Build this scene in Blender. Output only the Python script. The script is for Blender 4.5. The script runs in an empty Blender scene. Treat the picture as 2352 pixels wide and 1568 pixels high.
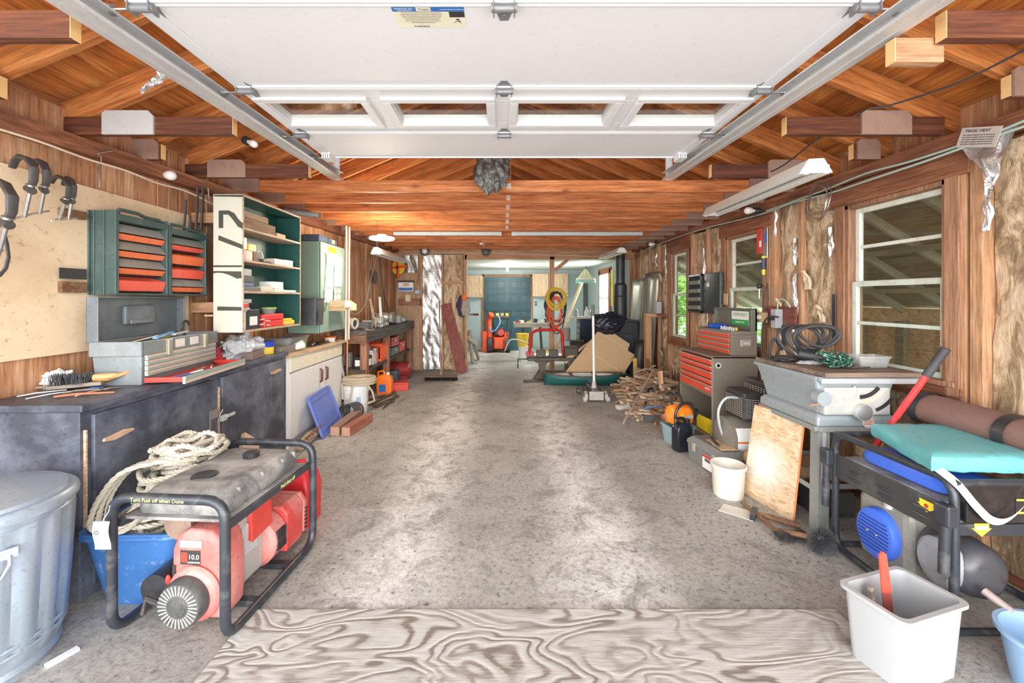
import bpy, math, random
from math import sin, cos, pi, radians as R, sqrt
from mathutils import Vector as V, Matrix, noise as mnoise
random.seed(7)
C = bpy.context.scene.collection
# ---------------- camera, sky, lights, exposure ----------------
CX, CY, F, H = 1158.0, 685.0, 940.0, 1.42
scn = bpy.context.scene
cd = bpy.data.cameras.new('camera'); cam = bpy.data.objects.new('camera', cd); C.objects.link(cam)
cam.location = (0, 0, H); cam.rotation_euler = (R(90), 0, 0)
cd.sensor_width = 36; cd.lens = F/2352*36; cd.shift_x = (1176-CX)/2352; cd.shift_y = -(784-CY)/2352
cd.clip_start = 0.05; cd.clip_end = 200
scn.camera = cam
vs = scn.view_settings
vs.view_transform = 'Standard'; vs.look = 'None'; vs.gamma = 1; vs.use_curve_mapping = False
vs.exposure = 0.6
w = bpy.data.worlds.new('sky'); scn.world = w; w.use_nodes = True
bg = w.node_tree.nodes['Background']; bg.inputs[0].default_value = (0.86, 0.93, 1.0, 1); bg.inputs[1].default_value = 1.7
def lamp(name, kind, loc, rot, energy, color=(1,1,1), size=1, size_y=None, angle=None):
    d = bpy.data.lights.new(name, kind); d.energy = energy; d.color = color
    if kind == 'AREA':
        d.shape = 'RECTANGLE'; d.size = size; d.size_y = size_y or size
    if kind == 'SUN': d.angle = angle
    if kind == 'POINT': d.shadow_soft_size = size
    o = bpy.data.objects.new(name, d); C.objects.link(o); o.location = loc; o.rotation_euler = rot
    return o
# soft overcast daylight coming in through the open garage door behind the camera
lamp('daylight', 'SUN', (0, -6, 4), (R(81), 0, R(0)), 2.1, (1.0, 0.985, 0.96), angle=R(50))
lamp('daylight_fill_left', 'SUN', (-4, -6, 4), (R(82), 0, R(-42)), 1.5, (1.0, 0.985, 0.96), angle=R(45))  # extra soft sun added from the left to brighten the right wall
lamp('daylight_fill_right', 'SUN', (4, -6, 4), (R(82), 0, R(42)), 1.5, (1.0, 0.985, 0.96), angle=R(45))  # its counterpart, added to brighten the left wall
lamp('driveway_bounce_fill', 'AREA', (0, -1.6, 0.25), (R(125), 0, 0), 130, (1, 0.98, 0.95), 5.0, 1.6)  # added area lamp, stands in for light thrown up by the driveway
# daylight at the far room window, and the lit ceiling lamp with its warm glow
lamp('window_daylight', 'AREA', (2.75, 9.8, 1.5), (0, R(90), 0), 160, (.95,.98,1), 1.2, 1.3)
lamp('far_room_bulb', 'POINT', (.08, 10.2, 2.02), (0,0,0), 38, (1,.97,.9), .06)
lamp('lean_to_fill', 'AREA', (6.5, 4.5, .9), (0, R(105), 0), 420, (.97,1,.95), 2.2, 7)  # added area lamp outdoors, lifts the dark lean-to behind the windows
# ---------------- helpers ----------------
def at(px, py, Y): return V(((px-CX)/F*Y, Y, H+(CY-py)/F*Y))
def fl(px, py, z=0.0):
    Y = F*(H-z)/(py-CY); return V(((px-CX)/F*Y, Y, z))
def onx(px, py, X=2.5):
    Y = F*X/(px-CX); return V((X, Y, H+(CY-py)/F*Y))
LK = 0.0607
def XL(Y): return -2.55 + (Y-1.5)*LK
def onl(px, py, off=0.0):
    a = (px-CX)/F; Y = (-2.55+off-1.5*LK)/(a-LK); return V((a*Y, Y, H+(CY-py)/F*Y))
LANG = math.atan2(1, LK)      # direction of the left wall (rotation about z so that local x runs along it)

class MB:
    """collects shapes into one mesh"""
    def __init__(s): s.v = []; s.f = []; s.sm = []
    def add(s, vs, fs, smooth=False):
        n = len(s.v); s.v += [tuple(v) for v in vs]; s.f += [tuple(i+n for i in f) for f in fs]; s.sm += [smooth]*len(fs); return s
    def box(s, c, d, rot=None):
        c = V(c); hx, hy, hz = d[0]/2, d[1]/2, d[2]/2
        vs = [V((x*hx, y*hy, z*hz)) for x in (-1,1) for y in (-1,1) for z in (-1,1)]
        if rot is not None:
            m = rot if isinstance(rot, Matrix) else Matrix.Rotation(rot, 3, 'Z')
            vs = [m @ v for v in vs]
        return s.add([v+c for v in vs], [(0,1,3,2),(4,6,7,5),(0,4,5,1),(2,3,7,6),(0,2,6,4),(1,5,7,3)])
    def b(s, x0, x1, y0, y1, z0, z1):
        return s.box(((x0+x1)/2,(y0+y1)/2,(z0+z1)/2), (abs(x1-x0),abs(y1-y0),abs(z1-z0)))
    def beam(s, p0, p1, w, h, up=(0,0,1)):
        p0 = V(p0); p1 = V(p1); d = (p1-p0).normalized(); u = V(up); sd = d.cross(u)
        if sd.length < 1e-4: sd = d.cross(V((0,1,0)))
        sd.normalize(); u = sd.cross(d).normalized()
        vs = []
        for p in (p0, p1):
            for a, b_ in ((-1,-1),(1,-1),(1,1),(-1,1)): vs.append(p+sd*a*w/2+u*b_*h/2)
        return s.add(vs, [(0,1,2,3),(7,6,5,4),(0,4,5,1),(1,5,6,2),(2,6,7,3),(3,7,4,0)])
    def cyl(s, p0, p1, r0, r1=None, n=16, cap=True):
        r1 = r0 if r1 is None else r1
        return s.tube([p0, p1], [r0, r1], n, cap=cap)
    def tube(s, path, r, n=8, closed=False, cap=True, flat=1.0):
        P = [V(p) for p in path]; L = len(P); rs = r if isinstance(r, (list, tuple)) else [r]*L
        T = []
        for i in range(L):
            a = P[(i-1) % L] if (closed or i > 0) else P[i]; b_ = P[(i+1) % L] if (closed or i < L-1) else P[i]
            t = (b_-a); T.append(t.normalized() if t.length > 1e-9 else V((0,0,1)))
        up = V((0,0,1)) if abs(T[0].z) < .9 else V((1,0,0))
        N = T[0].cross(up).normalized(); vs = []
        for i in range(L):
            N = N - T[i]*N.dot(T[i])
            if N.length < 1e-6: N = T[i].orthogonal()
            N.normalize(); B = T[i].cross(N)
            for k in range(n):
                a = 2*pi*k/n; vs.append(P[i]+(N*cos(a)+B*sin(a)*flat)*rs[i])
        fs = []
        for i in range(L if closed else L-1):
            j = (i+1) % L
            for k in range(n): fs.append((i*n+k, i*n+(k+1)%n, j*n+(k+1)%n, j*n+k))
        if cap and not closed:
            fs.append(tuple(range(n-1,-1,-1))); fs.append(tuple((L-1)*n+k for k in range(n)))
        return s.add(vs, fs, True)
    def lathe(s, prof, c=(0,0,0), n=24, ax=(0,0,1), cap=True):
        ax = V(ax).normalized(); q = V((0,0,1)).rotation_difference(ax); c = V(c); vs = []
        for r, z in prof:
            for k in range(n):
                a = 2*pi*k/n; vs.append(c + q @ V((r*cos(a), r*sin(a), z)))
        fs = []
        for i in range(len(prof)-1):
            for k in range(n): fs.append((i*n+k, i*n+(k+1)%n, (i+1)*n+(k+1)%n, (i+1)*n+k))
        if cap: fs.append(tuple(range(n-1,-1,-1))); fs.append(tuple((len(prof)-1)*n+k for k in range(n)))
        return s.add(vs, fs, True)
    def ell(s, c, r, n=14, m=8, nz=0.0, rot=None):
        c = V(c); r = (r,r,r) if isinstance(r,(int,float)) else r; vs = []; fs = []
        for i in range(m+1):
            t = pi*i/m
            for k in range(n):
                a = 2*pi*k/n; p = V((sin(t)*cos(a), sin(t)*sin(a), -cos(t)))
                if nz: p *= 1+nz*mnoise.noise(p*1.7+c*9)
                p = V((p.x*r[0], p.y*r[1], p.z*r[2]))
                if rot is not None: p = rot @ p
                vs.append(c+p)
        for i in range(m):
            for k in range(n): fs.append((i*n+k, i*n+(k+1)%n, (i+1)*n+(k+1)%n, (i+1)*n+k))
        return s.add(vs, fs, True)
    def prism(s, poly, o, u, v_, depth, smooth=False):
        """polygon in the plane (o; u, v) pushed out by the vector depth"""
        o = V(o); u = V(u); v_ = V(v_); d = V(depth); n = len(poly)
        vs = [o+u*a+v_*b_ for a, b_ in poly]; vs += [p+d for p in vs]
        fs = [tuple(range(n)), tuple(range(2*n-1, n-1, -1))] + [(i, i+n, (i+1)%n+n, (i+1)%n) for i in range(n)]
        return s.add(vs, fs, smooth)
    def loft(s, rings, cap=True, smooth=True, closed=True):
        n = len(rings[0]); vs = [p for r in rings for p in r]; fs = []
        for i in range(len(rings)-1):
            for k in range(n if closed else n-1): fs.append((i*n+k, i*n+(k+1)%n, (i+1)*n+(k+1)%n, (i+1)*n+k))
        if cap: fs.append(tuple(range(n-1,-1,-1))); fs.append(tuple((len(rings)-1)*n+k for k in range(n)))
        return s.add(vs, fs, smooth)
    def sheet(s, fn, nu, nv, smooth=True):
        vs = [fn(i/nu, j/nv) for i in range(nu+1) for j in range(nv+1)]
        fs = [(i*(nv+1)+j, (i+1)*(nv+1)+j, (i+1)*(nv+1)+j+1, i*(nv+1)+j+1) for i in range(nu) for j in range(nv)]
        return s.add(vs, fs, smooth)
    def xf(s, m):
        s.v = [tuple(m @ V(v)) for v in s.v]; return s
    def obj(s, name, mat, parent=None, bev=0, seg=2, solid=0, sub=0, loc=None, rz=None, sharp=38):
        me = bpy.data.meshes.new(name); me.from_pydata(s.v, [], s.f); me.validate()
        if len(me.polygons) == len(s.sm): me.polygons.foreach_set('use_smooth', s.sm)
        me.materials.append(mat)
        if any(s.sm): me.set_sharp_from_angle(angle=R(sharp))
        o = bpy.data.objects.new(name, me); C.objects.link(o)
        if parent is not None: o.parent = parent
        if loc is not None: o.location = loc
        if rz is not None: o.rotation_euler = (0,0,rz) if isinstance(rz,(int,float)) else rz
        if solid:
            m = o.modifiers.new('solid', 'SOLIDIFY'); m.thickness = solid; m.offset = 0
        if bev:
            m = o.modifiers.new('bevel', 'BEVEL'); m.width = bev; m.segments = seg; m.limit_method = 'ANGLE'; m.angle_limit = R(40)
            m.harden_normals = False
        if sub:
            m = o.modifiers.new('sub', 'SUBSURF'); m.levels = sub; m.render_levels = sub
        return o
def thing(name, label, cat, loc=(0,0,0), rz=0, group=None):
    o = bpy.data.objects.new(name, None); C.objects.link(o); o.empty_display_size = .05
    o.location = loc; o.rotation_euler = (0,0,rz) if isinstance(rz,(int,float)) else rz
    o['label'] = label; o['category'] = cat
    if group: o['group'] = group
    return o
def tag(o, label, cat, group=None, kind=None):
    o['label'] = label; o['category'] = cat
    if group: o['group'] = group
    if kind: o['kind'] = kind
    return o
def struct(o): o['kind'] = 'structure'; return o
def dup(root, loc=None, rz=None, label=None, scale=None):
    r = root.copy(); C.objects.link(r)
    if loc is not None: r.location = loc
    if rz is not None: r.rotation_euler = (0,0,rz) if isinstance(rz,(int,float)) else rz
    if label: r['label'] = label
    if scale: r.scale = scale
    for ch in list(root.children):
        c = ch.copy(); C.objects.link(c); c.parent = r
        for g in ch.children:
            d = g.copy(); C.objects.link(d); d.parent = c
    return r
def text(txt, size, mat, parent, loc, rot, name='lettering', ext=0.0004, align='CENTER', sx=1.0, shear=0):
    cu = bpy.data.curves.new(name, 'FONT'); cu.body = txt; cu.size = size; cu.extrude = ext; cu.align_x = align; cu.align_y = 'CENTER'
    cu.materials.append(mat); cu.resolution_u = 2; cu.shear = shear
    o = bpy.data.objects.new(name, cu); C.objects.link(o); o.parent = parent; o.location = loc
    o.rotation_euler = rot; o.scale = (sx,1,1); return o
ORD = ['nearest','second','third','fourth','fifth','sixth','seventh','eighth','ninth','tenth','eleventh','twelfth','thirteenth','fourteenth','fifteenth','sixteenth','seventeenth','eighteenth','nineteenth','twentieth']
def frame_rot(xd, zd):
    """3x3 matrix with local x along xd and local z near zd"""
    x = V(xd).normalized(); z = V(zd); y = z.cross(x).normalized(); z = x.cross(y)
    return Matrix((x, y, z)).transposed()
# ---------------- materials ----------------
MATS = {}
def _new(name):
    m = bpy.data.materials.new(name); m.use_nodes = True; nt = m.node_tree; n = nt.nodes; l = nt.links
    return m, n, l, n['Principled BSDF']
def _coord(n, l, scale, rnd=True, rot=None):
    tc = n.new('ShaderNodeTexCoord'); mp = n.new('ShaderNodeMapping'); mp.inputs['Scale'].default_value = scale
    if rot: mp.inputs['Rotation'].default_value = rot
    l.new(tc.outputs['Object'], mp.inputs['Vector'])
    if rnd:
        oi = n.new('ShaderNodeObjectInfo'); mu = n.new('ShaderNodeMath'); mu.operation = 'MULTIPLY'; mu.inputs[1].default_value = 37.0
        cx = n.new('ShaderNodeCombineXYZ'); l.new(oi.outputs['Random'], mu.inputs[0])
        for i in range(3): l.new(mu.outputs[0], cx.inputs[i])
        l.new(cx.outputs[0], mp.inputs['Location'])
    return mp.outputs[0]
def _noise(n, l, vec, scale, detail=4, rough=.55, dist=0):
    t = n.new('ShaderNodeTexNoise'); t.inputs['Scale'].default_value = scale; t.inputs['Detail'].default_value = detail
    t.inputs['Roughness'].default_value = rough; t.inputs['Distortion'].default_value = dist
    l.new(vec, t.inputs['Vector']); return t.outputs['Fac']
def _ramp(n, l, fac, stops, interp='LINEAR'):
    r = n.new('ShaderNodeValToRGB'); l.new(fac, r.inputs[0]); cr = r.color_ramp; cr.interpolation = interp
    while len(cr.elements) < len(stops): cr.elements.new(.5)
    for e, (p, c) in zip(cr.elements, stops):
        e.position = p; e.color = (*c, 1) if len(c) == 3 else c
    return r.outputs[0]
def _mix(n, l, fac, a, b, mode='MIX'):
    m = n.new('ShaderNodeMix'); m.data_type = 'RGBA'; m.blend_type = mode
    for sock, val in ((m.inputs[0], fac), (m.inputs[6], a), (m.inputs[7], b)):
        if hasattr(val, 'is_output'): l.new(val, sock)
        elif isinstance(val, (int, float)): sock.default_value = val
        else: sock.default_value = (*val, 1) if len(val) == 3 else val
    return m.outputs[2]
def _bump(n, l, bs, h, strength, dist=.01):
    bp = n.new('ShaderNodeBump'); bp.inputs['Strength'].default_value = strength; bp.inputs['Distance'].default_value = dist
    l.new(h, bp.inputs['Height']); l.new(bp.outputs[0], bs.inputs['Normal'])
def wood(name, c0, c1, c2, axis='X', sc=1.0, rough=.65, knots=0, stain=.35, bump=.25, stainc=(.05,.025,.015), stretch=14):
    if name in MATS: return MATS[name]
    m, n, l, bs = _new(name)
    s = [stretch*sc]*3; s['XYZ'.index(axis)] = 1.0*sc
    vec = _coord(n, l, s); f = _noise(n, l, vec, 1.3, 7, .62, 1.2)
    col = _ramp(n, l, f, [(.25, c0), (.5, c1), (.75, c2)])
    s2 = [30*sc]*3; s2['XYZ'.index(axis)] = 1.6*sc
    v2 = _coord(n, l, s2); g = _noise(n, l, v2, 3, 5, .7)
    gr = _ramp(n, l, g, [(.36, (.4,.37,.35)), (.56, (1,1,1)), (.75, (1.25,1.25,1.25))])
    col = _mix(n, l, .7, col, gr, 'MULTIPLY')
    if stain:
        v3 = _coord(n, l, [.8+1.2*(a != axis) for a in 'XYZ']); q = _noise(n, l, v3, 2.2, 4, .7, .6)
        sr = _ramp(n, l, q, [(.52, (0,0,0)), (.78, (1,1,1))])
        mu = n.new('ShaderNodeMath'); mu.operation = 'MULTIPLY'; mu.inputs[1].default_value = stain; l.new(sr, mu.inputs[0])
        col = _mix(n, l, mu.outputs[0], col, stainc)
    if knots:
        sk = [7.0]*3; sk['XYZ'.index(axis)] = 3.0
        v4 = _coord(n, l, sk); vo = n.new('ShaderNodeTexVoronoi'); vo.inputs['Scale'].default_value = 1.0; l.new(v4, vo.inputs['Vector'])
        kr = _ramp(n, l, vo.outputs['Distance'], [(.07, (1,1,1)), (.13, (.25,.25,.25)), (.2, (0,0,0))])
        mu = n.new('ShaderNodeMath'); mu.operation = 'MULTIPLY'; mu.inputs[1].default_value = knots; l.new(kr, mu.inputs[0])
        col = _mix(n, l, mu.outputs[0], col, (.22,.06,.02))
    l.new(col, bs.inputs['Base Color']); bs.inputs['Roughness'].default_value = rough
    _bump(n, l, bs, g, bump); MATS[name] = m; return m
def paint(name, c, rough=.5, dirt=.25, dirtc=(.12,.1,.08), metal=0, scale=5, spec=.5, bump=0, coat=0, trans=0, alpha=1, sss=0, lo=.5, hi=.75):
    if name in MATS: return MATS[name]
    m, n, l, bs = _new(name)
    vec = _coord(n, l, (1,1,1)); f = _noise(n, l, vec, scale, 6, .68, .3)
    msk = _ramp(n, l, f, [(lo, (0,0,0)), (hi, (1,1,1))])
    mu = n.new('ShaderNodeMath'); mu.operation = 'MULTIPLY'; mu.inputs[1].default_value = dirt; l.new(msk, mu.inputs[0])
    col = _mix(n, l, mu.outputs[0], c, dirtc)
    sp = _noise(n, l, vec, scale*7+10, 5, .75, .2); sr = _ramp(n, l, sp, [(.28,(.35,.33,.31)),(.43,(1,1,1)),(.64,(1,1,1)),(.78,(1.35,1.33,1.3))]); col = _mix(n, l, min(1,.12+dirt*1.4), col, sr, 'MULTIPLY'); l.new(col, bs.inputs['Base Color'])
    g = _noise(n, l, vec, scale*9, 3)
    rr = n.new('ShaderNodeMapRange'); rr.inputs[3].default_value = max(.05, rough-.12); rr.inputs[4].default_value = min(1, rough+.12); l.new(g, rr.inputs[0])
    l.new(rr.outputs[0], bs.inputs['Roughness'])
    bs.inputs['Metallic'].default_value = metal; bs.inputs['Specular IOR Level'].default_value = spec
    bs.inputs['Coat Weight'].default_value = coat; bs.inputs['Transmission Weight'].default_value = trans; bs.inputs['Alpha'].default_value = alpha
    if bump: _bump(n, l, bs, g, bump)
    MATS[name] = m; return m
def emit(name, c, s):
    m, n, l, bs = _new(name); bs.inputs['Base Color'].default_value = (*c,1); bs.inputs['Emission Color'].default_value = (*c,1); bs.inputs['Emission Strength'].default_value = s
    MATS[name] = m; return m
# ---------------- wood and paint used everywhere ----------------
JOIST = wood('joist_wood', (.3,.07,.015), (.6,.19,.055), (.78,.36,.14), 'X', 1.0, knots=.75, stain=.3, stainc=(.12,.035,.015))
RAFT = wood('rafter_wood', (.3,.08,.015), (.58,.2,.05), (.72,.33,.11), 'X', 1.0, knots=.5, stain=.45, stainc=(.07,.03,.015))
SHEATH = wood('sheathing', (.28,.06,.01), (.62,.21,.04), (.76,.36,.11), 'Y', .8, stain=.5, stainc=(.09,.03,.012), stretch=9)
STUD = wood('stud_wood', (.36,.17,.08), (.55,.3,.16), (.68,.43,.26), 'Z', 1.0, knots=.4, stain=.35, stainc=(.12,.06,.03))
STUDX = wood('stud_wood_x', (.36,.17,.08), (.55,.3,.16), (.68,.43,.26), 'X', 1.0, knots=.4, stain=.3, stainc=(.12,.06,.03))
REDY = wood('plate_wood', (.13,.045,.025), (.27,.1,.05), (.42,.19,.1), 'Y', 1.0, stain=.4, stainc=(.05,.02,.012))
REDZ = wood('casing_wood', (.2,.09,.05), (.36,.18,.1), (.5,.29,.17), 'Z', 1.0, stain=.35)
BOARDZ = wood('wall_boards', (.26,.1,.045), (.52,.26,.13), (.74,.5,.32), 'Z', .8, stain=.45, stainc=(.12,.055,.03), stretch=11)
DTEAL = paint('teal_board', (.02,.07,.09), .5)
PALE = wood('pale_wood', (.55,.36,.2), (.7,.5,.3), (.8,.62,.42), 'X', 1.0, stain=.12)
PALEZ = wood('pale_wood_z', (.55,.36,.2), (.7,.5,.3), (.8,.62,.42), 'Z', 1.0, stain=.12)
GREYW = wood('grey_wood', (.22,.17,.13), (.4,.33,.27), (.55,.48,.4), 'X', 1.0, stain=.3)
ENDG = paint('end_grain', (.78,.5,.22), .8, .35, (.4,.2,.08), scale=14)
GUSSET = paint('gusset_board', (.32,.2,.15), .85, .4, (.16,.09,.06), scale=8)
WHITE = paint('door_white', (.76,.77,.79), .62, .03, (.55,.55,.55), scale=3)
OFFWH = paint('off_white', (.78,.76,.7), .55, .3, (.4,.34,.26), scale=7)
WHITEP = paint('white_plastic', (.86,.87,.87), .4, .12, (.5,.46,.4))
GALV = paint('galvanised', (.68,.69,.7), .42, .35, (.45,.46,.48), metal=.45, scale=10)
STEEL = paint('steel', (.55,.55,.55), .32, .35, (.28,.25,.22), metal=1, scale=12)
HINGE = paint('hinge_steel', (.27,.27,.28), .5, .4, (.42,.42,.42), metal=.5, scale=20)
DSTEEL = paint('dark_steel', (.075,.07,.068), .5, .35, (.2,.15,.11), metal=.4, scale=12)
BLACK = paint('black_plastic', (.028,.028,.032), .42, .25, (.16,.15,.14))
BLKM = paint('black_metal', (.03,.03,.035), .35, .3, (.2,.19,.18), spec=.6)
RUBBER = paint('rubber', (.045,.045,.05), .6, .25, (.2,.18,.16))
RED = paint('red_paint', (.62,.05,.035), .4, .3, (.3,.1,.07))
ORANGE = paint('orange_plastic', (.92,.2,.035), .4, .15, (.5,.1,.03))
YELLOW = paint('yellow_paint', (.85,.6,.06), .45, .2, (.45,.3,.05))
BLUE = paint('blue_plastic', (.06,.17,.52), .42, .2, (.3,.38,.55))
GLASSM = None
def glassmat():
    m, n, l, bs = _new('glass_pane'); out = n['Material Output']; n.remove(bs)
    tr = n.new('ShaderNodeBsdfTransparent'); gl = n.new('ShaderNodeBsdfGlossy'); gl.inputs['Roughness'].default_value = .04
    lw_ = n.new('ShaderNodeLayerWeight'); lw_.inputs[0].default_value = .5; pw = n.new('ShaderNodeMath'); pw.operation = 'POWER'; pw.inputs[1].default_value = 5; l.new(lw_.outputs['Facing'], pw.inputs[0]); fr = n.new('ShaderNodeMath'); fr.operation = 'MULTIPLY_ADD'; fr.inputs[1].default_value = .6; fr.inputs[2].default_value = .04; l.new(pw.outputs[0], fr.inputs[0]); mx = n.new('ShaderNodeMixShader')
    tr.inputs[0].default_value = (.9,.93,.9,1)
    l.new(fr.outputs[0], mx.inputs[0]); l.new(tr.outputs[0], mx.inputs[1]); l.new(gl.outputs[0], mx.inputs[2]); l.new(mx.outputs[0], out.inputs[0])
    return m
GLASSM = glassmat()
CLEAR = paint('clear_plastic', (.5,.51,.5), .2, .3, (.35,.32,.27), alpha=.42)
FOIL = paint('foil', (.68,.68,.69), .34, .5, (.42,.36,.3), metal=.85, scale=8, bump=.5)
CARD = paint('cardboard', (.55,.37,.21), .85, .25, (.42,.27,.15), scale=3)
PAPER = paint('paper', (.86,.85,.82), .8, .15, (.6,.56,.5))
def kraft():
    m, n, l, bs = _new('batt_paper')
    v = _coord(n, l, (2.2,2.2,1.0)); a = _noise(n, l, v, 2.6, 8, .72, 1.6)
    c = _ramp(n, l, a, [(.30,(.14,.09,.05)), (.41,(.36,.25,.15)), (.48,(.46,.33,.2)), (.52,(.74,.55,.36)), (.66,(.86,.7,.52))])
    v2 = _coord(n, l, (9,9,3)); b_ = _noise(n, l, v2, 3, 6, .7, 1)
    g = _ramp(n, l, b_, [(.35,(.45,.45,.45)), (.65,(1.1,1.1,1.1))]); c = _mix(n, l, .7, c, g, 'MULTIPLY')
    l.new(c, bs.inputs['Base Color']); bs.inputs['Roughness'].default_value = .6; _bump(n, l, bs, b_, .5, .02); return m
KRAFT = kraft()
def floor_mat():
    m, n, l, bs = _new('worn_concrete'); v = _coord(n, l, (1,1,1), False)
    big = _noise(n, l, v, .9, 6, .6, .3); mid = _noise(n, l, v, 5, 7, .72, .8); fine = _noise(n, l, v, 38, 5, .75, .5)
    base = _ramp(n, l, big, [(.3,(.29,.272,.25)), (.55,(.41,.388,.362)), (.75,(.52,.497,.468))])
    # tyre tracks worn pale: two strips along y
    sx = n.new('ShaderNodeSeparateXYZ'); l.new(v, sx.inputs[0])
    wob = _noise(n, l, v, .7, 3, .5)
    def strip(x0, wd):
        a = n.new('ShaderNodeMath'); a.operation = 'ADD'; a.inputs[1].default_value = -x0-.25; l.new(sx.outputs[0], a.inputs[0])
        b0 = n.new('ShaderNodeMath'); b0.operation = 'MULTIPLY_ADD'; b0.inputs[1].default_value = .5; l.new(wob, b0.inputs[0]); l.new(a.outputs[0], b0.inputs[2])
        c0 = n.new('ShaderNodeMath'); c0.operation = 'ABSOLUTE'; l.new(b0.outputs[0], c0.inputs[0])
        return _ramp(n, l, c0.outputs[0], [(wd*.2,(1,1,1)), (wd,(0,0,0))])
    st = _mix(n, l, 1.0, strip(-.62,.38), strip(.55,.36), 'ADD')
    mm = _ramp(n, l, mid, [(.34,(.2,.2,.2)), (.6,(1,1,1))]); st = _mix(n, l, 1.0, st, mm, 'MULTIPLY')
    col = _mix(n, l, st, base, (.74,.722,.70))
    dk = _ramp(n, l, mid, [(.36,(.62,.62,.62)), (.5,(1,1,1))]); col = _mix(n, l, .75, col, dk, 'MULTIPLY')
    # swirled trowel scuffs and oil specks
    vs_ = _coord(n, l, (3.2,8.5,1), False, (0,0,.5)); sc = _noise(n, l, vs_, 9, 8, .8, 2.2)
    sr = _ramp(n, l, sc, [(.36,(.24,.23,.22)), (.46,(.9,.9,.9)), (.6,(1.05,1.05,1.05)), (.7,(1.35,1.35,1.33))])
    col = _mix(n, l, .7, col, sr, 'MULTIPLY')
    fr = _ramp(n, l, fine, [(.3,(.18,.17,.16)), (.43,(.95,.95,.95)), (.64,(1.3,1.3,1.28))]); col = _mix(n, l, .85, col, fr, 'MULTIPLY')
    oil = _noise(n, l, v, 2.4, 6, .8, .4); orr = _ramp(n, l, oil, [(.62,(1,1,1)), (.72,(.4,.38,.37))]); col = _mix(n, l, .8, col, orr, 'MULTIPLY')
    l.new(col, bs.inputs['Base Color']); bs.inputs['Roughness'].default_value = .75; _bump(n, l, bs, sc, .25, .01); return m
FLOORM = floor_mat()
# ---------------- setting ----------------
YR = 8.09
ZP = lambda Y: 2.25+.012*(Y-2)          # underside of the top plates
mb = MB(); mb.b(-4.5,4.5,-1.2,12.4,-.12,0); struct(mb.obj('floor', FLOORM))
mb = MB(); mb.b(-14,22,-14,30,-.4,-.2)
struct(mb.obj('ground', paint('driveway', (.45,.44,.42), .9, .3), None))
def ply_mat():
    m, n, l, bs = _new('weathered_plywood'); v = _coord(n, l, (.7,1.7,1), False)
    d = _noise(n, l, v, 2.1, 2, .5, .8)
    mu = n.new('ShaderNodeMath'); mu.operation = 'MULTIPLY'; mu.inputs[1].default_value = 85; l.new(d, mu.inputs[0])
    s_ = n.new('ShaderNodeMath'); s_.operation = 'SINE'; l.new(mu.outputs[0], s_.inputs[0])
    f = _noise(n, l, _coord(n, l, (4,30,1), False), 3, 5, .7)
    ad = n.new('ShaderNodeMath'); ad.operation = 'MULTIPLY_ADD'; ad.inputs[1].default_value = 1.7; l.new(f, ad.inputs[0]); l.new(s_.outputs[0], ad.inputs[2])
    c = _ramp(n, l, ad.outputs[0], [(.0,(.22,.18,.15)), (.25,(.38,.34,.31)), (.5,(.46,.43,.4)), (1,(.53,.51,.48))])
    big = _noise(n, l, _coord(n, l, (2,2,2), False), 1.5, 5, .7); br = _ramp(n, l, big, [(.35,(.7,.7,.7)), (.6,(1,1,1))]); c = _mix(n, l, .6, c, br, 'MULTIPLY'); pm = _ramp(n, l, _noise(n, l, _coord(n, l, (1.2,1.2,1), False), 2.2, 3, .6), [(.42,(0,0,0)),(.6,(.8,.8,.8))]); gp = _ramp(n, l, _noise(n, l, _coord(n, l, (2.5,40,1), False), 2.5, 7, .75), [(.35,(.28,.24,.21)),(.55,(.5,.47,.44)),(.7,(.6,.58,.55))]); c = _mix(n, l, pm, c, gp)
    l.new(c, bs.inputs['Base Color']); bs.inputs['Roughness'].default_value = .8; _bump(n, l, bs, ad.outputs[0], .3, .004); return m
mb = MB(); mb.b(-1.14,1.5,.2,1.855,.001,.013)
tag(mb.obj('plywood_sheet', ply_mat(), bev=.002), 'weathered plywood sheet with swirling grain laid flat at the garage threshold', 'plywood')
# left wall
def lw(Y, off=0, z=0): return V((XL(Y)+off, Y, z))
mb = MB()
for y0, y1 in ((1.2, 8.2),):
    a = lw(y0); b_ = lw(y1); mb.prism([(0,0),((b_-a).length,0),((b_-a).length,2.5),(0,2.5)], a, (b_-a).normalized(), (0,0,1), V((-.1,0,0)))
random.seed(3)
y = 1.3
while y < 8.0:
    wd = random.choice((.09,.14,.19)); o = random.choice((0.004,.012,.03 if y > 5 else .008))
    if random.random() < (.75 if y > 5 else .5): mb.beam(lw(y, o/2, 0.0), lw(y, o/2, ZP(y)), wd, o, up=(1,0,0))
    y += wd+random.choice((.02,.05,.2))
struct(mb.obj('wall_left', BOARDZ))
mb = MB(); mb.beam(lw(1.0,.02,ZP(1)+.045), lw(8.1,.02,ZP(8.1)+.045), .12, .09); struct(mb.obj('trim_1', REDY))
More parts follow.
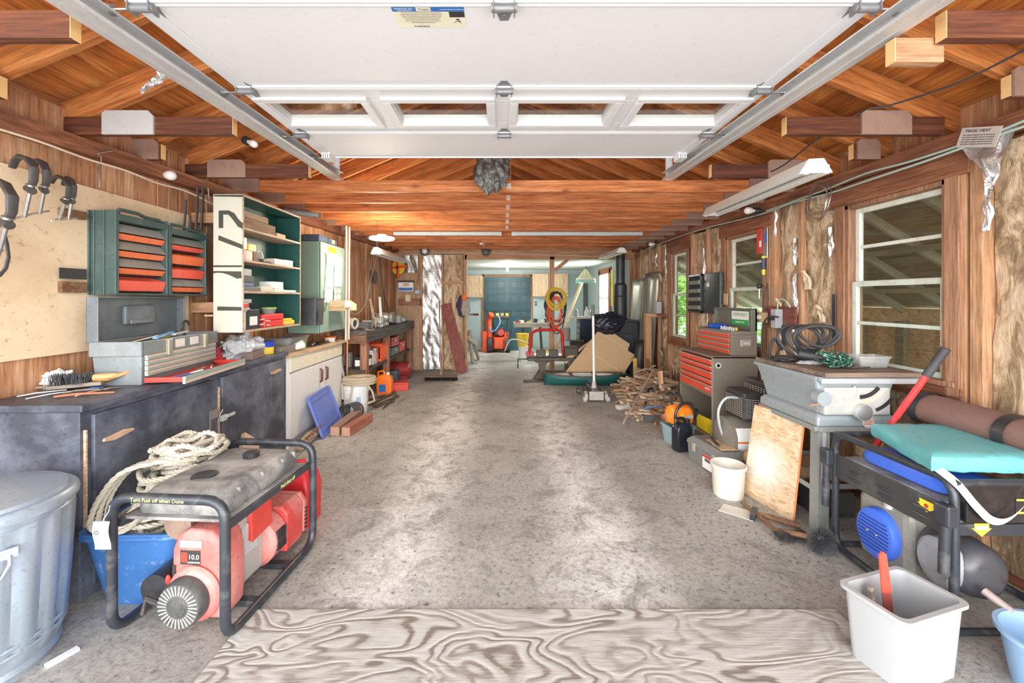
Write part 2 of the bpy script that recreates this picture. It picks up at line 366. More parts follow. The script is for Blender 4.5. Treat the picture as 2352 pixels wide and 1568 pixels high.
# right wall: outer boards with three openings
WIN = [(2.33,3.03,.95,2.10), (3.97,4.66,.93,2.11), (5.64,6.22,.85,2.11)]
XR = 2.52
mb = MB(); ys = [-.2]
for y0,y1,z0,z1 in WIN: ys += [y0,y1]
ys.append(YR+.1)
for i in range(0,len(ys),2): mb.b(XR+.09,XR+.12,ys[i],ys[i+1],0,2.5)
mb.b(XR-.02,XR+.12,YR+.07,8.7,0,2.5)
for y0,y1,z0,z1 in WIN: mb.b(XR+.09,XR+.12,y0,y1,0,z0); mb.b(XR+.09,XR+.12,y0,y1,z1,2.5)
struct(mb.obj('wall_right', BOARDZ))
mb = MB(); mb.beam((XR+.04,-.2,ZP(-.2)+.045),(XR+.04,YR+.1,ZP(YR)+.045), .1, .09); struct(mb.obj('trim_2', REDY))
mb = MB(); mb.b(XR,XR+.09,-.2,YR,0,.04); struct(mb.obj('baseboard_right', REDY))
# studs of the right wall
n_ = 0
SY = [(1.55,.04),(2.185,.06),(2.26,.05),(3.10,.05),(3.49,.038),(3.84,.05),(3.905,.045),(4.72,.045),(5.1,.038),(5.52,.04),(6.31,.045),(6.72,.038),(7.15,.038),(7.58,.038)]
SL = {1.55:'just inside the door opening',2.185:'on the near side of the big window',2.26:'forming the inner near jamb of the big window',3.10:'on the far side of the big window',3.49:'beside the outlet board',3.84:'on the near side of the middle window, carrying the hung tools',3.905:'tight against the middle window on its near side',4.72:'on the far side of the middle window',5.1:'behind the black drawer organizer',5.52:'on the near side of the third window',6.31:'on the far side of the third window',6.72:'first past the third window toward the stove',7.15:'second past the third window toward the stove',7.58:'nearest the rear right corner of the garage'}
for y, wd in SY:
    mb = MB(); mb.b(XR,XR+.088,y-wd/2,y+wd/2,.04,ZP(y)); o = mb.obj('wall_stud', STUD, bev=.002)
    tag(o, 'right wall stud '+SL[y], 'stud', 'studs of the right wall')
# torn insulation batts between studs
def batt(y0, y1, z0, z1, seed, label, foil=True):
    random.seed(seed)
    mb = MB(); off = seed*3.1; fold = [random.uniform(z0,z1) for _ in range(3)]
    def fn(u, v):
        y = y0+(y1-y0)*u; z = z0+(z1-z0)*v
        e = sin(pi*u)**.5 if 0 < u < 1 else 0
        d = .03*e + .022*mnoise.noise(V((y*5,z*2.2,off)))+.013*mnoise.noise(V((y*17,z*8,off)))
        for q in fold: d -= .035*math.exp(-((z-q)/.02)**2)*e
        return V((XR+.055-d, y, z))
    mb.sheet(fn, 14, 60); o = mb.obj('insulation_batt', KRAFT); tag(o, label, 'insulation', 'paper faced insulation batts on the right wall')
    if foil:
        for k in range(random.randint(2,5)):
            fb = MB()
            zc = random.uniform(z0+.1,z1-.1); hh = random.uniform(.07,.24); yc = y0+.02 if random.random()<.6 else y1-.02
            def ff(u, v):
                return V((XR-.008-.022*mnoise.noise(V((u*3,v*4,zc*9))), yc+(u-.5)*.034*(1+.9*mnoise.noise(V((v*4,zc,1))))+.02*mnoise.noise(V((v*3,zc*5,4))), zc+(v-.5)*hh*2))
            fb.sheet(ff, 5, 10); fb.obj('foil_flap', FOIL, o)
    # torn paper curls
    for k in range(random.randint(2,4)):
        tb = MB()
        zc = random.uniform(z0+.15,z1-.15); yc = random.uniform(y0+.08,y1-.08); ww = random.uniform(.04,.09); hh = random.uniform(.08,.22)
        def ft(u, v):
            return V((XR+.0-.05*v*v-.02*mnoise.noise(V((u*4,v*3,zc*7))), yc+(u-.5)*ww*(1.2-v*.5)+.02*mnoise.noise(V((v*5,zc,3))), zc+(v-.5)*hh))
        tb.sheet(ft, 6, 8)
        tb.obj('torn_paper', paint('torn_paper', (.68,.54,.38), .8, .3, (.4,.28,.16)), o)
    return o
batt(1.58,2.15,.04,2.22,1,'torn brown paper insulation batt at the right edge of the photo, nearest the camera')
batt(3.13,3.47,.04,2.25,2,'ragged insulation batt just past the big window behind the wire coil')
batt(3.51,3.81,.04,2.25,3,'wrinkled insulation batt above the electrical outlet board')
batt(4.75,5.08,.04,2.27,4,'insulation batt beside the middle window behind the open organizer door')
batt(5.12,5.5,.04,2.27,5,'insulation batt between the black organizer and the third window')
batt(6.34,6.7,.04,2.28,6,'foil edged insulation batt just past the third window')
batt(6.74,7.13,1.0,2.28,7,'insulation batt above the leaning metal sheets, nearer the third window')
batt(7.17,7.56,1.0,2.28,8,'insulation batt above the leaning metal sheets, nearer the stove')
batt(2.36,3.0,.04,.86,9,'insulation batt under the big window', False)
batt(3.99,4.64,.04,.84,10,'insulation batt under the middle window', False)
batt(5.66,6.2,.04,.76,11,'insulation batt under the third window', False)
# windows
def window(i, y0, y1, z0, z1, green):
    w_ = thing('window_%d' % i, '', 'window'); del w_['label']; del w_['category']; w_['kind'] = 'structure'
    X = XR
    f = MB(); f.b(X+.0,X+.11,y0-.001,y0+.03,z0,z1); f.b(X+.0,X+.11,y1-.03,y1+.001,z0,z1); f.b(X+.0,X+.11,y0,y1,z1-.03,z1); f.b(X-.02,X+.12,y0-.05,y1+.05,z0-.03,z0)
    f.b(X-.012,X+.0,y0-.07,y0+.005,z0-.08,z1+.02); f.b(X-.012,X+.0,y1-.005,y1+.07,z0-.08,z1+.02)
    f.obj('casing', REDZ, w_, bev=.003)
    h = MB(); h.b(X-.014,X+.002,y0-.12,y1+.12,z1,ZP(y0)-.002); h.b(X-.01,X+.004,y0-.08,y1+.08,z0-.12,z0-.03); h.obj('header_board', REDY, w_, bev=.003)
    m_ = (z0+z1)/2
    for nm, a, b_, xx in (('upper_sash', m_-.015, z1-.03, X+.07), ('lower_sash', z0, m_+.015, X+.045)):
        s_ = MB(); t = .035
        s_.b(xx-.015,xx+.015,y0+.03,y0+.03+t,a,b_); s_.b(xx-.015,xx+.015,y1-.03-t,y1-.03,a,b_); s_.b(xx-.0145,xx+.0145,y0+.03,y1-.03,a,a+t); s_.b(xx-.0145,xx+.0145,y0+.03,y1-.03,b_-t,b_)
        zc = (a+b_)/2; s_.b(xx-.012,xx+.012,y0+.04,y1-.04,zc-.012,zc+.012)
        so = s_.obj(nm, paint('sash_cream', (.72,.74,.66), .55, .45, (.38,.25,.15), scale=9) if nm == 'upper_sash' else paint('sash_green', (.6,.68,.6), .55, .5, (.4,.26,.16), scale=9), w_, bev=.003)
        MB().b(xx-.002,xx+.002,y0+.05,y1-.05,a+t*.8,b_-t*.8).obj('pane', GLASSM, so)
for i, (a, b_, c, d) in enumerate(WIN): window(i+1, a, b_, c, d, i)
# ceiling joists
ji = 0; YJ = [3.58+.41*k for k in range(12)]
for k, yj in enumerate(YJ):
    z = 2.348
    mb = MB(); mb.b(-2.5+.03*(k%3),2.5,-.019,.019,0,.10)
    o = mb.obj('ceiling_joist', JOIST, bev=.002, loc=(0,yj,z)); tag(o, ORD[k]+' uncut ceiling joist counting back from the garage door' if k else 'uncut ceiling joist closest to the garage door, its tracks ending against it', 'joist', 'ceiling joists across the garage')
    for s_ in (-1, 1):
        xx = s_*(2.5-.17); g = MB(); g.b(xx-.2,xx+.2,-.032,-.0195,-.002,.13); g.obj('gusset', GUSSET, o)
cuts = [(1.48,-1.55,1.58),(1.90,-2.33,2.33),(2.34,-1.54,1.60),(2.75,-2.29,2.33),(3.16,-1.50,1.59)]
for k, (yj, xl, xr) in enumerate(cuts):
    for sd, x0, x1 in (('left', -2.5, xl), ('right', xr, 2.5)):
        mb = MB(); mb.b(x0,x1,-.019,.019,0,.10)
        o = mb.obj('cut_joist', wood('cut_joist_wood', (.05,.013,.008), (.13,.038,.016), (.26,.09,.035), 'X', 1, knots=.3, stain=.4), bev=.002, loc=(0,yj,2.35)); tag(o, ORD[k]+' sawn off joist stub sticking out over the '+sd+' wall from the front', 'joist', 'sawn joist stubs beside the garage door')
        e = MB(); xe = x1 if sd == 'left' else x0; e.b(xe-.0015,xe+.0015,-.0188,.0188,.001,.099); e.obj('sawn_end', ENDG, o)
        if k in (2,3,4,1):
            gx = (-2.27,-1.98) if (sd=='left' and k!=3) else ((-2.5,-2.3) if sd=='left' else ((2.02,2.3) if k!=3 else (2.35,2.5)))
            if k == 1: gx = (x0,x1)
            g = MB(); g.prism([(gx[0],-.004),(gx[1],-.004),(gx[1],.1),(gx[1]-.03,.13),(gx[0]+.02,.13),(gx[0],.115)], (0,-.033,0),(1,0,0),(0,0,1),(0,.012,0))
            g.obj('gusset', GALV if (k==2 and sd=='left') else GUSSET, o)
mb = MB(); mb.b(1.44,1.62,-.019,.019,0,.09); o = mb.obj('splice_block', STUDX, bev=.002, loc=(0,1.525,2.29)); tag(o, 'short splintered block nailed behind the front right joist stub', 'wood block')
e = MB(); e.b(1.438,1.4415,-.0188,.0188,.001,.089); e.obj('sawn_end', ENDG, o)
# roof
PITCH = .415; EZ = 2.40; RZ = EZ+2.62*PITCH
def slope(sgn, name):
    mb = MB(); L = sqrt(2.75**2+(2.75*PITCH)**2)
    p0 = V((sgn*2.75, 0, EZ+.115-.13*PITCH)); d = V((-sgn,0,PITCH)).normalized()
    for k in range(6):
        y0 = -.1+k*1.22*1.12
        mb.beam(p0+V((0,y0+.68,.03)), p0+d*(L)+V((0,y0+.68,.03)), 1.362, .015)
    struct(mb.obj(name, SHEATH))
slope(-1,'ceiling'); slope(1,'ceiling')
ry = [1.48+.42*k for k in range(5)]+YJ
ri = 0
for k, y in enumerate(ry):
    for sgn in (-1, 1):
        L = sqrt(2.62**2+(2.62*PITCH)**2)
        mb = MB(); mb.b(0,L,-.019,.019,-.07,.07)
        ang = math.atan(PITCH)
        o = mb.obj('roof_rafter', RAFT, bev=.002, loc=(sgn*2.62,y+.04,EZ+.03))
        o.rotation_euler = (0,-ang,0) if sgn < 0 else (0,-(pi-ang),0)
        if sgn > 0: o.rotation_euler = (0,-ang,pi)
        tag(o, ('left' if sgn<0 else 'right')+' side roof rafter, '+ORD[k]+' one back from the door opening', 'rafter', 'rafters under the roof sheathing')
for k in (0,3,6,9):
    y = YJ[k]; mb = MB(); mb.b(-.02,.06,y+.02,y+.055,2.44,RZ-.02); tag(mb.obj('king_post', RAFT), ['short upright post from the first joist to the ridge behind the black bag','second ridge post back in the dark roof space','third ridge post back in the dark roof space','rearmost ridge post in the dark roof space'][k//3], 'post')
mb = MB(); mb.b(-.02,.02,0,YR,RZ-.08,RZ+.06); tag(mb.obj('ridge_board', RAFT), 'long ridge board at the peak of the roof', 'ridge board')
for k, y in enumerate(YJ[:6]):
    mb = MB(); mb.b(.02,.06,y-.024,y-.02,2.37,2.42); tag(mb.obj('joint_plate', paint('pale_plate', (.6,.52,.42), .6, .5)), 'pale metal plate on the middle of the '+ORD[k]+' uncut joist', 'metal plate', 'joint plates on the joists')
# rear gable, header and partition
mb = MB(); mb.prism([(-2.6,ZP(YR)+.09),(2.6,ZP(YR)+.09),(2.6,2.4),(0,RZ+.1),(-2.6,2.4)], (0,YR,0),(1,0,0),(0,0,1),(0,.03,0)); struct(mb.obj('wall_rear', RAFT))
mb = MB(); mb.b(-2.2,2.6,YR-.04,YR+.06,ZP(YR)-.03,ZP(YR)+.09); struct(mb.obj('trim_3', STUDX))
mb = MB(); mb.b(-.80,2.56,YR-.02,YR+.06,2.19,2.30); struct(mb.obj('trim_4', STUDX))
def rx(px): return (px-CX)/F*YR
mb = MB(); mb.b(rx(905),rx(968),YR+.02,YR+.04,0,2.36); mb.b(rx(966),rx(1068),YR+.045,YR+.06,0,2.36); struct(mb.obj('wall_partition', wood('partition_ply', (.3,.17,.09), (.48,.31,.18), (.66,.48,.3), 'Z', .8, stain=.6, stainc=(.1,.06,.03))))
for px, lab in ((968,'between the plywood and the foil panel'),(1017,'between the foil panel and the bare insulation'),(1061,'on the left edge of the rear opening'),(1070,'doubled at the left edge of the rear opening')):
    X = rx(px); mb = MB(); mb.b(X-.019,X+.019,YR-.02,YR+.06,0,2.28); tag(mb.obj('wall_stud', STUD, bev=.002), 'rear partition stud '+lab, 'stud', 'studs of the rear partition')
def foil_panel(x0,x1,z0,z1,seed,lab,mat=FOIL,name='foil_sheet',amp=.03,cat='foil'):
    mb = MB()
    def fn(u,v):
        x = x0+(x1-x0)*u; z = z0+(z1-z0)*v
        return V((x, YR+.02-amp*1.6*abs(mnoise.noise(V((x*5,z*2.0,seed))))-amp*.5*mnoise.noise(V((x*12+z*5,z*6,seed)))-.01, z))
    mb.sheet(fn, 16, 70, smooth=False); return tag(mb.obj(name, mat), lab, cat)
foil_panel(rx(925),rx(960),1.93,2.27,1,'crumpled foil panel above the battery charger')
foil_panel(rx(971),rx(1014),.02,2.28,2,'tall crumpled silver foil sheet on the rear partition')
foil_panel(rx(1020),rx(1040),.02,2.28,3,'mottled insulation strip left of the pale batten on the rear partition',KRAFT,'insulation_batt',.03,'insulation')
foil_panel(rx(1046),rx(1059),.02,2.28,5,'mottled insulation strip right of the pale batten on the rear partition',KRAFT,'insulation_batt',.03,'insulation')
mb = MB(); mb.b(rx(1039),rx(1047),YR-.03,YR-.01,.5,2.28); tag(mb.obj('pale_batten', PALEZ), 'pale new board running up the middle of the rear insulation', 'board')
mb = MB(); mb.b(rx(1018),rx(1066),YR-.05,YR-.02,1.70,1.76); tag(mb.obj('cross_block', STUDX), 'short horizontal block between studs at the rear partition', 'wood block')
mb = MB(); mb.b(rx(915),rx(968),YR-.02,YR+.02,1.28,1.42); tag(mb.obj('rail_board', wood('dark_rail', (.2,.08,.05), (.3,.13,.08), (.42,.22,.14),'X')), 'dark reddish board below the battery charger', 'board')
# post in the middle of the opening
X = rx(1268); mb = MB(); mb.b(X-.045,X+.045,YR-.02,YR+.07,0,2.24); tag(mb.obj('wooden_post', STUD, bev=.003), 'raw wooden post in the rear opening with coiled hoses hung on it', 'post')
mb = MB(); mb.beam((rx(1305),YR+.06,2.19),(rx(1276),YR+.06,1.98),.04,.07); tag(mb.obj('diagonal_brace', STUDX), 'short diagonal brace between the header and the middle post', 'brace')
mb = MB(); mb.beam(fl(1268,830)+V((0,.1,.05)),at(1338,645,9.6),.09,.035); tag(mb.obj('leaning_board', PALE), 'pale board leaning at an angle behind the hung hoses', 'board')
mb = MB(); mb.beam((rx(1478),YR-.0,2.19),(rx(1506),YR-.0,1.9),.04,.07); tag(mb.obj('corner_brace', STUDX), 'brown diagonal brace right of the stovepipe under the header', 'brace')
# ---------------- far room ----------------
PBLUE = paint('pale_blue_wall', (.42,.52,.52), .8, .15, (.3,.38,.38), scale=2)
FY = 11.9
mb = MB(); mb.b(-4.0,2.5,YR+.07,FY+.1,2.25,2.30); struct(mb.obj('ceiling', paint('far_ceiling', (.7,.72,.66), .8, .1, (.55,.57,.5), scale=1.5)))
mb = MB(); mb.b(-4.0,2.45,FY,FY+.1,0,2.3); struct(mb.obj('wall_back', PBLUE))
mb = MB(); mb.b(-4.05,-4.0,YR+.07,FY,0,2.3); struct(mb.obj('wall_side', PBLUE))
mb = MB(); mb.b(2.42,2.5,YR+.07,9.35,0,2.3); mb.b(2.42,2.5,10.25,FY,0,2.3); mb.b(2.42,2.5,9.35,10.25,0,.85); mb.b(2.42,2.5,9.35,10.25,2.0,2.3)
struct(mb.obj('wall_side', PBLUE))
mb = MB(); mb.b(-4,-.74,YR+.08,YR+.12,0,2.3); struct(mb.obj('wall_partition', PBLUE))
w_ = bpy.data.objects.new('window_4', None); C.objects.link(w_); w_['kind'] = 'structure'
f = MB()
for a in (9.35,9.78,10.2): f.b(2.38,2.46,a,a+.05,.85,2.0)
for z in (.85,1.4,1.95): f.b(2.381,2.459,9.35,10.25,z,z+.05)
f.obj('window_frame', WHITEP, w_); MB().b(2.43,2.434,9.36,10.24,.86,2.0).obj('pane', GLASSM, w_)
MB().b(2.39,2.42,9.22,9.34,.8,2.1).obj('casing', REDZ, w_); MB().b(2.39,2.42,10.26,10.36,.8,2.1).obj('casing', REDZ, w_); MB().b(2.39,2.42,9.2,10.4,2.0,2.14).obj('header_board', REDY, w_)
TEAL = paint('teal_door', (.03,.09,.11), .45, .25, (.09,.2,.22), scale=3)
DX0, DX1 = (1113-CX)/F*FY, (1218-CX)/F*FY
for k in (0,1):
    wd = (DX1-DX0)/2-.01; d = bpy.data.objects.new('door_%d' % (k+1), None); C.objects.link(d); d.location = (DX0+k*(wd+.02), FY-.05, .01); d['kind'] = 'structure'
    MB().b(0,wd,0,.035,0,2.03).obj('door_slab', TEAL, d, bev=.004)
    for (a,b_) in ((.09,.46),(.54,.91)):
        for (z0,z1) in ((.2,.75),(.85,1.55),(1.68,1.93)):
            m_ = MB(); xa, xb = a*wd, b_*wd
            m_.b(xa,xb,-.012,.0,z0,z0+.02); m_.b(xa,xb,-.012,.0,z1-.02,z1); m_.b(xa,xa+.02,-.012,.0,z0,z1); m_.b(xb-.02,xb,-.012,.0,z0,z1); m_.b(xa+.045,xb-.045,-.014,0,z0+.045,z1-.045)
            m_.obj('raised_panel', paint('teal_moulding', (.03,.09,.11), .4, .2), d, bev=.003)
mb = MB(); mb.b(DX0-.08,DX0-.01,FY-.03,FY,0,2.1); mb.b(DX1+.01,DX1+.08,FY-.03,FY,0,2.1); mb.b(DX0-.08,DX1+.08,FY-.03,FY,2.05,2.12); struct(mb.obj('trim_5', REDZ))
mb = MB(); mb.b(DX0+.02,DX1+.0,FY-.10,FY-.065,1.06,1.32); tag(mb.obj('bar_board', DTEAL), 'dark teal board fixed across both double doors', 'board')
mb = MB(); mb.b(2.3,2.4,FY-.06,FY,0,2.25); struct(mb.obj('trim_6', paint('dark_trim', (.1,.12,.11), .6)))
# ---------------- outside the right windows: lean-to and trees ----------------
LEAN = wood('lean_to_ply', (.2,.17,.1), (.34,.29,.18), (.46,.4,.28), 'Y', 1, stain=.3)
mb = MB(); mb.beam((2.64,4.9,2.62),(4.9,4.9,1.25),7.6,.02); tag(mb.obj('lean_to_roof', LEAN), 'dark plywood lean-to roof seen through the right hand windows', 'roof')
for k in range(13):
    y = 1.4+k*.58; mb = MB(); mb.beam((2.64,y,2.575),(4.9,y,1.205),.04,.09); tag(mb.obj('lean_to_rafter', paint('lean_rafter', (.42,.4,.28), .8, .4)), ORD[k]+' pale rafter of the lean-to outside the windows, from the front', 'rafter', 'lean-to rafters outside')
for k in range(3):
    xx = 3.1+k*.6; zz = 2.575-(xx-2.64)*.606-.07; mb = MB(); mb.beam((xx,1.2,zz),(xx,8.4,zz),.03,.05); tag(mb.obj('lean_to_purlin', paint('lean_rafter', (.42,.4,.28))), ['highest','middle','lowest'][k]+' long pale purlin under the lean-to roof', 'beam', 'lean-to purlins outside')
OSBM = None
def osb():
    m, n, l, bs = _new('osb'); v = _coord(n, l, (1,1,1), True)
    nz = n.new('ShaderNodeTexNoise'); nz.inputs['Scale'].default_value = 6; l.new(v, nz.inputs['Vector'])
    va = n.new('ShaderNodeVectorMath'); va.operation = 'MULTIPLY_ADD'; va.inputs[1].default_value = (.12,.12,.12); l.new(nz.outputs['Color'], va.inputs[0]); l.new(v, va.inputs[2])
    cols = []
    for s_, rt in (((26,22,66),(.5,.6,.3)), ((26,26,60),(-.7,-.8,1.1))):
        mp = n.new('ShaderNodeMapping'); mp.inputs['Scale'].default_value = s_; mp.inputs['Rotation'].default_value = rt; l.new(va.outputs[0], mp.inputs[0])
        vo = n.new('ShaderNodeTexVoronoi'); vo.inputs['Scale'].default_value = 1.0; l.new(mp.outputs[0], vo.inputs['Vector'])
        sp = n.new('ShaderNodeSeparateColor'); l.new(vo.outputs['Color'], sp.inputs[0])
        cols.append(_ramp(n, l, sp.outputs[0], [(0,(.48,.29,.14)), (.4,(.7,.48,.29)), (1,(.82,.64,.44))]))
    c = _mix(n, l, .5, cols[0], cols[1]); l.new(c, bs.inputs['Base Color']); bs.inputs['Roughness'].default_value = .8; return m
OSBM = osb()
mb = MB(); mb.b(4.75,4.78,1.2,6.6,0,1.3); tag(mb.obj('lean_to_wall', OSBM), 'strand board wall across the lean-to seen low through the big window', 'wall')
for k in range(10):
    y = 1.5+k*.55; mb = MB(); mb.b(4.68,4.75,y,y+.1,0,1.15); tag(mb.obj('lean_to_post', LEAN), ORD[k]+' dark post of the lean-to wall from the front', 'post', 'dark posts of the lean-to wall')
LEAF = paint('leaves', (.28,.5,.1), .6, .5, (.5,.7,.25), scale=3)
TRUNK = paint('bark', (.2,.15,.1), .9)
def tree(x, y, h, r, seed, lab):
    t = thing('tree', lab, 'tree', (x,y,-.2), 0, 'trees outside the windows'); random.seed(seed)
    MB().tube([(0,0,0),(.05,0,h*.4),(0,.05,h*.8)],[.12,.09,.04]).obj('trunk', TRUNK, t)
    mb = MB()
    for k in range(2600):
        th = random.uniform(0,2*pi); ph = math.acos(random.uniform(-1,1)); rr = r*random.uniform(.45,1)**.6
        c = V((rr*sin(ph)*cos(th), rr*sin(ph)*sin(th), h*.55+rr*1.25*cos(ph))); s_ = random.uniform(.05,.11)
        a = V((random.gauss(0,1),random.gauss(0,1),random.gauss(0,.6))).normalized(); b_ = a.orthogonal().normalized()
        mb.add([c-a*s_, c+b_*s_*.45, c+a*s_, c-b_*s_*.45], [(0,1,2,3)])
    mb.obj('foliage', LEAF, t)
tree(6.2,12.0,3.6,1.7,1,'bright leafy tree straight behind the third window'); tree(8.2,15.6,4.6,2.3,2,'leafy tree farther back behind the third window')
tree(6.6,8.6,2.6,1.3,3,'low leafy tree glimpsed under the lean-to through the middle window'); tree(3.7,10.0,3.2,.85,4,'leafy tree outside the far room window')
# ---------------- overhead garage door ----------------
DZ = 2.50; DW = 1.37
JN = [.62, 1.49, 2.09, 2.66, 3.13]
gd = thing('garage_door', 'white sectional garage door rolled open overhead with a row of four windows', 'garage door', (0,0,DZ))
WX = [(-1.31,-.785),(-.622,-.095),(.075,.605),(.765,1.295)]
for k in range(4):
    y0, y1 = JN[k]+.003, JN[k+1]-.003
    mb = MB()
    if k != 2:
        mb.b(-DW,DW,y0,y1,0,.045)
        mb.b(-DW,-DW+.07,y0,y1,-.006,0); mb.b(DW-.07,DW,y0,y1,-.006,0)
    else:
        xs = [-DW]+[v for a in WX for v in a]+[DW]; ya, yb = 2.235, 2.52
        mb.b(-DW,DW,y0,ya,0,.045); mb.b(-DW,DW,yb,y1,0,.045)
        for i in range(0,len(xs),2): mb.b(xs[i],xs[i+1],ya,yb,0,.045)
        mb.b(-DW,-DW+.05,y0,y1,-.006,0); mb.b(DW-.05,DW,y0,y1,-.006,0)
    mb.b(-DW,DW,y0,y0+.012,-.010,.0); mb.b(-DW,DW,y1-.012,y1,-.010,.0)
    p = mb.obj('door_section', WHITE, gd, bev=.003)
    if k == 2:
        for a, b_ in WX:
            f = MB(); t = .045
            f.b(a-t,b_+t,ya-t,ya,-.018,0); f.b(a-t,b_+t,yb,yb+t,-.018,0); f.b(a-t,a,ya,yb,-.018,0); f.b(b_,b_+t,ya,yb,-.018,0)
            f.b(a-.004,b_+.004,ya-.004,ya+.006,-.004,.05); f.b(a-.004,b_+.004,yb-.006,yb+.004,-.004,.05); f.b(a-.004,a+.006,ya,yb,-.004,.05); f.b(b_-.006,b_+.004,ya,yb,-.004,.05)
            fo = f.obj('window_frame', WHITE, p, bev=.004)
            MB().b(a,b_,ya,yb,.03,.034).obj('pane', GLASSM, fo)
# hinges in the middle and rollers at the ends
def hinge(x, y, end=0):
    mb = MB(); w_ = .04
    mb.prism([(-w_,0),(w_,0),(.016,.085),(-.016,.085)], (x,y+.012,-.004),(1,0,0),(0,1,0),(0,0,.005))
    mb.prism([(-w_*.9,0),(w_*.9,0),(.014,-.05),(-.014,-.05)], (x,y-.012,-.004),(1,0,0),(0,1,0),(0,0,.005))
    mb.b(x-w_,x-w_+.004,y-.02,y+.03,-.04,0); mb.b(x+w_-.004,x+w_,y-.02,y+.03,-.04,0)
    mb.cyl((x-w_*1.15,y,-.025),(x+w_*1.15,y,-.025),.014,n=14); mb.b(x-w_,x+w_,y-.005,y+.014,-.03,0)
    for yy in (.035,.065): mb.ell((x,y+yy,-.006),(.008,.008,.004),8,4)
    h = mb.obj('center_hinge' if not end else 'end_hinge', HINGE, gd)
    if end:
        r = MB(); r.cyl((x-.02*end,y,-.028),(x+.115*end,y,-.028),.006,n=8); r.lathe([(.004,-.008),(.018,-.008),(.023,-.004),(.018,0),(.023,.004),(.018,.008),(.004,.008)],(x+.108*end,y,-.028),16,(1,0,0))
        r.obj('roller', STEEL, h)
for y in JN[1:4]:
    hinge(0.0, y)
    for s_ in (-1,1): hinge(s_*(DW-.05), y, s_)
for s_ in (-1,1):
    mb = MB(); x = s_*(DW-.05)
    mb.b(x-.035,x+.035,3.02,3.12,-.012,0)
    for q in (-.024,-.008,.008,.024): mb.b(x+q-.005,x+q+.005,3.02,3.12,-.045,-.01)
    h = mb.obj('top_bracket', WHITE, gd, bev=.002)
    r = MB(); r.cyl((x-.02*s_,3.06,-.03),(x+.115*s_,3.06,-.03),.006,n=8); r.lathe([(.004,-.008),(.02,-.008),(.02,.008),(.004,.008)],(x+.108*s_,3.06,-.03),16,(1,0,0)); r.obj('roller', STEEL, h)
# warning sticker on the door
ST = paint('sticker_cream', (.8,.77,.6), .5, .1); SB = paint('sticker_blue', (.02,.16,.5), .5, .1); INK = paint('ink', (.03,.03,.03), .6, 0)
sk = MB(); sk.b(-.135,.135,-.055,.06,-.0012,0); so = sk.obj('warning_sticker', ST, gd, loc=(-.285,1.57,-.0005))
MB().b(-.1349,.1349,-.0549,-.031,-.0018,-.0012).obj('blue_band', SB, so); MB().b(-.045,.01,-.0545,-.034,-.0022,-.0018).obj('cream_box', ST, so)
MB().b(.076,.134,-.03,.0,-.0018,-.0012).obj('black_panel', INK, so)
up = (pi, 0, 0)     # lettering that faces down, its top toward the camera
WT = paint('white_ink', (.9,.9,.9), .6, 0)
rt = (pi, 0, pi)
def ut(s_, size, mat, x, y, al='CENTER', sx=1): text(s_, size, mat, so, (x,y,-.0024), (pi,0,0), ext=.0002, align=al, sx=sx)
ut('QUESTIONS? CALL\n1-800-225-6729', .0085, WT, -.09, -.043); ut('Clopay', .014, INK, -.017, -.044); ut('BUILDING PRODUCTS COMPANY', .006, WT, .09, -.043)
for k in range(7): ut(['This product has been designed to give you years of service and reliable','operation. Inspect the door hardware every month for loose parts and wear','frayed or worn cable. Replace worn parts at once and keep hands clear','Do not remove the bottom bracket while the door is under tension','Only a trained door systems technician should adjust springs','Door is under high spring tension and may move with great force','Keep children away from the door opening'][k], .0052, INK, -.03, -.025+k*.009)
ut('WARNING', .013, INK, -.04, .052); 
for q in ((.105,.012,.008),(.11,.022,.005)): MB().ell((q[0],q[1],-.002),(q[2],.004,.0006),8,4).obj('figure_mark', INK, so)
MB().tube([(.09,.03,-.002),(.105,.02,-.002),(.118,.033,-.002)],.0012,4).obj('figure_mark', INK, so)
# tracks
for s_, nm, xa, xb in ((-1,'left',-1.432,-1.42),(1,'right',1.405,1.395)):
    t = thing('door_track', 'galvanised '+nm+' track of the overhead garage door, ending against the first joist', 'door track', (0,0,0), 0, 'garage door tracks')
    p0 = V((xa,1.0,2.415)); p1 = V((xb,3.555,2.475)); d = p1-p0
    prof = [(0,0),(.05,0),(.055,.006),(.055,.012),(.05,.008),(.006,.006),(.004,.06),(.05,.062),(.055,.056),(.057,.06),(.05,.067),(0,.065)]
    mb = MB(); mb.prism([((-s_)*a+s_*.03, b_-.03) for a, b_ in prof], p0, (1,0,0), (0,0,1), d); mb.obj('channel', GALV, t)
    mb = MB(); mb.prism([(s_*.03,-.035),(s_*.062,-.035),(s_*.062,-.032),(s_*.034,-.032),(s_*.034,.02),(s_*.03,.02)], p0, (1,0,0),(0,0,1), d); mb.obj('angle_iron', GALV, t)
    mb = MB(); mb.b(xb+s_*.04,xb+s_*.044,3.50,3.54,2.44,2.9); mb.b(xb+s_*.0,xb+s_*.044,3.536,3.54,2.44,2.9); mb.obj('hanger', GALV, t)
# joists carry these
mb = MB(); mb.beam((-1.40,3.61,2.56),(-1.2,3.61,2.455),.035,.08); 
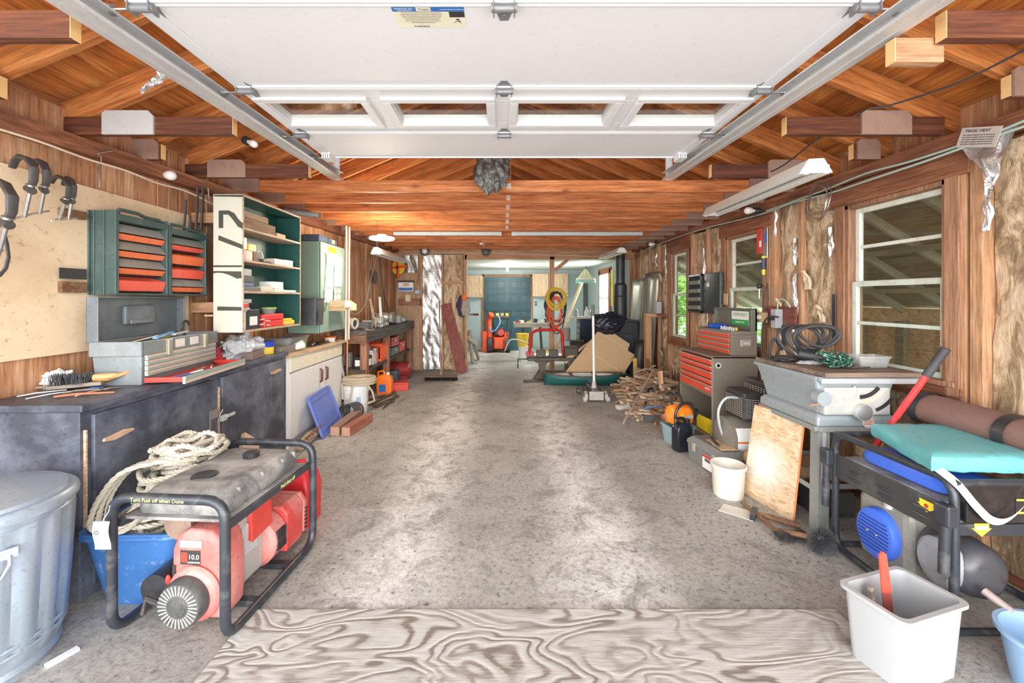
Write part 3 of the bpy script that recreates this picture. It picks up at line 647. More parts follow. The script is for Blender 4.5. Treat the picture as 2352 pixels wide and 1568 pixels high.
# black plastic bag hanging from the first joist
def blob(c, r, seed, nu=72, nv=44, amp=.16, fr=2.2, top=0, smooth=True, fold=.05):
    mb = MB(); vs = []; fs = []; c = V(c)
    for i in range(nv+1):
        t = pi*i/nv
        for k in range(nu):
            a = 2*pi*k/nu; d = V((sin(t)*cos(a), sin(t)*sin(a), -cos(t)))
            m_ = 1+amp*mnoise.noise(d*fr+V((seed,0,0)))+fold*abs(mnoise.noise(V((d.x*4,d.y*4,d.z*2.2+seed))))*2+fold*.35*mnoise.noise(d*11+V((seed,1,2)))-fold
            if top and d.z > 0: m_ *= 1-top*d.z
            vs.append(c+V((d.x*r[0]*m_, d.y*r[1]*m_, d.z*r[2]*m_)))
    for i in range(nv):
        for k in range(nu): fs.append((i*nu+k, i*nu+(k+1)%nu, (i+1)*nu+(k+1)%nu, (i+1)*nu+k))
    return mb.add(vs, fs, smooth)
BAG = paint('dark_bag', (.06,.055,.05), .22, .5, (.28,.26,.23), scale=9, spec=.8, bump=.6)
tag(blob((-.105,3.45,2.50),(.15,.09,.20),3,amp=.25,fr=2.6,fold=.14).obj('plastic_bag', BAG), 'wrinkled black plastic bag hanging below the middle of the open door', 'bag')
# light fixtures -------------------------------------------------
FIXW = paint('fixture_white', (.82,.81,.76), .35, .2, (.5,.45,.36), scale=6); TUBEM = paint('lamp_tube', (.88,.88,.86), .25, 0)
def shop_light(name, p0, p1, label, chains=(), wd=.15, tubes=True, roll=0):
    p0 = V(p0); p1 = V(p1); d = p1-p0; L = d.length
    t = thing(name, label, 'light fixture', p0); t.rotation_euler = frame_rot(d, (0,0,1)).to_euler()
    mb = MB(); h = wd/2
    prof = [(-h,-.045),(-h*.45,.03),(h*.45,.03),(h,-.045),(h-.004,-.047),(h*.42,.022),(-h*.42,.022),(-h+.004,-.047)]
    mb.prism(prof, (0,0,0),(0,1,0),(0,0,1),(L,0,0)); mb.obj('reflector', FIXW, t)
    mb = MB(); mb.b(0,L,-h*.35,h*.35,.005,.02); 
    mb.obj('ballast_cover', FIXW, t)
    for x in (0,L): 
        e = MB(); e.prism([(-h,-.045),(-h*.45,.032),(h*.45,.032),(h,-.045)], (x-.001,0,0),(0,1,0),(0,0,1),(.002 if x else -.002,0,0))
        for q in (-.3,.3): e.b(x-.012,x+.012,q*wd-.011,q*wd+.011,-.052,-.005)
        e.obj('end_plate', FIXW, t)
    if tubes:
        for q in (-.3,.3):
            MB().cyl((.02,q*wd,-.03),(L-.02,q*wd,-.03),.016,n=12).obj('lamp_tube', TUBEM, t)
    return t
a = onx(0,0,2.5)
p0 = at(1874,378,2.22); p1 = at(1634,484,3.85)
sl = shop_light('shop_light', p0, p1, 'long white fluorescent shop light hanging on chains along the right wall', wd=.165)
def chain(pa, pb, name='chain', label=None, par=None):
    pa = V(pa); pb = V(pb); n = max(2,int((pb-pa).length/.014)); mb = MB(); d = (pb-pa)/n
    for k in range(n):
        c = pa+d*(k+.5); u = V((1,0,0)) if k%2 else V((0,1,0)); z = d.normalized()
        mb.tube([c+u*cos(q)*.004+z*sin(q)*.010 for q in [i*pi/3 for i in range(6)]],.0012,4,closed=True)
    return mb.obj(name, STEEL, par)
iv = Matrix.Identity(4)
chain(at(1873,366,2.24), at(1875,310,2.33), label=None); tag(bpy.data.objects['chain'], 'thin chain holding up the near end of the long shop light', 'chain')
c2 = chain(at(1640,470,3.83), at(1620,425,3.9)); tag(c2, 'thin chain holding up the far end of the long shop light', 'chain')
shop_light('shop_light', at(1428,573,6.5), at(1385,588,7.5), 'short looking white shop light beside the black stovepipe', wd=.17)
shop_light('shop_light', at(864,574,4.95), at(925,597,7.3), 'dusty fluorescent shop light above the back left workbench', wd=.13)
for k,(a_,b_,lab) in enumerate(((at(866,571,4.98),V((at(866,571,4.98).x,4.98,2.35)),'short chain holding the near end of the left shop light'),(at(923,594,7.26),V((at(923,594,7.26).x,7.26,2.35)),'short chain holding the far end of the left shop light'),(at(1427,570,6.52),V((at(1427,570,6.52).x,6.52,2.35)),'short chain holding the shop light by the stovepipe'))): tag(chain(a_,b_), lab, 'chain')
# lit round lamp
lt = thing('ceiling_lamp', 'glowing oval ceiling lamp, the only lit lamp over the left workbench', 'lamp', at(877,545,4.6))
MB().lathe([(.05,.0),(.05,.03),(.04,.035)],(0,0,0)).obj('lamp_base', FIXW, lt)
mb = MB(); mb.tube([(cos(a_)*.125,sin(a_)*.125,-.012) for a_ in [2*pi*i/28 for i in range(28)]],.014,8,closed=True); mb.obj('glowing_ring', emit('lamp_glow', (1,.9,.72), 22), lt)
l_ = lamp('lamp_light', 'POINT', tuple(at(877,545,4.6)-V((0,0,.09))), (0,0,0), 45, (1,.86,.66), .12)
# pale strips under the joists
for (xa, xb, lab) in ((905,1152,'left pale metal strip fixture under the joists'),(1175,1475,'right pale metal strip fixture under the joists')):
    a_ = at(xa,534,5.95); b_ = at(xb,534,5.95); mb = MB(); mb.b(a_.x,b_.x,5.92,6.0,2.335,2.385); tag(mb.obj('strip_light', paint('strip_grey', (.6,.66,.68), .4, .15)), lab, 'light fixture')
# bare bulbs
BULB = paint('bulb_glass', (.88,.86,.82), .15, .05, spec=.8)
def bulb(p, d, label, r=.032):
    d = V(d).normalized(); t = thing('light_bulb', label, 'light bulb', p)
    MB().lathe([(.026,-.045),(.03,-.04),(.03,.0),(.024,.01)],(0,0,0),16,d).obj('socket', BLACK, t)
    MB().lathe([(.014,0),(.016,.02),(r*.9,.05),(r,.07),(r*.9,.09),(r*.5,.103),(.002,.106)],(0,0,0),18,d).obj('bulb', BULB, t)
p = onl(372,402,.05); bulb(p, (1,-.15,-.08), 'bare white bulb in a black socket at the top of the left wall', .034)
p = onx(1735,484,2.42); bulb(p, (-1,-.0,.02), 'bare bulb near the window under the long shop light', .034)
bulb(onx(1505,560,2.44), (-1,0,-.1), 'small bare bulb on the right near the stovepipe', .032)
bulb(at(570,325,3.0), (.6,-.3,-.3), 'bare bulb up among the left rafters', .026)
t = thing('round_light', 'small round white ceiling fixture above the foil wall', 'light fixture', at(976,577,7.95)); MB().lathe([(.09,.0),(.09,.02),(.06,.03)],(0,0,0),20,(0,-1,0)).obj('base_plate', DSTEEL, t); MB().ell((0,-.04,0),(.055,.03,.055)).obj('globe', BULB, t)
t = thing('round_light', 'empty round grey ceiling box above the rear opening', 'light fixture', at(1116,577,7.95)); MB().lathe([(.085,.0),(.085,.03),(.07,.04)],(0,0,0),20,(0,-1,0)).obj('base_plate', DSTEEL, t); MB().tube([(cos(a)*.07,-.03,-.04+sin(a)*.07) for a in [i*.3 for i in range(21)]],.004,5).obj('cord_loop', DSTEEL, t)
t = thing('porcelain_socket', 'white porcelain ceiling socket with a pull cord above the rear opening', 'lamp holder', at(1106,555,6.9)); MB().lathe([(.05,0),(.04,-.03),(.03,-.05)],(0,0,0)).obj('socket', OFFWH, t); MB().tube([(.0,0,-.05),(.04,0,-.09),(.06,0,-.02)],.003,5).obj('cord', OFFWH, t)
t = thing('far_bulb', 'bare ceiling bulb hanging in the pale far room', 'light bulb', (.08,10.2,2.25)); MB().lathe([(.05,0),(.045,-.03),(.03,-.06)],(0,0,0)).obj('socket', WHITEP, t); MB().lathe([(.014,-.06),(.03,-.1),(.034,-.13),(.02,-.16),(.002,-.165)],(0,0,0)).obj('bulb', emit('bulb_soft', (1,.97,.9), 3), t)
# cables ---------------------------------------------------------
def cable(pts, r, mat, label, name='cable', cat='cable', n=6):
    P = [V(p) for p in pts]; out = []
    for i in range(len(P)-1):
        a, b_, c, d = P[max(0,i-1)], P[i], P[i+1], P[min(len(P)-1,i+2)]
        for k in range(6):
            t = k/6; out.append(.5*((2*b_)+(c-a)*t+(2*a-5*b_+4*c-d)*t*t+(3*b_-a-3*c+d)*t**3))
    out.append(P[-1]); return tag(MB().tube(out, r, n).obj(name, mat), label, cat)
CREAM = paint('cream_cable', (.72,.62,.48), .5, .2); MINT = paint('mint_cable', (.42,.55,.48), .5, .25, (.3,.36,.3))
cable([onl(px,py,.12) for px,py in ((-40,285),(90,325),(200,365),(290,392),(360,420),(430,440),(500,475))], .006, CREAM, 'cream cable sagging along the top of the left wall')
cable([onx(px,py,2.46) for px,py in ((2420,252),(2352,278),(2250,318),(2100,368),(1990,398),(1900,434),(1850,452),(1760,484))], .007, MINT, 'upper pale green cable running along the right top plate')
cable([onx(px,py,2.455) for px,py in ((2420,262),(2352,290),(2250,325),(2120,372),(2000,412),(1910,442),(1820,466),(1740,494),(1600,530),(1500,566),(1470,580))], .007, MINT, 'lower pale green cable running along the right top plate to the stove')
cable([at(2370,106,1.75),at(2200,190,2.0),at(2050,240,2.25),at(1985,255,2.33),at(1890,310,2.45),at(1790,385,3.0),at(1720,410,3.5)], .005, RUBBER, 'dark cable strung diagonally through the right rafters')
cable([at(790,571,6.8),at(900,585,7.9),at(1060,580,7.98),at(1250,585,7.98),at(1400,590,7.98)], .006, CREAM, 'thin pale cable across the rear header')
cable([onl(868,574,.08),onl(862,600,.08),onl(850,650,.1),onl(838,700,.1),onl(818,722,.1),onl(806,715,.12)], .006, MINT, 'grey cord looping down beside the green cabinet')
cable([onl(872,592,.06),onl(877,640,.06),onl(882,680,.06),onl(893,712,.08)], .007, RUBBER, 'black cord hanging down the left wall to the bench grinder')
# wire coil on the right wall
mb = MB(); cc = onx(1884,458,2.44); random.seed(5)
for k in range(6):
    r = .125+random.uniform(-.02,.02); o = V((0,random.uniform(-.015,.015),random.uniform(-.02,.02)))
    mb.tube([cc+o+V((-.008*k+.01*sin(3*a), r*.85*cos(a), r*1.05*sin(a)-.02)) for a in [2*pi*i/26 for i in range(26)]],.0022,5,closed=True)
tag(mb.obj('wire_coil', STEEL), 'coil of thin shiny wire hanging under the right top plate', 'wire coil')
# cardboard instruction tag and foil scrap
t = thing('instruction_card', 'grey printed cardboard card tucked behind the cables above the right insulation', 'card', onx(2247,315,2.45)); t.rotation_euler = (0,0,0)
TAG = paint('tag_grey', (.5,.44,.4), .8, .3, (.35,.3,.27))
m_ = frame_rot((0,-1,-.35),(-1,0,0)); MB().box((0,0,0),(.19,.10,.003),m_).obj('card_sheet', TAG, t, bev=.002)
e = m_.to_euler(); text('MAGIC HEAT', .02, INK, t, tuple(m_@V((-.01,.032,.003))), e)
for k in range(5): text('heat reclaimer installation notice for wood stoves', .0075, INK, t, tuple(m_@V((0,.012-.011*k,.003))), e)
mb = MB(); c0 = onx(2265,370,2.46)
def fsc(u,v): 
    w = (1-v)**1.1; return c0+V((-.03*mnoise.noise(V((u*3,v*3,1))), -(u-.5)*.26*w-.03*v, (.5-v)*.26+.02*mnoise.noise(V((u*4,v*5,7)))))
mb.sheet(fsc,10,12,smooth=False); tag(mb.obj('foil_scrap', FOIL), 'large torn silver foil scrap drooping below the cardboard card on the right wall', 'foil')
mb = MB(); c0 = onl(352,190,.5); c0 = at(352,188,2.2)
mb.sheet(lambda u,v: at(385-62*v+(u-.5)*34*(1-v),168+42*v+(u-.5)*10,2.2)+V((0,.03*mnoise.noise(V((u*4,v*6,2))),0)),8,12,smooth=False); tag(mb.obj('torn_plastic', FOIL), 'torn silvery plastic strip caught on a left rafter', 'plastic scrap')
# far strip across joists (tube up on joists, grey drainpipe end)
t = thing('grey_pipe', 'dark grey plastic pipe lying on the joists above the green shelves', 'pipe', (0,0,0)); pa = at(676,487,4.2); pb = at(728,492,4.45)
MB().cyl(pa-V((.12,0,-.01)),pb,.035,n=16).obj('pipe_body', paint('pipe_grey', (.1,.11,.12), .5), t); MB().cyl(pb-V((.10,0.01,-.003)),pb-V((.05,.005,-.002)),.036,n=16).obj('blue_band', paint('pale_blue', (.35,.5,.7), .5), t)
# ================= left side =================
NAVY = paint('worn_black_paint', (.05,.056,.078), .45, .8, (.22,.245,.31), scale=3.2, lo=.42, hi=.72, bump=.15)
CREAMW = paint('old_white_paint', (.74,.75,.74), .5, .25, (.45,.36,.24), scale=6, lo=.55, hi=.78)
def box_thing(name, label, cat, c, d, mat, rz=0, bev=.003, group=None):
    o = MB().box((0,0,d[2]/2), d).obj(name, mat, bev=bev, loc=c, rz=rz); return tag(o, label, cat, group)
# ---- black cabinet ----
ang = math.atan2(1.903,-.055); Q = Matrix.Rotation(ang,4,'Z')
bc = thing('base_cabinet', 'long worn black base cabinet with two doors along the left wall', 'cabinet', (-1.965,1.907,0), ang)
L = 1.905
MB().prism([(0,0.012),(L,0.012),(L,.37),(0,.52)], (0,0,.0),(1,0,0),(0,1,0),(0,0,.89)).obj('body', NAVY, bc, bev=.004)
MB().prism([(-.015,-.012),(L,-.012),(L,.37),(-.015,.535)], (0,0,.89),(1,0,0),(0,1,0),(0,0,.035)).obj('countertop', NAVY, bc, bev=.006)
TANW = wood('tan_wood', (.5,.3,.18), (.62,.42,.28), (.72,.52,.38), 'X', 1, stain=.1)
for k, (a, b_) in enumerate(((.05,.88),(.98,1.84))):
    d = MB().b(a,b_,-.008,.012,.05,.865).obj('door', NAVY, bc, bev=.004)
    lx = a+.12 if k == 0 else b_-.16
    MB().prism([(-.085,-.008),(-.03,-.02),(.08,-.004),(.085,.008),(.03,.018),(-.08,.006)], (lx,-.009,.73 if k==0 else .78),(1,0,0),(0,0,1),(0,-.012,0)).obj('turn_latch', TANW, d, bev=.002)
mb = MB(); mb.b(.84,.93,-.012,-.0085,.60,.66); mb.b(.84,.855,-.011,-.0085,.45,.65); h = mb.obj('hinge_plate', STEEL, bc, bev=.001)
mb = MB(); mb.b(.95,1.0,-.03,-.008,.56,.60); mb.b(.99,1.08,-.035,-.02,.575,.595); mb.tube([(.935,-.015,.60),(.93,-.03,.63),(.945,-.03,.645),(.955,-.015,.62)],.004,6); mb.obj('hasp', GALV, bc, bev=.001)
for sx_ in (.02,.96,1.87):
    MB().b(sx_-.004,sx_+.004,-.0005,.013,.3,.8).obj('scratch_strip', TANW if sx_<1 else NAVY, bc)
# ---- white cabinet ----
wc = thing('base_cabinet', 'old white painted base cabinet with brown handles and a plywood worktop', 'cabinet', (-2.045,3.835,0), math.atan2(1.3,-.005))
Lw = 1.30
MB().prism([(0,.012),(Lw,.012),(Lw,.27),(0,.32)], (0,0,.0),(1,0,0),(0,1,0),(0,0,.86)).obj('body', CREAMW, wc, bev=.003)
MB().b(.0,.05,-.006,.012,.0,.86).obj('corner_post', WHITEP, wc, bev=.003)
for a,b_ in ((.055,.78),(.79,Lw)): MB().b(a,b_,-.012,.012,.07,.70).obj('door', CREAMW, wc, bev=.004)
MB().b(.052,Lw,-.018,.012,.715,.86).obj('drawer_front', paint('yellowed_white', (.74,.7,.58), .5, .4, (.45,.34,.2), scale=7), wc, bev=.006)
HB = paint('brown_handle', (.14,.05,.035), .5, .2)
for x in (.69,.83): MB().tube([(x,-.012,.50),(x,-.035,.51),(x,-.035,.63),(x,-.012,.64)],.013,8).obj('handle', HB, wc)
wt = MB().prism([(-.01,-.03),(1.40,-.045),(1.40,.24),(-.01,.36)], (0,0,.862),(1,0,0),(0,1,0),(0,0,.03)).obj('worktop', wood('worktop_ply', (.5,.33,.19), (.62,.44,.28), (.72,.54,.36), 'X', 1, stain=.3), wc, bev=.003)
# blue lid leaning
BLID = paint('blue_lid_plastic', (.13,.2,.6), .42, .3, (.3,.4,.75), scale=4)
p0 = fl(741,1009); p1 = fl(783,965); t0 = at(716,908,4.24)
xd = (p1-p0).normalized(); zd = (t0-p0); zd = (zd-xd*zd.dot(xd)); hh = zd.length; zd.normalize()
m_ = Matrix((xd, zd.cross(xd), zd)).transposed(); Lx = (p1-p0).length+.04
t = thing('storage_lid', 'blue plastic storage bin lid leaning against the white cabinet', 'lid', p0, m_.to_euler())
MB().b(0,Lx,-.006,.006,0.005,hh).obj('lid_panel', BLID, t, bev=.005)
mb = MB(); P_ = [(.0,.0),(Lx,.0),(Lx,hh),(0,hh)]
mb.tube([(0.01,0,.03),(0.03,0,.01),(Lx-.03,0,.01),(Lx-.01,0,.03),(Lx-.01,0,hh-.03),(Lx-.03,0,hh-.01),(.03,0,hh-.01),(.01,0,hh-.03)],.015,8,closed=True); mb.obj('lid_rim', BLUE if 0 else BLID, t)
mb = MB(); mb.tube([(.07,-.008,.07),(Lx-.07,-.008,.07),(Lx-.07,-.008,hh-.07),(.07,-.008,hh-.07)],.006,6,closed=True); mb.obj('lid_ridge', BLID, t)
# timbers
def timber(px0,py0,px1,py1,mat,lab,w=.095,z=0,name='timber'):
    a = fl(px0,py0,z); b_ = fl(px1,py1,z); d = b_-a; o = MB().b(0,d.length,-w/2,w/2,0,w).obj(name, mat, bev=.004, loc=a, rz=math.atan2(d.y,d.x))
    e = MB().b(-.0015,0,-w/2+.003,w/2-.003,.003,w-.003).obj('cut_end', paint('pink_end', (.62,.36,.26), .8, .3), o); return tag(o, lab, 'timber')
timber(769,1001,824,957,wood('timber_brown',(.25,.14,.1),(.36,.22,.17),(.48,.33,.27),'X'), 'short greyish brown timber, left one of the pair beside the blue lid')
timber(794,1002,848,968,wood('timber_red',(.28,.08,.05),(.42,.15,.1),(.55,.25,.18),'X'), 'short reddish square timber on the floor, right one of the pair')
o = MB().tube([fl(690,1024,.05)+V((.0,0,0)),fl(712,1002,.05),fl(735,985,.05)],[.045,.05,.04],9).obj('log', wood('log_wood',(.3,.2,.13),(.5,.38,.27),(.62,.5,.38),'Y')); tag(o, 'split log lying under the rusted foot of the white cabinet', 'log')
mb = MB(); random.seed(2); P_ = [fl(700+k*3,1010-k*2.6,.12)+V((0,0,.012*((k%2)*2-1))) for k in range(14)]; mb.tube(P_,.008,5); tag(mb.obj('rusty_chain', paint('rust', (.2,.09,.05), .8, .4)), 'rusty chain draped along the bottom of the white cabinet', 'chain')
# ---- bookcase on the wall ----
DG = paint('dark_green_interior', (.015,.085,.075), .5, .3, (.06,.16,.14), scale=3)
bk = thing('wall_shelf', 'tall hanging shelf unit, cream outside with black painted strokes, dark green inside', 'shelf', (-1.98,3.10,1.16))
W_, D_, Hh = .88, .225, 1.05
CP = paint('cream_panel', (.62,.6,.5), .6, .22, (.5,.45,.34), scale=9)
EDG = wood('shelf_edge', (.45,.3,.2), (.6,.45,.32), (.7,.55,.4), 'Y', 1)
MB().b(-D_,0,0,.015,0,Hh).obj('side_panel', CP, bk, bev=.003)
MB().b(-D_,0,W_-.015,W_,0,Hh).obj('side_panel', DG, bk)
MB().b(-D_,-D_+.008,.015,W_-.015,0,Hh).obj('back_panel', DG, bk)
ZS = [0,.30,.54,.785,Hh-.015]
for k, z in enumerate(ZS):
    s_ = MB().b(-D_+.008,-.004,.015,W_-.015,z,z+.015).obj('shelf_board', DG if k in (4,) else EDG, bk)
    MB().b(-.004,0,.015,W_,z,z+.016).obj('shelf_edge', EDG, s_)
MB().b(-.004,.001,0,.014,0,Hh).obj('front_edge', EDG, bk); MB().b(-.004,.001,W_-.014,W_,0,Hh).obj('front_edge', EDG, bk)
for z in (.15,.85): MB().b(-.49,-D_,.1,.8,z,z+.08).obj('wall_cleat', STUDX, bk)
STK = paint('olive_black', (.06,.06,.045), .6, .2)
def pp(x, y): return ((-D_+(x-150)/262*D_), (1418-y)/1240*Hh)
for poly in ([(200,325),(290,325),(340,350),(372,400),(412,440),(412,490),(370,470),(320,400),(285,362),(240,362),(240,482),(200,482)],
             [(198,546),(412,632),(412,672),(198,590)],[(150,815),(405,815),(405,832),(150,832)],[(150,866),(400,870),(404,930),(360,935),(300,905),(240,885),(190,882),(150,888)],
             [(188,1183),(402,1188),(402,1222),(188,1220)],[(160,185),(416,185),(416,205),(160,200)]):
    MB().prism([pp(*q) for q in poly], (0,-.0012,0),(1,0,0),(0,0,1),(0,.001,0)).obj('painted_stroke', STK, bk)
MB().lathe([(.008,0),(.006,.03),(.01,.05),(.004,.055)],(-D_+.005,-.01,.13),10,(-1,-.3,0)).obj('peg', TANW, bk)
def Yb(px): return 1.99*F/(CX-px)
def sb(name, lab, cat, px0, px1, level, h, mat, x0=-.03, dp=.12, bev=.003, z=0, **k):
    y0, y1 = Yb(px0), Yb(px1); zz = 1.16+ZS[level]+.0155+z
    y0 = max(y0,3.12); 
    return tag(MB().b(-dp/2,dp/2,-(y1-y0)/2,(y1-y0)/2,0,h).obj(name, mat, bev=bev, loc=(-1.98+x0-dp/2,(y0+y1)/2,zz)), lab, cat)
BRW = wood('brown_plank', (.12,.05,.025), (.22,.11,.055), (.32,.19,.11), 'Y', 1); BR2 = wood('tan_plank', (.26,.17,.1), (.36,.26,.17), (.46,.35,.24), 'Y', 1)
sb('plank','thick dark brown plank on the top shelf of the cream unit','plank',560,638,3,.09,BRW); sb('plank','thinner weathered plank lying on the dark brown one on the top shelf','plank',563,622,3,.05,BR2,z=.091,dp=.09)
sb('wood_block','small pale wood block on the right of the top shelf','wood block',642,661,3,.04,PALE,dp=.06)
REDP = paint('red_plastic', (.75,.04,.04), .35, .12); GREYP = paint('grey_plastic', (.42,.43,.45), .45, .2); BEIGE = paint('beige_plastic', (.68,.64,.54), .45, .2); DGREY = paint('dark_grey_plastic', (.13,.13,.14), .45, .25)
sb('small_box','red small parts box on the left of the second shelf','box',558,570,2,.085,REDP); sb('small_box','white and red carton beside the red box on the second shelf','box',571,586,2,.08,paint('carton_white',(.8,.75,.7),.6)); sb('wood_block','brown wood offcut beside the cartons on the second shelf','wood block',588,598,2,.075,BRW)
sb('small_box','grey white carton stacked on the red box','box',558,573,2,.09,WHITEP,z=.086,dp=.09); sb('small_box','yellow carton stacked on the white one','box',577,594,2,.055,YELLOW,z=.081,dp=.07)
t = thing('cable_bundle','tangled light switch cables in the middle of the second shelf','cable bundle',(-2.05,Yb(622),1.16+ZS[2]+.016)); random.seed(8)
for k in range(3):
    mb = MB(); P_ = [(random.uniform(-.04,.04),random.uniform(-.1,.1),.008+random.uniform(0,.04)) for _ in range(9)]; mb.tube(P_,.006,6); mb.obj('cord', [DGREY,OFFWH,GREYP][k], t)
MB().tube([(0,-.06+.045*cos(a),.055+.045*sin(a)) for a in [i*.35 for i in range(18)]],.005,6,closed=True).obj('ring', OFFWH, t)
sb('small_box','white box at the right of the second shelf','box',660,678,2,.06,OFFWH); sb('small_box','long cream box behind the cables on the second shelf','box',636,659,2,.055,BEIGE)
sb('small_case','grey lidded case on the left of the third shelf','case',557,584,1,.055,GREYP,z=.12); sb('small_case','black case in the stack on the third shelf','case',557,590,1,.05,BLACK,z=.068); sb('small_case','blue case in the stack on the third shelf','case',557,589,1,.03,paint('slate_blue',(.1,.15,.3),.45),z=.036); sb('manual','flat dark booklet at the bottom of the third shelf stack','booklet',557,604,1,.034,DGREY,dp=.16)
sb('small_box','pale stack of papers in the middle of the third shelf','papers',606,634,1,.045,BEIGE,dp=.15); sb('small_box','white box lying on a flat carton on the third shelf','box',632,656,1,.06,WHITEP,z=.031); sb('small_box','flat white carton on the third shelf','box',636,658,1,.03,OFFWH); sb('small_box','thin white and red box at the right of the third shelf','box',660,686,1,.022,PAPER)
sb('battery','black boxed battery with white label on the bottom shelf','battery',573,602,0,.155,BLACK,dp=.14); MB().b(.0,.0015,-.05,.05,.03,.1).obj('label', PAPER, bpy.context.scene.objects['battery'], loc=(.0705,0,.0))
sb('small_box','white splattered carton at the left end of the bottom shelf','box',555,571,0,.14,OFFWH); sb('small_case','grey tray on the carton, bottom shelf','case',556,580,0,.03,GREYP,z=.141); sb('small_case','red flat case on the grey tray, bottom shelf','case',556,578,0,.035,REDP,z=.172); sb('small_case','grey lid topmost on the bottom shelf stack','lid',556,584,0,.03,GREYP,z=.208)
for k, (z, lab) in enumerate(((0,'lower red tool case on the bottom shelf'),(.056,'upper red tool case on the bottom shelf'))): sb('tool_case',lab,'case',[614,610][k],[656,657][k],0,.053,REDP,z=z,bev=.008)
sb('tool_case','yellow plastic case beside the red cases on the bottom shelf','case',658,682,0,.04,YELLOW,bev=.008); sb('wood_block','yellow strip lying on the yellow case','strip',659,676,0,.018,YELLOW,z=.041,dp=.05)
t = thing('food_container','clear tub with a green lid on top of the red tool cases','container',(-2.07,Yb(638),1.16+.0155+.11)); MB().lathe([(.045,0),(.06,.045)],(0,0,0),20).obj('tub', CLEAR, t); MB().lathe([(.063,.045),(.063,.052),(.055,.056)],(0,0,0),20).obj('lid', paint('lime',(.4,.65,.15),.4), t)
mb = MB(); mb.sheet(lambda u,v: V((-.02*u,.02+.10*u*(1-v*.3)+.0*v,.01+.13*u+.05*v*(1-u)*0-.05*v)),5,5); o = mb.obj('translucent_lid', CLEAR, loc=(-1.99,Yb(603),1.22)); tag(o,'translucent curved lid leaning on the red cases, bottom shelf','lid')
mb = MB(); mb.tube([(.02*sin(2*a),.06*cos(a),.008+.003*(k_)) for k_, a in enumerate([i*.5 for i in range(24)])],.004,5); tag(mb.obj('cord', OFFWH, loc=(-2.02,Yb(616),1.178)), 'loop of white cord spilling over the bottom shelf edge', 'cord')
# ---- green wall cabinet ----
SAGE = paint('sage_green', (.22,.33,.27), .4, .25, (.25,.33,.27), scale=5)
gc = thing('wall_cabinet','pale green metal wall cabinet with papers taped to its door','cabinet',(-1.98,4.42,1.04))
GW, GD, GH = .67, .36, 1.0
MB().b(-GD,-.02,0,GW,0,GH).obj('body', SAGE, gc, bev=.008)
d = MB().b(-.019,0,.004,GW-.004,.004,GH-.004).obj('door', SAGE, gc, bev=.006)
mb = MB()
for (y0,y1,z0,z1) in ((.09,.58,.32,.88),): 
    mb.b(0,.004,y0,y1,z0,z0+.012); mb.b(0,.004,y0,y1,z1-.012,z1); mb.b(0,.004,y0,y0+.012,z0,z1); mb.b(0,.004,y1-.012,y1,z0,z1)
mb.obj('door_ridge', SAGE, d); MB().tube([(.01,.1+.03*cos(a),.3+.045*sin(a)) for a in [i*.5 for i in range(13)]],.006,6,closed=True).obj('ring_handle', SAGE, d)
def paper(y0,y1,z0,z1,mat,n='taped_paper'): return MB().sheet(lambda u,v: V((.004+.006*sin(3*u+v*2)**2,y0+(y1-y0)*u,z0+(z1-z0)*v)),4,6).obj(n, mat, gc)
NEWS = paint('newsprint', (.62,.61,.58), .8, .7, (.35,.34,.33), scale=40, lo=.4, hi=.6)
paper(.12,.32,.66,.87,NEWS); paper(.10,.30,.5,.655,PAPER); paper(.07,.28,.33,.49,PAPER); paper(.33,.56,.52,.88,PAPER); paper(.32,.52,.22,.50,paint('sketch_paper',(.7,.68,.62),.8,.9,(.2,.2,.2),scale=14,lo=.45,hi=.55))
st_ = MB().b(.0,.002,.19,.40,.905,.965).obj('sticker', paint('sticker_yellow',(.9,.72,.02),.4), gc); text('JEGS', .062, INK, st_, (.003,.295,.935), (R(90),0,R(90)), sx=1.25)
t = thing('paper_towel_holder','pale wooden box holder with a white paper towel roll on the green cabinet','paper towel holder',(-1.955,4.72,1.25))
t.location = at(752,702,4.62); mb = MB(); mb.b(0,.2,-.005,.007,-.06,.06); mb.obj('side_board', PALE, t, bev=.002)
MB().prism([(0.0,-.06),(.2,-.06),(.2,.01),(.13,.06),(0,.06)], (0.03,.27,0),(1,0,0),(0,0,1),(0,.012,0)).obj('side_board', PALE, t, bev=.002)
MB().cyl((.12,.01,.0),(.12,.27,.0),.05,n=20).obj('paper_roll', PAPER, t)
t = thing('waste_bin','black plastic bin hooked on the near side of the green cabinet','bin',(0,4.30,0)); BB = paint('bin_black',(.055,.057,.06),.45,.3,(.2,.2,.21))
t.location = at(714,746,4.30); 
def rrect(w, d, r, z, n=4):
    out = []
    for cx_, cy_, a0 in ((w-r,d-r,0),(-w+r,d-r,90),(-w+r,-d+r,180),(w-r,-d+r,270)):
        for k in range(n+1):
            a = R(a0+90*k/n); out.append(V((cx_+r*cos(a), cy_+r*sin(a), z)))
    return out
def tubbin(mb, w0,d0,w1,d1,h,r,lip=.01,th=.004):
    mb.loft([rrect(w0,d0,r,0),rrect(w1,d1,r,h-.001),rrect(w1+lip,d1+lip,r,h),rrect(w1+lip,d1+lip,r,h+.012),rrect(w1-th,d1-th,r,h+.012),rrect(w0-th,d0-th,r*.9,.006)]); return mb
tubbin(MB(),.095,.09,.105,.10,.27,.02).obj('bin_body', BB, t); MB().b(.112,.13,-.09,-.05,.03,.16).obj('side_tab', BB, t)
t = thing('tool_case','navy blue zip case with a small label on top of the green cabinet','case',(-2.1,4.55,2.041)); NV = paint('navy_fabric',(.05,.08,.13),.7,.2)
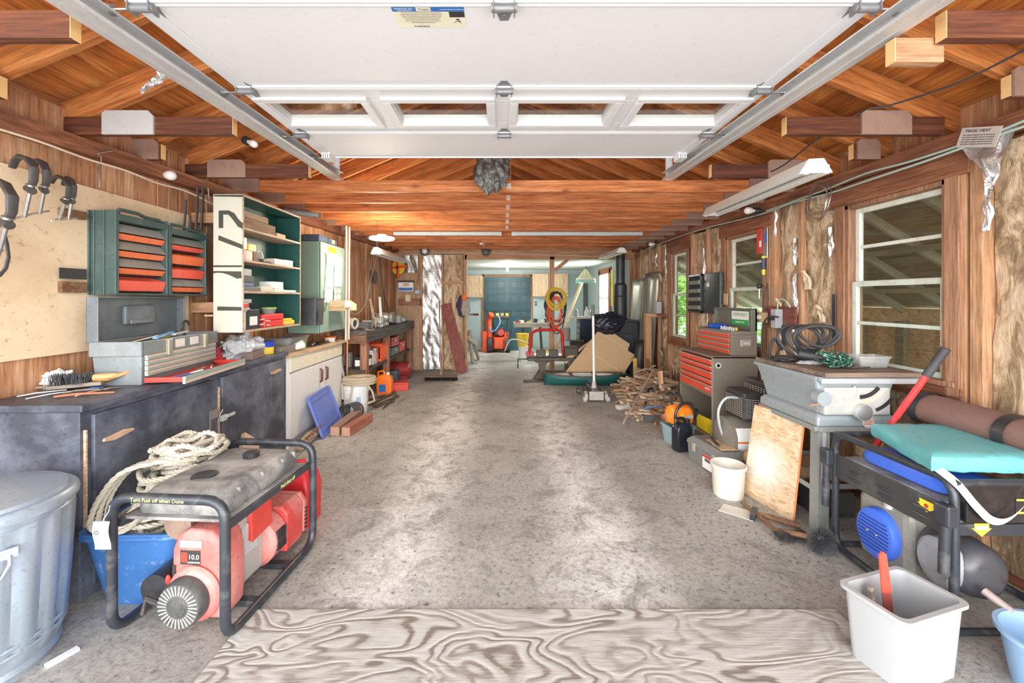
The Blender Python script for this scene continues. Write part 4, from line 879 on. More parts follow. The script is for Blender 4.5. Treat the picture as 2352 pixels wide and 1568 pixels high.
MB().b(-.1,.1,-.12,.1,0,.075).obj('case_half', NV, t, bev=.012); MB().b(-.1,.1,.12,.35,0,.07).obj('case_half', NV, t, bev=.012); MB().b(.1,.102,.2,.28,.015,.06).obj('label', CARD, t)
for k,(px,m2,lab) in enumerate(((794,OFFWH,'white pole standing beside the green cabinet, nearer one'),(801,OFFWH,'white pole standing beside the green cabinet, farther one'),(797,paint('copper',(.6,.25,.12),.35,metal=.6),'thin copper pole between the two white poles'))):
    a = at(px,560,5.2+k*.08); tag(MB().cyl((a.x,a.y,.0 if k==2 else .89),(a.x+.01,a.y,2.34),.011,n=8).obj('pole', m2), lab, 'pole')
# ---- wall items left ----
TANB = paint('tan_board', (.74,.57,.38), .75, .45, (.55,.37,.21), scale=2.4, lo=.45, hi=.6)
a = lw(1.75,.001); b_ = lw(3.14,.001)
mb = MB(); mb.prism([(0,1.10),((b_-a).length,1.12),((b_-a).length,2.06),(0,2.10)], a, (b_-a).normalized(), (0,0,1), V((.03,0,0))); tag(mb.obj('tan_wall_board', TANB, bev=.002), 'large tan hardboard sheet behind the clamps and drawers on the left wall', 'board')
a = onl(142,490,.05); 
def wallbox(px0,py0,px1,py1,off,th,name,mat,lab,cat):
    a = onl(px0,py0,off); b_ = onl(px1,py1,off); d = V((b_.x-a.x,b_.y-a.y,0)); o = MB().b(0,d.length,-.0,th,0,abs(a.z-b_.z)).obj(name, mat, bev=.002, loc=(a.x,a.y,min(a.z,b_.z)), rz=math.atan2(d.y,d.x)); return tag(o,lab,cat)
wallbox(142,476,200,505,.06,.025,'wood_block',BRW,'reddish wood block on the tan board left of the top of the large drawer case','wood block')
wallbox(142,646,200,672,.06,.025,'wood_block',BRW,'reddish wood block on the tan board low beside the large drawer case','wood block')
wallbox(136,614,200,642,.065,.003,'putty_knife_blade',DSTEEL,'dark rectangular steel scraper blade hanging left of the large drawer case','scraper')
def bins_case(name, lab, x0, x1, y0, y1, z0, z1, rows, frontw):
    t = thing(name, lab, 'organizer', (x1, y0, z0)); w = y1-y0; h = z1-z0; d = x1-x0
    CG = paint('case_green', (.06,.1,.095), .42, .3, (.25,.28,.2), scale=6)
    MB().b(-d,0,0,.012,0,h).obj('side_panel', CG, t, bev=.006); MB().b(-d,0,w-.014,w,0,h).obj('side_panel', CG, t, bev=.004)
    MB().b(-d,-d+.01,.01,w-.01,0,h).obj('back_panel', BLACK, t); MB().b(-d,0,.01,w-.01,h-.06,h-.02).obj('top_panel', CG, t, bev=.005); MB().b(-d,0,.01,w-.01,0,.012).obj('bottom_panel', CG, t, bev=.003)
    mb = MB()
    for q in ((-d+.0,-d+.035),(-.06,-.0)): mb.b(q[0],q[1],-.012,0,.0,h)
    mb.b(-d+.05,-d+.06,-.006,0,0,h); mb.b(-.085,-.075,-.006,0,0,h); mb.obj('side_rib', CG, t, bev=.003)
    mb = MB(); mb.tube([(-.03,.03,h-.03),(-.03,.04,h+.012),(-.03,w*.45,h+.012),(-.03,w*.6,h-.002),(-.03,w-.04,h-.002),(-.03,w-.03,h-.03)],.011,8); mb.obj('handle', CG, t)
    n = len(rows); rh = (h-.09)/n; HOOD = paint('hood_grey', (.33,.33,.29), .5, .3)
    for i, (kind, mat) in enumerate(rows):
        zt = h-.07-i*rh; zb = zt-rh
        MB().b(-d+.01,-.04,.012,w-.014,zb-.003,zb+.003).obj('bin_shelf', BLACK, t)
        if kind == 'hood':
            MB().prism([(-.055,zt-.002),(-.05,zt),(.0,zt-rh*.52),(-.004,zt-rh*.55)], (0,.016,0),(1,0,0),(0,0,1),(0,w-.034,0)).obj('hood', HOOD, t)
            bh = rh*.42
        else: bh = rh*.8
        nb = 1 if kind == 'wide' else 3
        for k in range(nb):
            ww = (w-.03)/nb; ya = .014+k*ww; 
            x_f = -.002 if kind != 'hood' else -.008
            mb = MB(); zb2 = zb+.006
            mb.loft([[V((-.11,ya+.004,zb2)),V((-.11,ya+ww-.004,zb2)),V((x_f-.018,ya+ww-.004,zb2)),V((x_f-.018,ya+.004,zb2))],
                     [V((-.11,ya+.002,zb2+bh*1.1)),V((-.11,ya+ww-.002,zb2+bh*1.1)),V((x_f,ya+ww-.002,zb2+bh*.75)),V((x_f,ya+.002,zb2+bh*.75))],
                     [V((-.105,ya+.006,zb2+bh*1.1)),V((-.105,ya+ww-.006,zb2+bh*1.1)),V((x_f-.005,ya+ww-.006,zb2+bh*.75)),V((x_f-.005,ya+.006,zb2+bh*.75))],
                     [V((-.10,ya+.008,zb2+.004)),V((-.10,ya+ww-.008,zb2+.004)),V((x_f-.024,ya+ww-.008,zb2+.004)),V((x_f-.024,ya+.008,zb2+.004))]], smooth=False)
            mb.obj('drawer_bin', mat, t)
    return t
OR1 = paint('bin_orange', (.85,.19,.07), .42, .2, (.9,.4,.25)); OR2 = paint('bin_red_orange', (.85,.13,.08), .4, .15, (.9,.35,.25))
bins_case('parts_organizer','large dark green parts organizer with orange bins hung on the tan board',-2.49,-2.295,2.43,2.80,1.44,1.945,[('hood',OR1),('hood',OR1),('hood',OR1),('wide',OR2)],0)
bins_case('parts_organizer','smaller dark green parts organizer with red bins, right of the large one',-2.46,-2.295,2.82,3.16,1.44,1.925,[('hood',OR2),('open',OR1),('open',OR2),('hood',OR1)],0)
# C clamps
def cclamp(p, s, rz, tilt, lab):
    t = thing('c_clamp', lab, 'clamp', p, (0,tilt,rz)); s_ = s
    mb = MB(); mb.tube([(0,0,0),(.03*s_,0,.10*s_),(.12*s_,0,.17*s_),(.3*s_,0,.19*s_),(.45*s_,0,.13*s_),(.5*s_,0,0),(.47*s_,0,-.12*s_)],[.035*s_,.04*s_,.045*s_,.045*s_,.045*s_,.04*s_,.035*s_],8,flat=.6); mb.tube([(.41*s_,0,-.12*s_),(.53*s_,0,-.12*s_)],.04*s_,8); mb.obj('frame', DSTEEL, t)
    MB().tube([(.47*s_,0,-.3*s_+.26*s_*0-.02),(.47*s_,0,-.45*s_)],.022*s_,8).obj('screw', STEEL, t); MB().tube([(.30*s_,.05,-.45*s_),(.62*s_,-.05,-.43*s_)],.012*s_,6).obj('handle_bar', STEEL, t)
    mb = MB(); mb.tube([(.47*s_,0,-.1*s_),(.47*s_,0,-.36*s_)],.024*s_,8); mb.lathe([(.045*s_,0),(.045*s_,.02*s_)],(.47*s_,0,-.08*s_),10); mb.obj('spindle', STEEL, t)
for (px,py,s_,rz,tl,lab) in ((-40,440,.50,-.3,.45,'largest C clamp cut off by the left edge of the photo'),(28,385,.42,-.35,.4,'second C clamp from the left edge, with a long steel spindle'),(75,390,.38,-.45,.45,'third C clamp from the left edge, close behind the second'),(118,420,.32,-.3,.5,'slim C clamp fourth from the left edge'),(146,425,.32,-.5,.45,'C clamp nearest the large drawer case')):
    cclamp(onl(px,py,.10), s_, rz, tl, lab)
mb = MB(); mb.tube([onl(px,py,.1) for px,py in ((2,505),(8,530),(16,560),(20,590),(14,615),(0,632),(-12,636))],.009,6,flat=.5); tag(mb.obj('toothed_belt', RUBBER), 'black toothed belt hanging at the left edge under the big clamp', 'belt')
mb = MB(); mb.tube([onl(px,py,.12) for px,py in ((222,352),(232,360),(232,378),(226,385),(228,430))],.004,6); mb.tube([onl(222,352,.12),onl(258,346,.16)],.004,6); tag(mb.obj('hanging_hook', STEEL), 'rusty steel hook and rod hanging from the top plate on the left', 'hook')
for k,(px0,py0,px1,py1,rr,lab) in enumerate(((427,458,422,528,.012,'dark pliers hanging above the tan board near the cream shelf'),(436,500,438,545,.010,'thin green handled tool hanging beside the dark pliers'),(454,430,450,528,.014,'first black bar clamp hanging left of the cream shelf'),(466,428,462,528,.014,'second black bar clamp hanging left of the cream shelf'),(478,432,489,560,.006,'thin steel rod with a bent tip hanging beside the cream shelf'))):
    tag(MB().tube([onl(px0,py0,.12),onl((px0+px1)/2+1,(py0+py1)/2,.12),onl(px1,py1,.12)],rr,6,flat=.5).obj('hanging_tool', DSTEEL if k!=4 else STEEL), lab, 'tool')
mb = MB(); c = onl(427,752,.1); mb.tube([c+V((0,.035*cos(a),.05*sin(a))) for a in [R(20+q*22) for q in range(15)]],.008,7); mb.cyl(c+V((0,-.04,-.03)),c+V((0,.05,-.05)),.01,n=8); tag(mb.obj('shackle', DSTEEL), 'dark iron shackle hanging on the wall behind the open tool box', 'shackle')
# ---- open tool box ----
TBG = paint('toolbox_grey', (.13,.15,.165), .42, .35, (.42,.46,.46), scale=4)
TBL = paint('toolbox_light', (.2,.225,.235), .42, .3, (.5,.52,.5), scale=4)
MINTB = paint('mint_band', (.3,.38,.33), .5, .3); PINKB = paint('cream_band', (.6,.48,.4), .5, .3)
tb = thing('tool_box','open grey plastic tool box with its red drawer pulled out on the black cabinet','tool box',(-2.05,2.315,.926), R(98))
TL, TD, THh = .74, .25, .25
mb = MB(); mb.loft([[V((.01,.01,0)),V((TL-.01,.01,0)),V((TL-.01,TD-.01,0)),V((.01,TD-.01,0))],[V((0,0,.17)),V((TL,0,.17)),V((TL,TD,.17)),V((0,TD,.17))]],smooth=False); mb.obj('body', TBL, tb, bev=.006)
mb = MB(); T_ = .012
for q in ((-.012,TL+.012,-.012,-.012+T_),(-.012,TL+.012,TD,TD+T_),(-.012,0,-.012,TD+.012),(TL,TL+.012,-.012,TD+.012)): mb.b(q[0],q[1],q[2],q[3],.168,THh)
mb.obj('rim', TBL, tb, bev=.004)
for k in range(4): 
    MB().b(.02,TL-.02,-.02,.0,.05+k*.03,.05+k*.03+.013).obj('drawer_front', MINTB, tb, bev=.002); MB().b(.02,TL-.02,-.016,.0,.063+k*.03,.063+k*.03+.015).obj('drawer_front', PINKB, tb, bev=.002)
dr = MB(); dr.b(.02,TL-.02,-.20,.0,.012,.018); dr.b(.02,.03,-.20,0,.018,.04); dr.b(TL-.03,TL-.02,-.20,0,.018,.04); d = dr.obj('open_drawer', RED, tb)
MB().b(.015,TL-.015,-.215,-.2,.0,.02).obj('drawer_lip', PINKB, d, bev=.002); MB().b(.015,TL-.015,-.217,-.2,.0205,.043).obj('drawer_lip', MINTB, d, bev=.002)
for k in range(5): 
    tag(MB().tube([(0,0,0),(.13,.01*k,0)],.006,6).obj('hand_tool', [BLUE,STEEL,paint('green_grip',(.1,.3,.15),.4),STEEL,DSTEEL][k], loc=tuple(V((-2.05,2.315,.926))+Matrix.Rotation(R(98),3,'Z')@V((.1+.12*k,-.1-.02*(k%2),.026))), rz=R(101+10*k-20)), ['blue gripped tool nearest the camera in the red drawer','steel tool second in the red drawer','green gripped tool in the middle of the red drawer','steel tool fourth in the red drawer','dark tool farthest back in the red drawer'][k], 'tool')
ld = MB(); ld.b(-.012,TL+.012,TD+.012,TD+.02,.25,.50); 
for q in ((-.012,TL+.012,TD-.04,TD+.02,.495,.505),(-.012,-.004,TD-.04,TD+.02,.25,.5),(TL+.004,TL+.012,TD-.04,TD+.02,.25,.5)): ld.b(*q)
l2 = ld.obj('lid', TBG, tb, bev=.006); MB().b(.22,.48,TD-.02,TD+.012,.33,.45).obj('handle_recess', TBG, l2, bev=.012); MB().b(.25,.45,TD-.028,TD-.018,.335,.36).obj('handle_slot', TBL, l2, bev=.004)
for x in (.18,.56):
    MB().b(x,x+.035,-.03,-.012,.15,.245).obj('latch', paint('brass_latch',(.6,.52,.38),.35,metal=.7), tb, bev=.002)
for x in (.27,.42): MB().b(x,x+.09,-.015,-.012,.185,.235).obj('label', OFFWH, tb)
TBM = Matrix.Translation(V((-2.05,2.315,.926)))@Matrix.Rotation(R(98),4,'Z')
for k,(x,y,z,x2,y2,z2,m2,lab) in enumerate(((.05,.12,.235,.3,.1,.26,STEEL,'flat steel square lying in the open tool box'),(.2,.06,.25,.42,.10,.27,paint('sky_blue',(.2,.5,.8),.4),'light blue strip across the top of the tool box'),(.15,.14,.24,.35,.16,.25,RED,'red handled pliers in the open tool box'),(.32,.1,.245,.48,.12,.25,YELLOW,'yellow handled driver in the open tool box'),(.4,.08,.255,.62,.12,.26,WHITEP,'white tube lying in the open tool box'))):
    tag(MB().beam(TBM@V((x,y,z)),TBM@V((x2,y2,z2)),.03,.012).obj('hand_tool', m2, bev=.004), lab, 'tool')
# counter clutter near the left edge
CZ = .926
def cz(px,py,z=CZ): return fl(px,py,z)
tag(blob(cz(108,893)+V((.02,.03,.045)),(.075,.06,.055),5,amp=.4,fr=3,fold=.1).obj('white_rag', paint('rag',(.85,.85,.86),.8,.1)), 'crumpled white rag at the back of the black counter', 'rag')
t = thing('wire_brush','worn wooden brush with a tuft of black bristles on the counter','brush',cz(205,893)+V((0,0,.03)), R(20))
mb = MB(); random.seed(4)
for k in range(260):
    x = random.uniform(-.16,-.0); y = random.gauss(0,.02); mb.tube([(x,y,.0),(x+random.gauss(0,.01),y+random.gauss(0,.01),.045+random.uniform(0,.02))],.0012,3,cap=False)
mb.obj('bristles', BLACK, t); MB().beam((-.17,0,-.012),(.06,0,.0),.045,.02).obj('brush_back', GREYW, t, bev=.004); MB().tube([(.02,0,.03),(.08,0,.03),(.12,.02,.035),(.2,.05,.06)],[.02,.024,.012,.01],8).obj('brush_handle', wood('amber_handle',(.5,.2,.06),(.65,.35,.12),(.7,.5,.3),'X'), t)
for k,(a,b_,r,m2,lab) in enumerate((((70,897),(262,885),.014,GREYW,'long grey wooden handle lying behind the pliers'),((25,913),(140,898),.006,WHITEP,'white strip at the left end of the counter clutter'),((45,918),(190,895),.005,WHITEP,'second white strip in the counter clutter'),((110,915),(250,905),.009,paint('orange_grip',(.75,.22,.12),.5,.3),'orange handled pliers at the front of the counter'),((130,906),(215,897),.008,GREYW,'rusty pliers in the middle of the counter clutter'),((180,899),(225,893),.008,BLUE,'blue handled pliers on the counter'),((225,900),(268,893),.009,STEEL,'small steel hammer near the tool box'),((160,912),(240,893),.006,paint('salmon',(.7,.4,.3),.5),'salmon handled snips on the counter'))):
    p = cz(*a)+V((0,0,r)); q = cz(*b_)+V((0,0,r*1.2)); q = p+(q-p)*min(1,.33/(q-p).length); p.x += .03; q.x += .03
    tag(MB().tube([p,(p*2+q)/3+V((0,.008,.004)),q],[r*.9,r*1.1,r*.7],7,flat=.6).obj('counter_tool', m2), lab, 'tool')
# counter objects beyond the tool box
p = cz(501,826); t = thing('funnel','red plastic funnel upside down on the black counter','funnel',p); MB().lathe([(.055,0),(.02,.05),(.012,.1),(.008,.105)],(0,0,0),18).obj('funnel_body', paint('funnel_red',(.85,.06,.1),.35,.05), t)
p = cz(517,824); t = thing('bottle','smoky translucent bottle beside the red funnel','bottle',p+V((.0,.08,0))); SMK = paint('smoky_plastic',(.3,.27,.23),.25,.3,alpha=.85); MB().lathe([(.075,0),(.08,.02),(.08,.07),(.05,.12),(.025,.14),(.025,.17)],(0,0,0),20).obj('bottle_body', SMK, t); MB().lathe([(.028,.165),(.028,.19)],(0,0,0),14).obj('cap', SMK, t)
BAGW = paint('clear_bag', (.85,.87,.9), .18, .1, spec=.7, alpha=.72)
tag(blob((-2.21,3.46,1.0),(.13,.20,.12),11,amp=.5,fr=1.9,fold=.16,smooth=True).obj('plastic_bag', BAGW), 'clear white plastic bag bulging on the black counter', 'bag')
box_thing('brick','dark brick on the counter in front of the clear bag','brick',(-2.07,3.37,CZ),(.09,.19,.055),paint('brick_brown',(.2,.14,.12),.8,.4),rz=.1)
t = thing('tub','blue and yellow printed tub on the black counter','tub',(-2.13,3.66,CZ)); MB().lathe([(.06,0),(.065,.10)],(0,0,0),22).obj('tub_body', YELLOW, t); MB().lathe([(.0665,.062),(.068,.101),(.071,.105),(.071,.112),(.05,.113)],(0,0,0),22).obj('tub_rim', paint('royal_blue',(.03,.07,.5),.35), t)
box_thing('steel_tray','dull grey steel angle tray at the joint of the two counters','tray',(-2.13,3.93,.893),(.12,.3,.07),paint('dull_grey',(.23,.21,.2),.5,.3,metal=.3),rz=.05)
t = thing('storage_bin','clear lidded storage bin at the back of the white cabinet worktop','bin',(-2.22,4.22,.893)); tubbin(MB(),.09,.2,.1,.22,.11,.02).obj('bin_body', CLEAR, t); MB().b(-.11,.11,-.23,.23,.123,.133).obj('lid', CLEAR, t, bev=.004); MB().tube([(0,-.06,.133),(0,-.05,.155),(0,.05,.155),(0,.06,.133)],.006,6).obj('handle', paint('purple',(.2,.1,.3),.4), t)
t = thing('cup','white and green cup lying on its side on the worktop','cup',(-2.08,4.12,.94)); MB().lathe([(.03,-.06),(.045,.05)],(0,0,0),18,(.5,.6,.25)).obj('cup_body', WHITEP, t); MB().lathe([(.046,.05),(.05,.056),(.046,.062)],(0,0,0),18,(.5,.6,.25)).obj('green_rim', paint('lime',(.4,.65,.15)), t)
t = thing('food_tub','white tub with an orange lid at the far end of the worktop','tub',(-2.12,4.98,.893)); MB().lathe([(.055,0),(.065,.05)],(0,0,0),20).obj('tub_body', WHITEP, t); MB().lathe([(.072,.05),(.072,.062),(.06,.066)],(0,0,0),20).obj('lid', ORANGE, t)
random.seed(12)
for k in range(7):
    c = V((-2.1+random.uniform(-.06,.03),4.35+k*.08,.9)); tag(MB().tube([c,c+V((random.uniform(-.06,.06),.07,.015)),c+V((random.uniform(-.08,.08),.14,.0))],random.uniform(.006,.012),6,flat=.6).obj('loose_part', [BLACK,STEEL,DSTEEL,WHITEP,BLACK,STEEL,DSTEEL][k]), ORD[k]+' loose metal part scattered on the worktop between the cup and the orange lid', 'part')
# ---- workbench ----
wa = V((-1.82,5.42,0)); wb2 = V((-1.75,7.95,0)); dd = wb2-wa; wl = dd.length; ang = math.atan2(dd.y,dd.x)
wk = thing('workbench','heavy wooden workbench with a black top and a lower shelf at the back left','workbench',(wa.x,wa.y,0),ang)
BT = wood('bench_top',(.03,.025,.025),(.09,.08,.075),(.2,.18,.16),'X',1,stain=.3); BR = wood('bench_leg',(.2,.07,.035),(.34,.15,.08),(.46,.24,.15),'Z',1,stain=.3)
MB().prism([(0,0),(wl,0),(wl,.38),(0,.48)],(0,0,.93),(1,0,0),(0,1,0),(0,0,.055)).obj('bench_top', BT, wk, bev=.004)
MB().b(.01,wl,.0,.04,.83,.93).obj('apron', BT, wk, bev=.002); MB().b(-.01,.03,.01,.47,.82,.93).obj('apron', BRW, wk, bev=.002)
for x in (.02,.95,2.35): MB().b(x,x+.09,.01,.10,0,.83).obj('leg', BR, wk, bev=.004)
MB().prism([(0,.02),(wl,.02),(wl,.36),(0,.45)],(0,0,.44),(1,0,0),(0,1,0),(0,0,.03)).obj('lower_shelf', BT, wk); MB().b(.0,.04,.02,.45,.33,.44).obj('apron', BRW, wk)
WM = Matrix.Translation((wa.x,wa.y,0))@Matrix.Rotation(ang,4,'Z')
def wbp(x,y,z): return WM@V((x*.86,y,z))
t = thing('heater_fan','round beige fan heater body at the near end of the workbench','fan',wbp(.12,.24,0.986)); t.rotation_euler=(0,0,0); t.location = at(803,740,5.6); t.location.z = 0.986
MB().tube([(.06,0,.09),(-.14,.06,.09)],.075,20).obj('housing', BEIGE, t); MB().lathe([(.078,0),(.08,.02),(.055,.025),(.05,.005)],(.06,0,.09),20,(1,-.3,0)).obj('front_ring', BEIGE, t); MB().lathe([(.048,0),(.048,.008)],(.062,-.002,.09),18,(1,-.3,0)).obj('grille', BLACK, t); MB().b(-.14,.06,-.02,.05,0,.03).obj('base_plate', DGREY, t)
t = thing('bench_grinder','grey bench grinder with two wheels on the workbench','bench grinder',wbp(1.35,.16,0.986)); GM = paint('grinder_grey',(.4,.4,.38),.4,.4,metal=.4)
MB().tube([(-.1,0,.13),(-.05,0,.13),(.05,0,.13),(.1,0,.13)],[.06,.085,.085,.06],18).obj('motor', GM, t); MB().b(-.08,.08,-.07,.07,0,.06).obj('base', GM, t, bev=.01)
for s_ in (-1,1): MB().tube([(s_*.12,0,.13),(s_*.17,0,.13)],.085,20).obj('wheel_guard', GM, t); MB().tube([(s_*.175,0,.13),(s_*.18,0,.13)],.07,18).obj('wheel', DGREY, t); MB().tube([(s_*.145,-.03,.05),(s_*.15,-.14,.08)],.012,6).obj('tool_rest', STEEL, t)
t = thing('bench_vise','grey bench vise clamped on the workbench edge','vise',wbp(.95,.1,0.986)); MB().b(-.06,.06,-.05,.08,0,.05).obj('base', GM, t, bev=.008); MB().b(-.045,.045,-.09,-.02,.05,.15).obj('front_jaw', GM, t, bev=.01); MB().b(-.045,.045,.0,.08,.05,.15).obj('rear_jaw', GM, t, bev=.01); MB().tube([(0,-.2,.08),(0,0,.08)],.014,8).obj('screw', STEEL, t); MB().tube([(0,-.2,.16),(0,-.2,-.08)],.007,6).obj('handle_bar', STEEL, t)
box_thing('grey_box','dark grey metal box left of the bench grinder','box',wbp(.55,.2,0.986),(.15,.14,.09),DGREY,ang); box_thing('grey_box','lighter grey box with a red top edge beside the vise','box',wbp(.75,.22,0.986),(.13,.12,.11),GREYP,ang)
box_thing('electric_motor','small grey motor block farther along the workbench','motor',wbp(1.95,.2,0.986),(.2,.16,.15),DGREY,ang,bev=.03); box_thing('switch_box','pale grey switch box on the workbench beside the motor','box',wbp(2.2,.12,0.986),(.12,.08,.13),GREYP,ang); box_thing('switch_box','grey cylinder shaped tool at the far end of the workbench','tool',wbp(2.5,.1,0.986),(.22,.09,.09),GREYP,ang,bev=.03)
random.seed(21)
for k in range(9):
    c = wbp(.1+k*.12,.05+.05*(k%3),.992); a = random.uniform(0,3); tag(MB().tube([c,c+V((.12*cos(a),.12*sin(a),.004))],random.choice((.006,.009)),6,flat=.6).obj('bench_tool', random.choice((STEEL,DSTEEL,GREYW,BEIGE))), ORD[k]+' small hand tool along the front edge of the workbench', 'tool')
for k,(px,py,px2,py2,lab) in enumerate(((850,686,862,708,'pale wooden stick leaning behind the grinder'),(872,682,876,705,'narrow white strip standing behind the grinder'))):
    bs0 = at(px2,py2+10,6.3); bs0.z = .99; tag(MB().beam(bs0,at(px,py,6.6),.04 if k<2 else .01,.01).obj('stick', [PALE,WHITEP,STEEL][k]), lab, 'stick')
# under bench
t = thing('milk_crate','orange red plastic milk crate on the lower bench shelf','crate',wbp(1.02,.2,.471),ang); CR = paint('crate_red',(.85,.12,.04),.45,.1)
mb = MB(); w_,d_,h_ = .16,.15,.27
for s_ in (-1,1):
    mb.b(-w_,w_,s_*d_-.004,s_*d_+.004,h_-.05,h_); mb.b(-w_,w_,s_*d_-.004,s_*d_+.004,0,.04); mb.b(s_*w_-.004,s_*w_+.004,-d_,d_,h_-.05,h_); mb.b(s_*w_-.004,s_*w_+.004,-d_,d_,0,.04)
    for q in range(8):
        x = -w_+q*2*w_/7; mb.b(x-.006,x+.006,s_*d_-.004,s_*d_+.004,0,h_); y = -d_+q*2*d_/7; mb.b(s_*w_-.004,s_*w_+.004,y-.006,y+.006,0,h_)
mb.b(-w_,w_,-d_,d_,0,.006); mb.obj('crate_body', CR, t)
box_thing('car_battery','black car battery with a white label on the lower bench shelf','battery',wbp(.22,.12,.471),(.26,.17,.16),BLACK,ang,bev=.006)
o = MB().b(-.0015,0,-.06,.06,.04,.12).obj('label', PAPER, bpy.data.objects['car_battery'], loc=(-.1305,0,0)); o = MB().b(-.06,.06,-.0015,0,.03,.12).obj('label', PAPER, bpy.data.objects['car_battery'], loc=(.03,-.0855,0))
def jar(x,y,r,h,mat,lid,lab,z=.471):
    t = thing('jar',lab,'jar',wbp(x,y,z)); MB().lathe([(r,0),(r,h*.75),(r*.75,h*.88),(r*.75,h)],(0,0,0),16).obj('jar_body', mat, t); MB().lathe([(r*.8,h*.93),(r*.8,h*1.03)],(0,0,0),14).obj('lid', lid, t)
jar(.15,.42,.055,.2,CLEAR,BLACK,'glass jar with black lid standing behind the car battery'); jar(.3,.34,.05,.2,CLEAR,DGREY,'dark filled jar behind the car battery'); jar(.5,.1,.04,.2,OFFWH,WHITEP,'white spray bottle on the lower bench shelf'); jar(.62,.08,.04,.22,CLEAR,GREYP,'clear jar beside the white bottle on the lower shelf'); jar(.7,.2,.045,.24,CLEAR,STEEL,'tall clear jar near the milk crate'); jar(.55,.22,.05,.26,CLEAR,GREYP,'stacked clear jar behind the white bottle')
def chest(x,y,z,l,d,h,mat,lab):
    t = thing('metal_tool_box',lab,'tool box',wbp(x,y,z),ang); MB().b(-l/2,l/2,-d/2,d/2,0,h*.65).obj('body', mat, t, bev=.004); MB().b(-l/2-.002,l/2+.002,-d/2-.002,d/2+.002,h*.66,h).obj('lid', mat, t, bev=.01); MB().b(-.02,.02,-d/2-.008,-d/2,h*.5,h*.75).obj('latch', STEEL, t); MB().tube([(-.06,0,h),(-.05,0,h+.02),(.05,0,h+.02),(.06,0,h)],.005,6).obj('handle', DSTEEL, t)
chest(1.75,.14,.471,.4,.17,.13,paint('tin_green',(.09,.13,.12),.45),'dark green metal tool box on the lower bench shelf'); chest(1.75,.14,.601+.02,.38,.17,.15,paint('tin_red',(.4,.05,.05),.4),'red metal tool box stacked on the green one'); chest(2.3,.14,.471,.3,.16,.18,RED,'bright red metal box at the far end of the lower bench shelf'); chest(1.9,.12,0,.35,.18,.2,paint('tin_grey',(.1,.13,.15),.45),'dark grey tool box on the floor under the bench')
# rear left wall pieces
t = thing('cord_reel','orange four armed cord reel with a yellow disc on the back left wall','reel',at(915,614,7.9),(R(90),R(12),R(-15))); MB().lathe([(.14,-.01),(.14,.01)],(0,0,0),26).obj('disc', YELLOW, t)
for k in range(4): a = k*pi/2+.3; MB().beam((0,0,.03),(cos(a)*.2,sin(a)*.2,.03),.05,.015).obj('arm', paint('reel_orange',(.95,.12,.03),.4,.05), t, bev=.006)
MB().lathe([(.025,.02),(.025,.05)],(0,0,0),12).obj('hub', BLACK, t); MB().tube([(0,0,.05),(.03,-.1,.06),(.02,-.2,.05)],.008,6).obj('crank', BLACK, t)
def rwall(px0,py0,px1,py1,th,name,mat,lab,cat,Y=None,bev=.003):
    Y = Y or YR-.03; a = at(px0,py0,Y); b_ = at(px1,py1,Y); return tag(MB().b(a.x,b_.x,Y-th,Y,b_.z,a.z).obj(name, mat, bev=bev), lab, cat)
o = rwall(917,648,951,669,.08,'battery_charger',WHITEP,'white and blue battery charger mounted on the rear left wall','battery charger')
a = at(917,648,YR-.03); b_ = at(951,669,YR-.03); MB().b(a.x-.01,b_.x+.01,YR-.12,YR-.02,a.z-.005,a.z+.03).obj('top_cover', BLACK, o, bev=.004); MB().b(a.x+.01,b_.x-.01,YR-.113,YR-.11,b_.z+.015,b_.z+.07).obj('blue_label', paint('label_blue',(.03,.15,.5),.4), o); MB().b(a.x+.1,b_.x-.08,YR-.113,YR-.11,b_.z+.1,b_.z+.16).obj('meter', paint('meter_red',(.7,.4,.3),.4), o)
t = thing('dust_mask','light blue dust mask hanging beside the battery charger','mask',at(958,670,YR-.06)); MB().ell((0,0,0),(.06,.04,.045),12,8).obj('mask_cup', paint('mask_blue',(.5,.62,.72),.7), t); MB().tube([(-.05,0,.02),(-.02,0,.13),(.05,0,.02)],.003,5).obj('strap', GREYP, t)
rwall(931,677,943,692,.004,'note_pad',paint('note_cream',(.75,.68,.48),.8),'cream paper note pinned on the rear rail board','note',YR-.045)
t = thing('round_disc','dark round saw disc hanging on the left wall beyond the green cabinet','disc',onl(862,637,.06),(0,R(90),0)); MB().lathe([(.11,0),(.11,.006)],(0,0,0),28).obj('disc', DSTEEL, t)
# floor things
def rope_coil(mb, c, r, n, tr, seed, sq=1.0, jit=.03, zr=.02):
    random.seed(seed); c = V(c); P_ = []
    for k in range(n*16):
        a = k/16*2*pi; rr = r*(1+jit*3*mnoise.noise(V((k*.07,seed,0)))); P_.append(c+V((rr*cos(a),rr*sin(a)*sq,(k/(n*16))*zr+jit*.6*mnoise.noise(V((k*.11,seed,5)))*1.0)))
    mb.tube(P_, tr, 7)
bu = thing('bucket','white plastic bucket with a printed label beside the white cabinet','bucket',fl(818,944)); MB().lathe([(.135,0),(.155,.30),(.162,.30),(.162,.31),(.158,.31),(.158,.33),(.163,.335),(.163,.345),(.15,.345),(.13,.02)],(0,0,0),32).obj('bucket_body', WHITEP, bu)
for z in (.255,.275): MB().lathe([(.153,z),(.158,z),(.158,z+.006),(.153,z+.006)],(0,0,0),32,cap=False).obj('rib', WHITEP, bu)
o = MB().sheet(lambda u,v: V((.1525*sin(.35+u*.35),-.1525*cos(.35+u*.35),.12+v*.09)),5,1).obj('label', paint('label_pale_blue',(.35,.5,.7),.5), bu); MB().tube([(.16,0,.3),(.17,-.08,.2),(.14,-.11,.14)],.003,5).obj('bail', STEEL, bu)
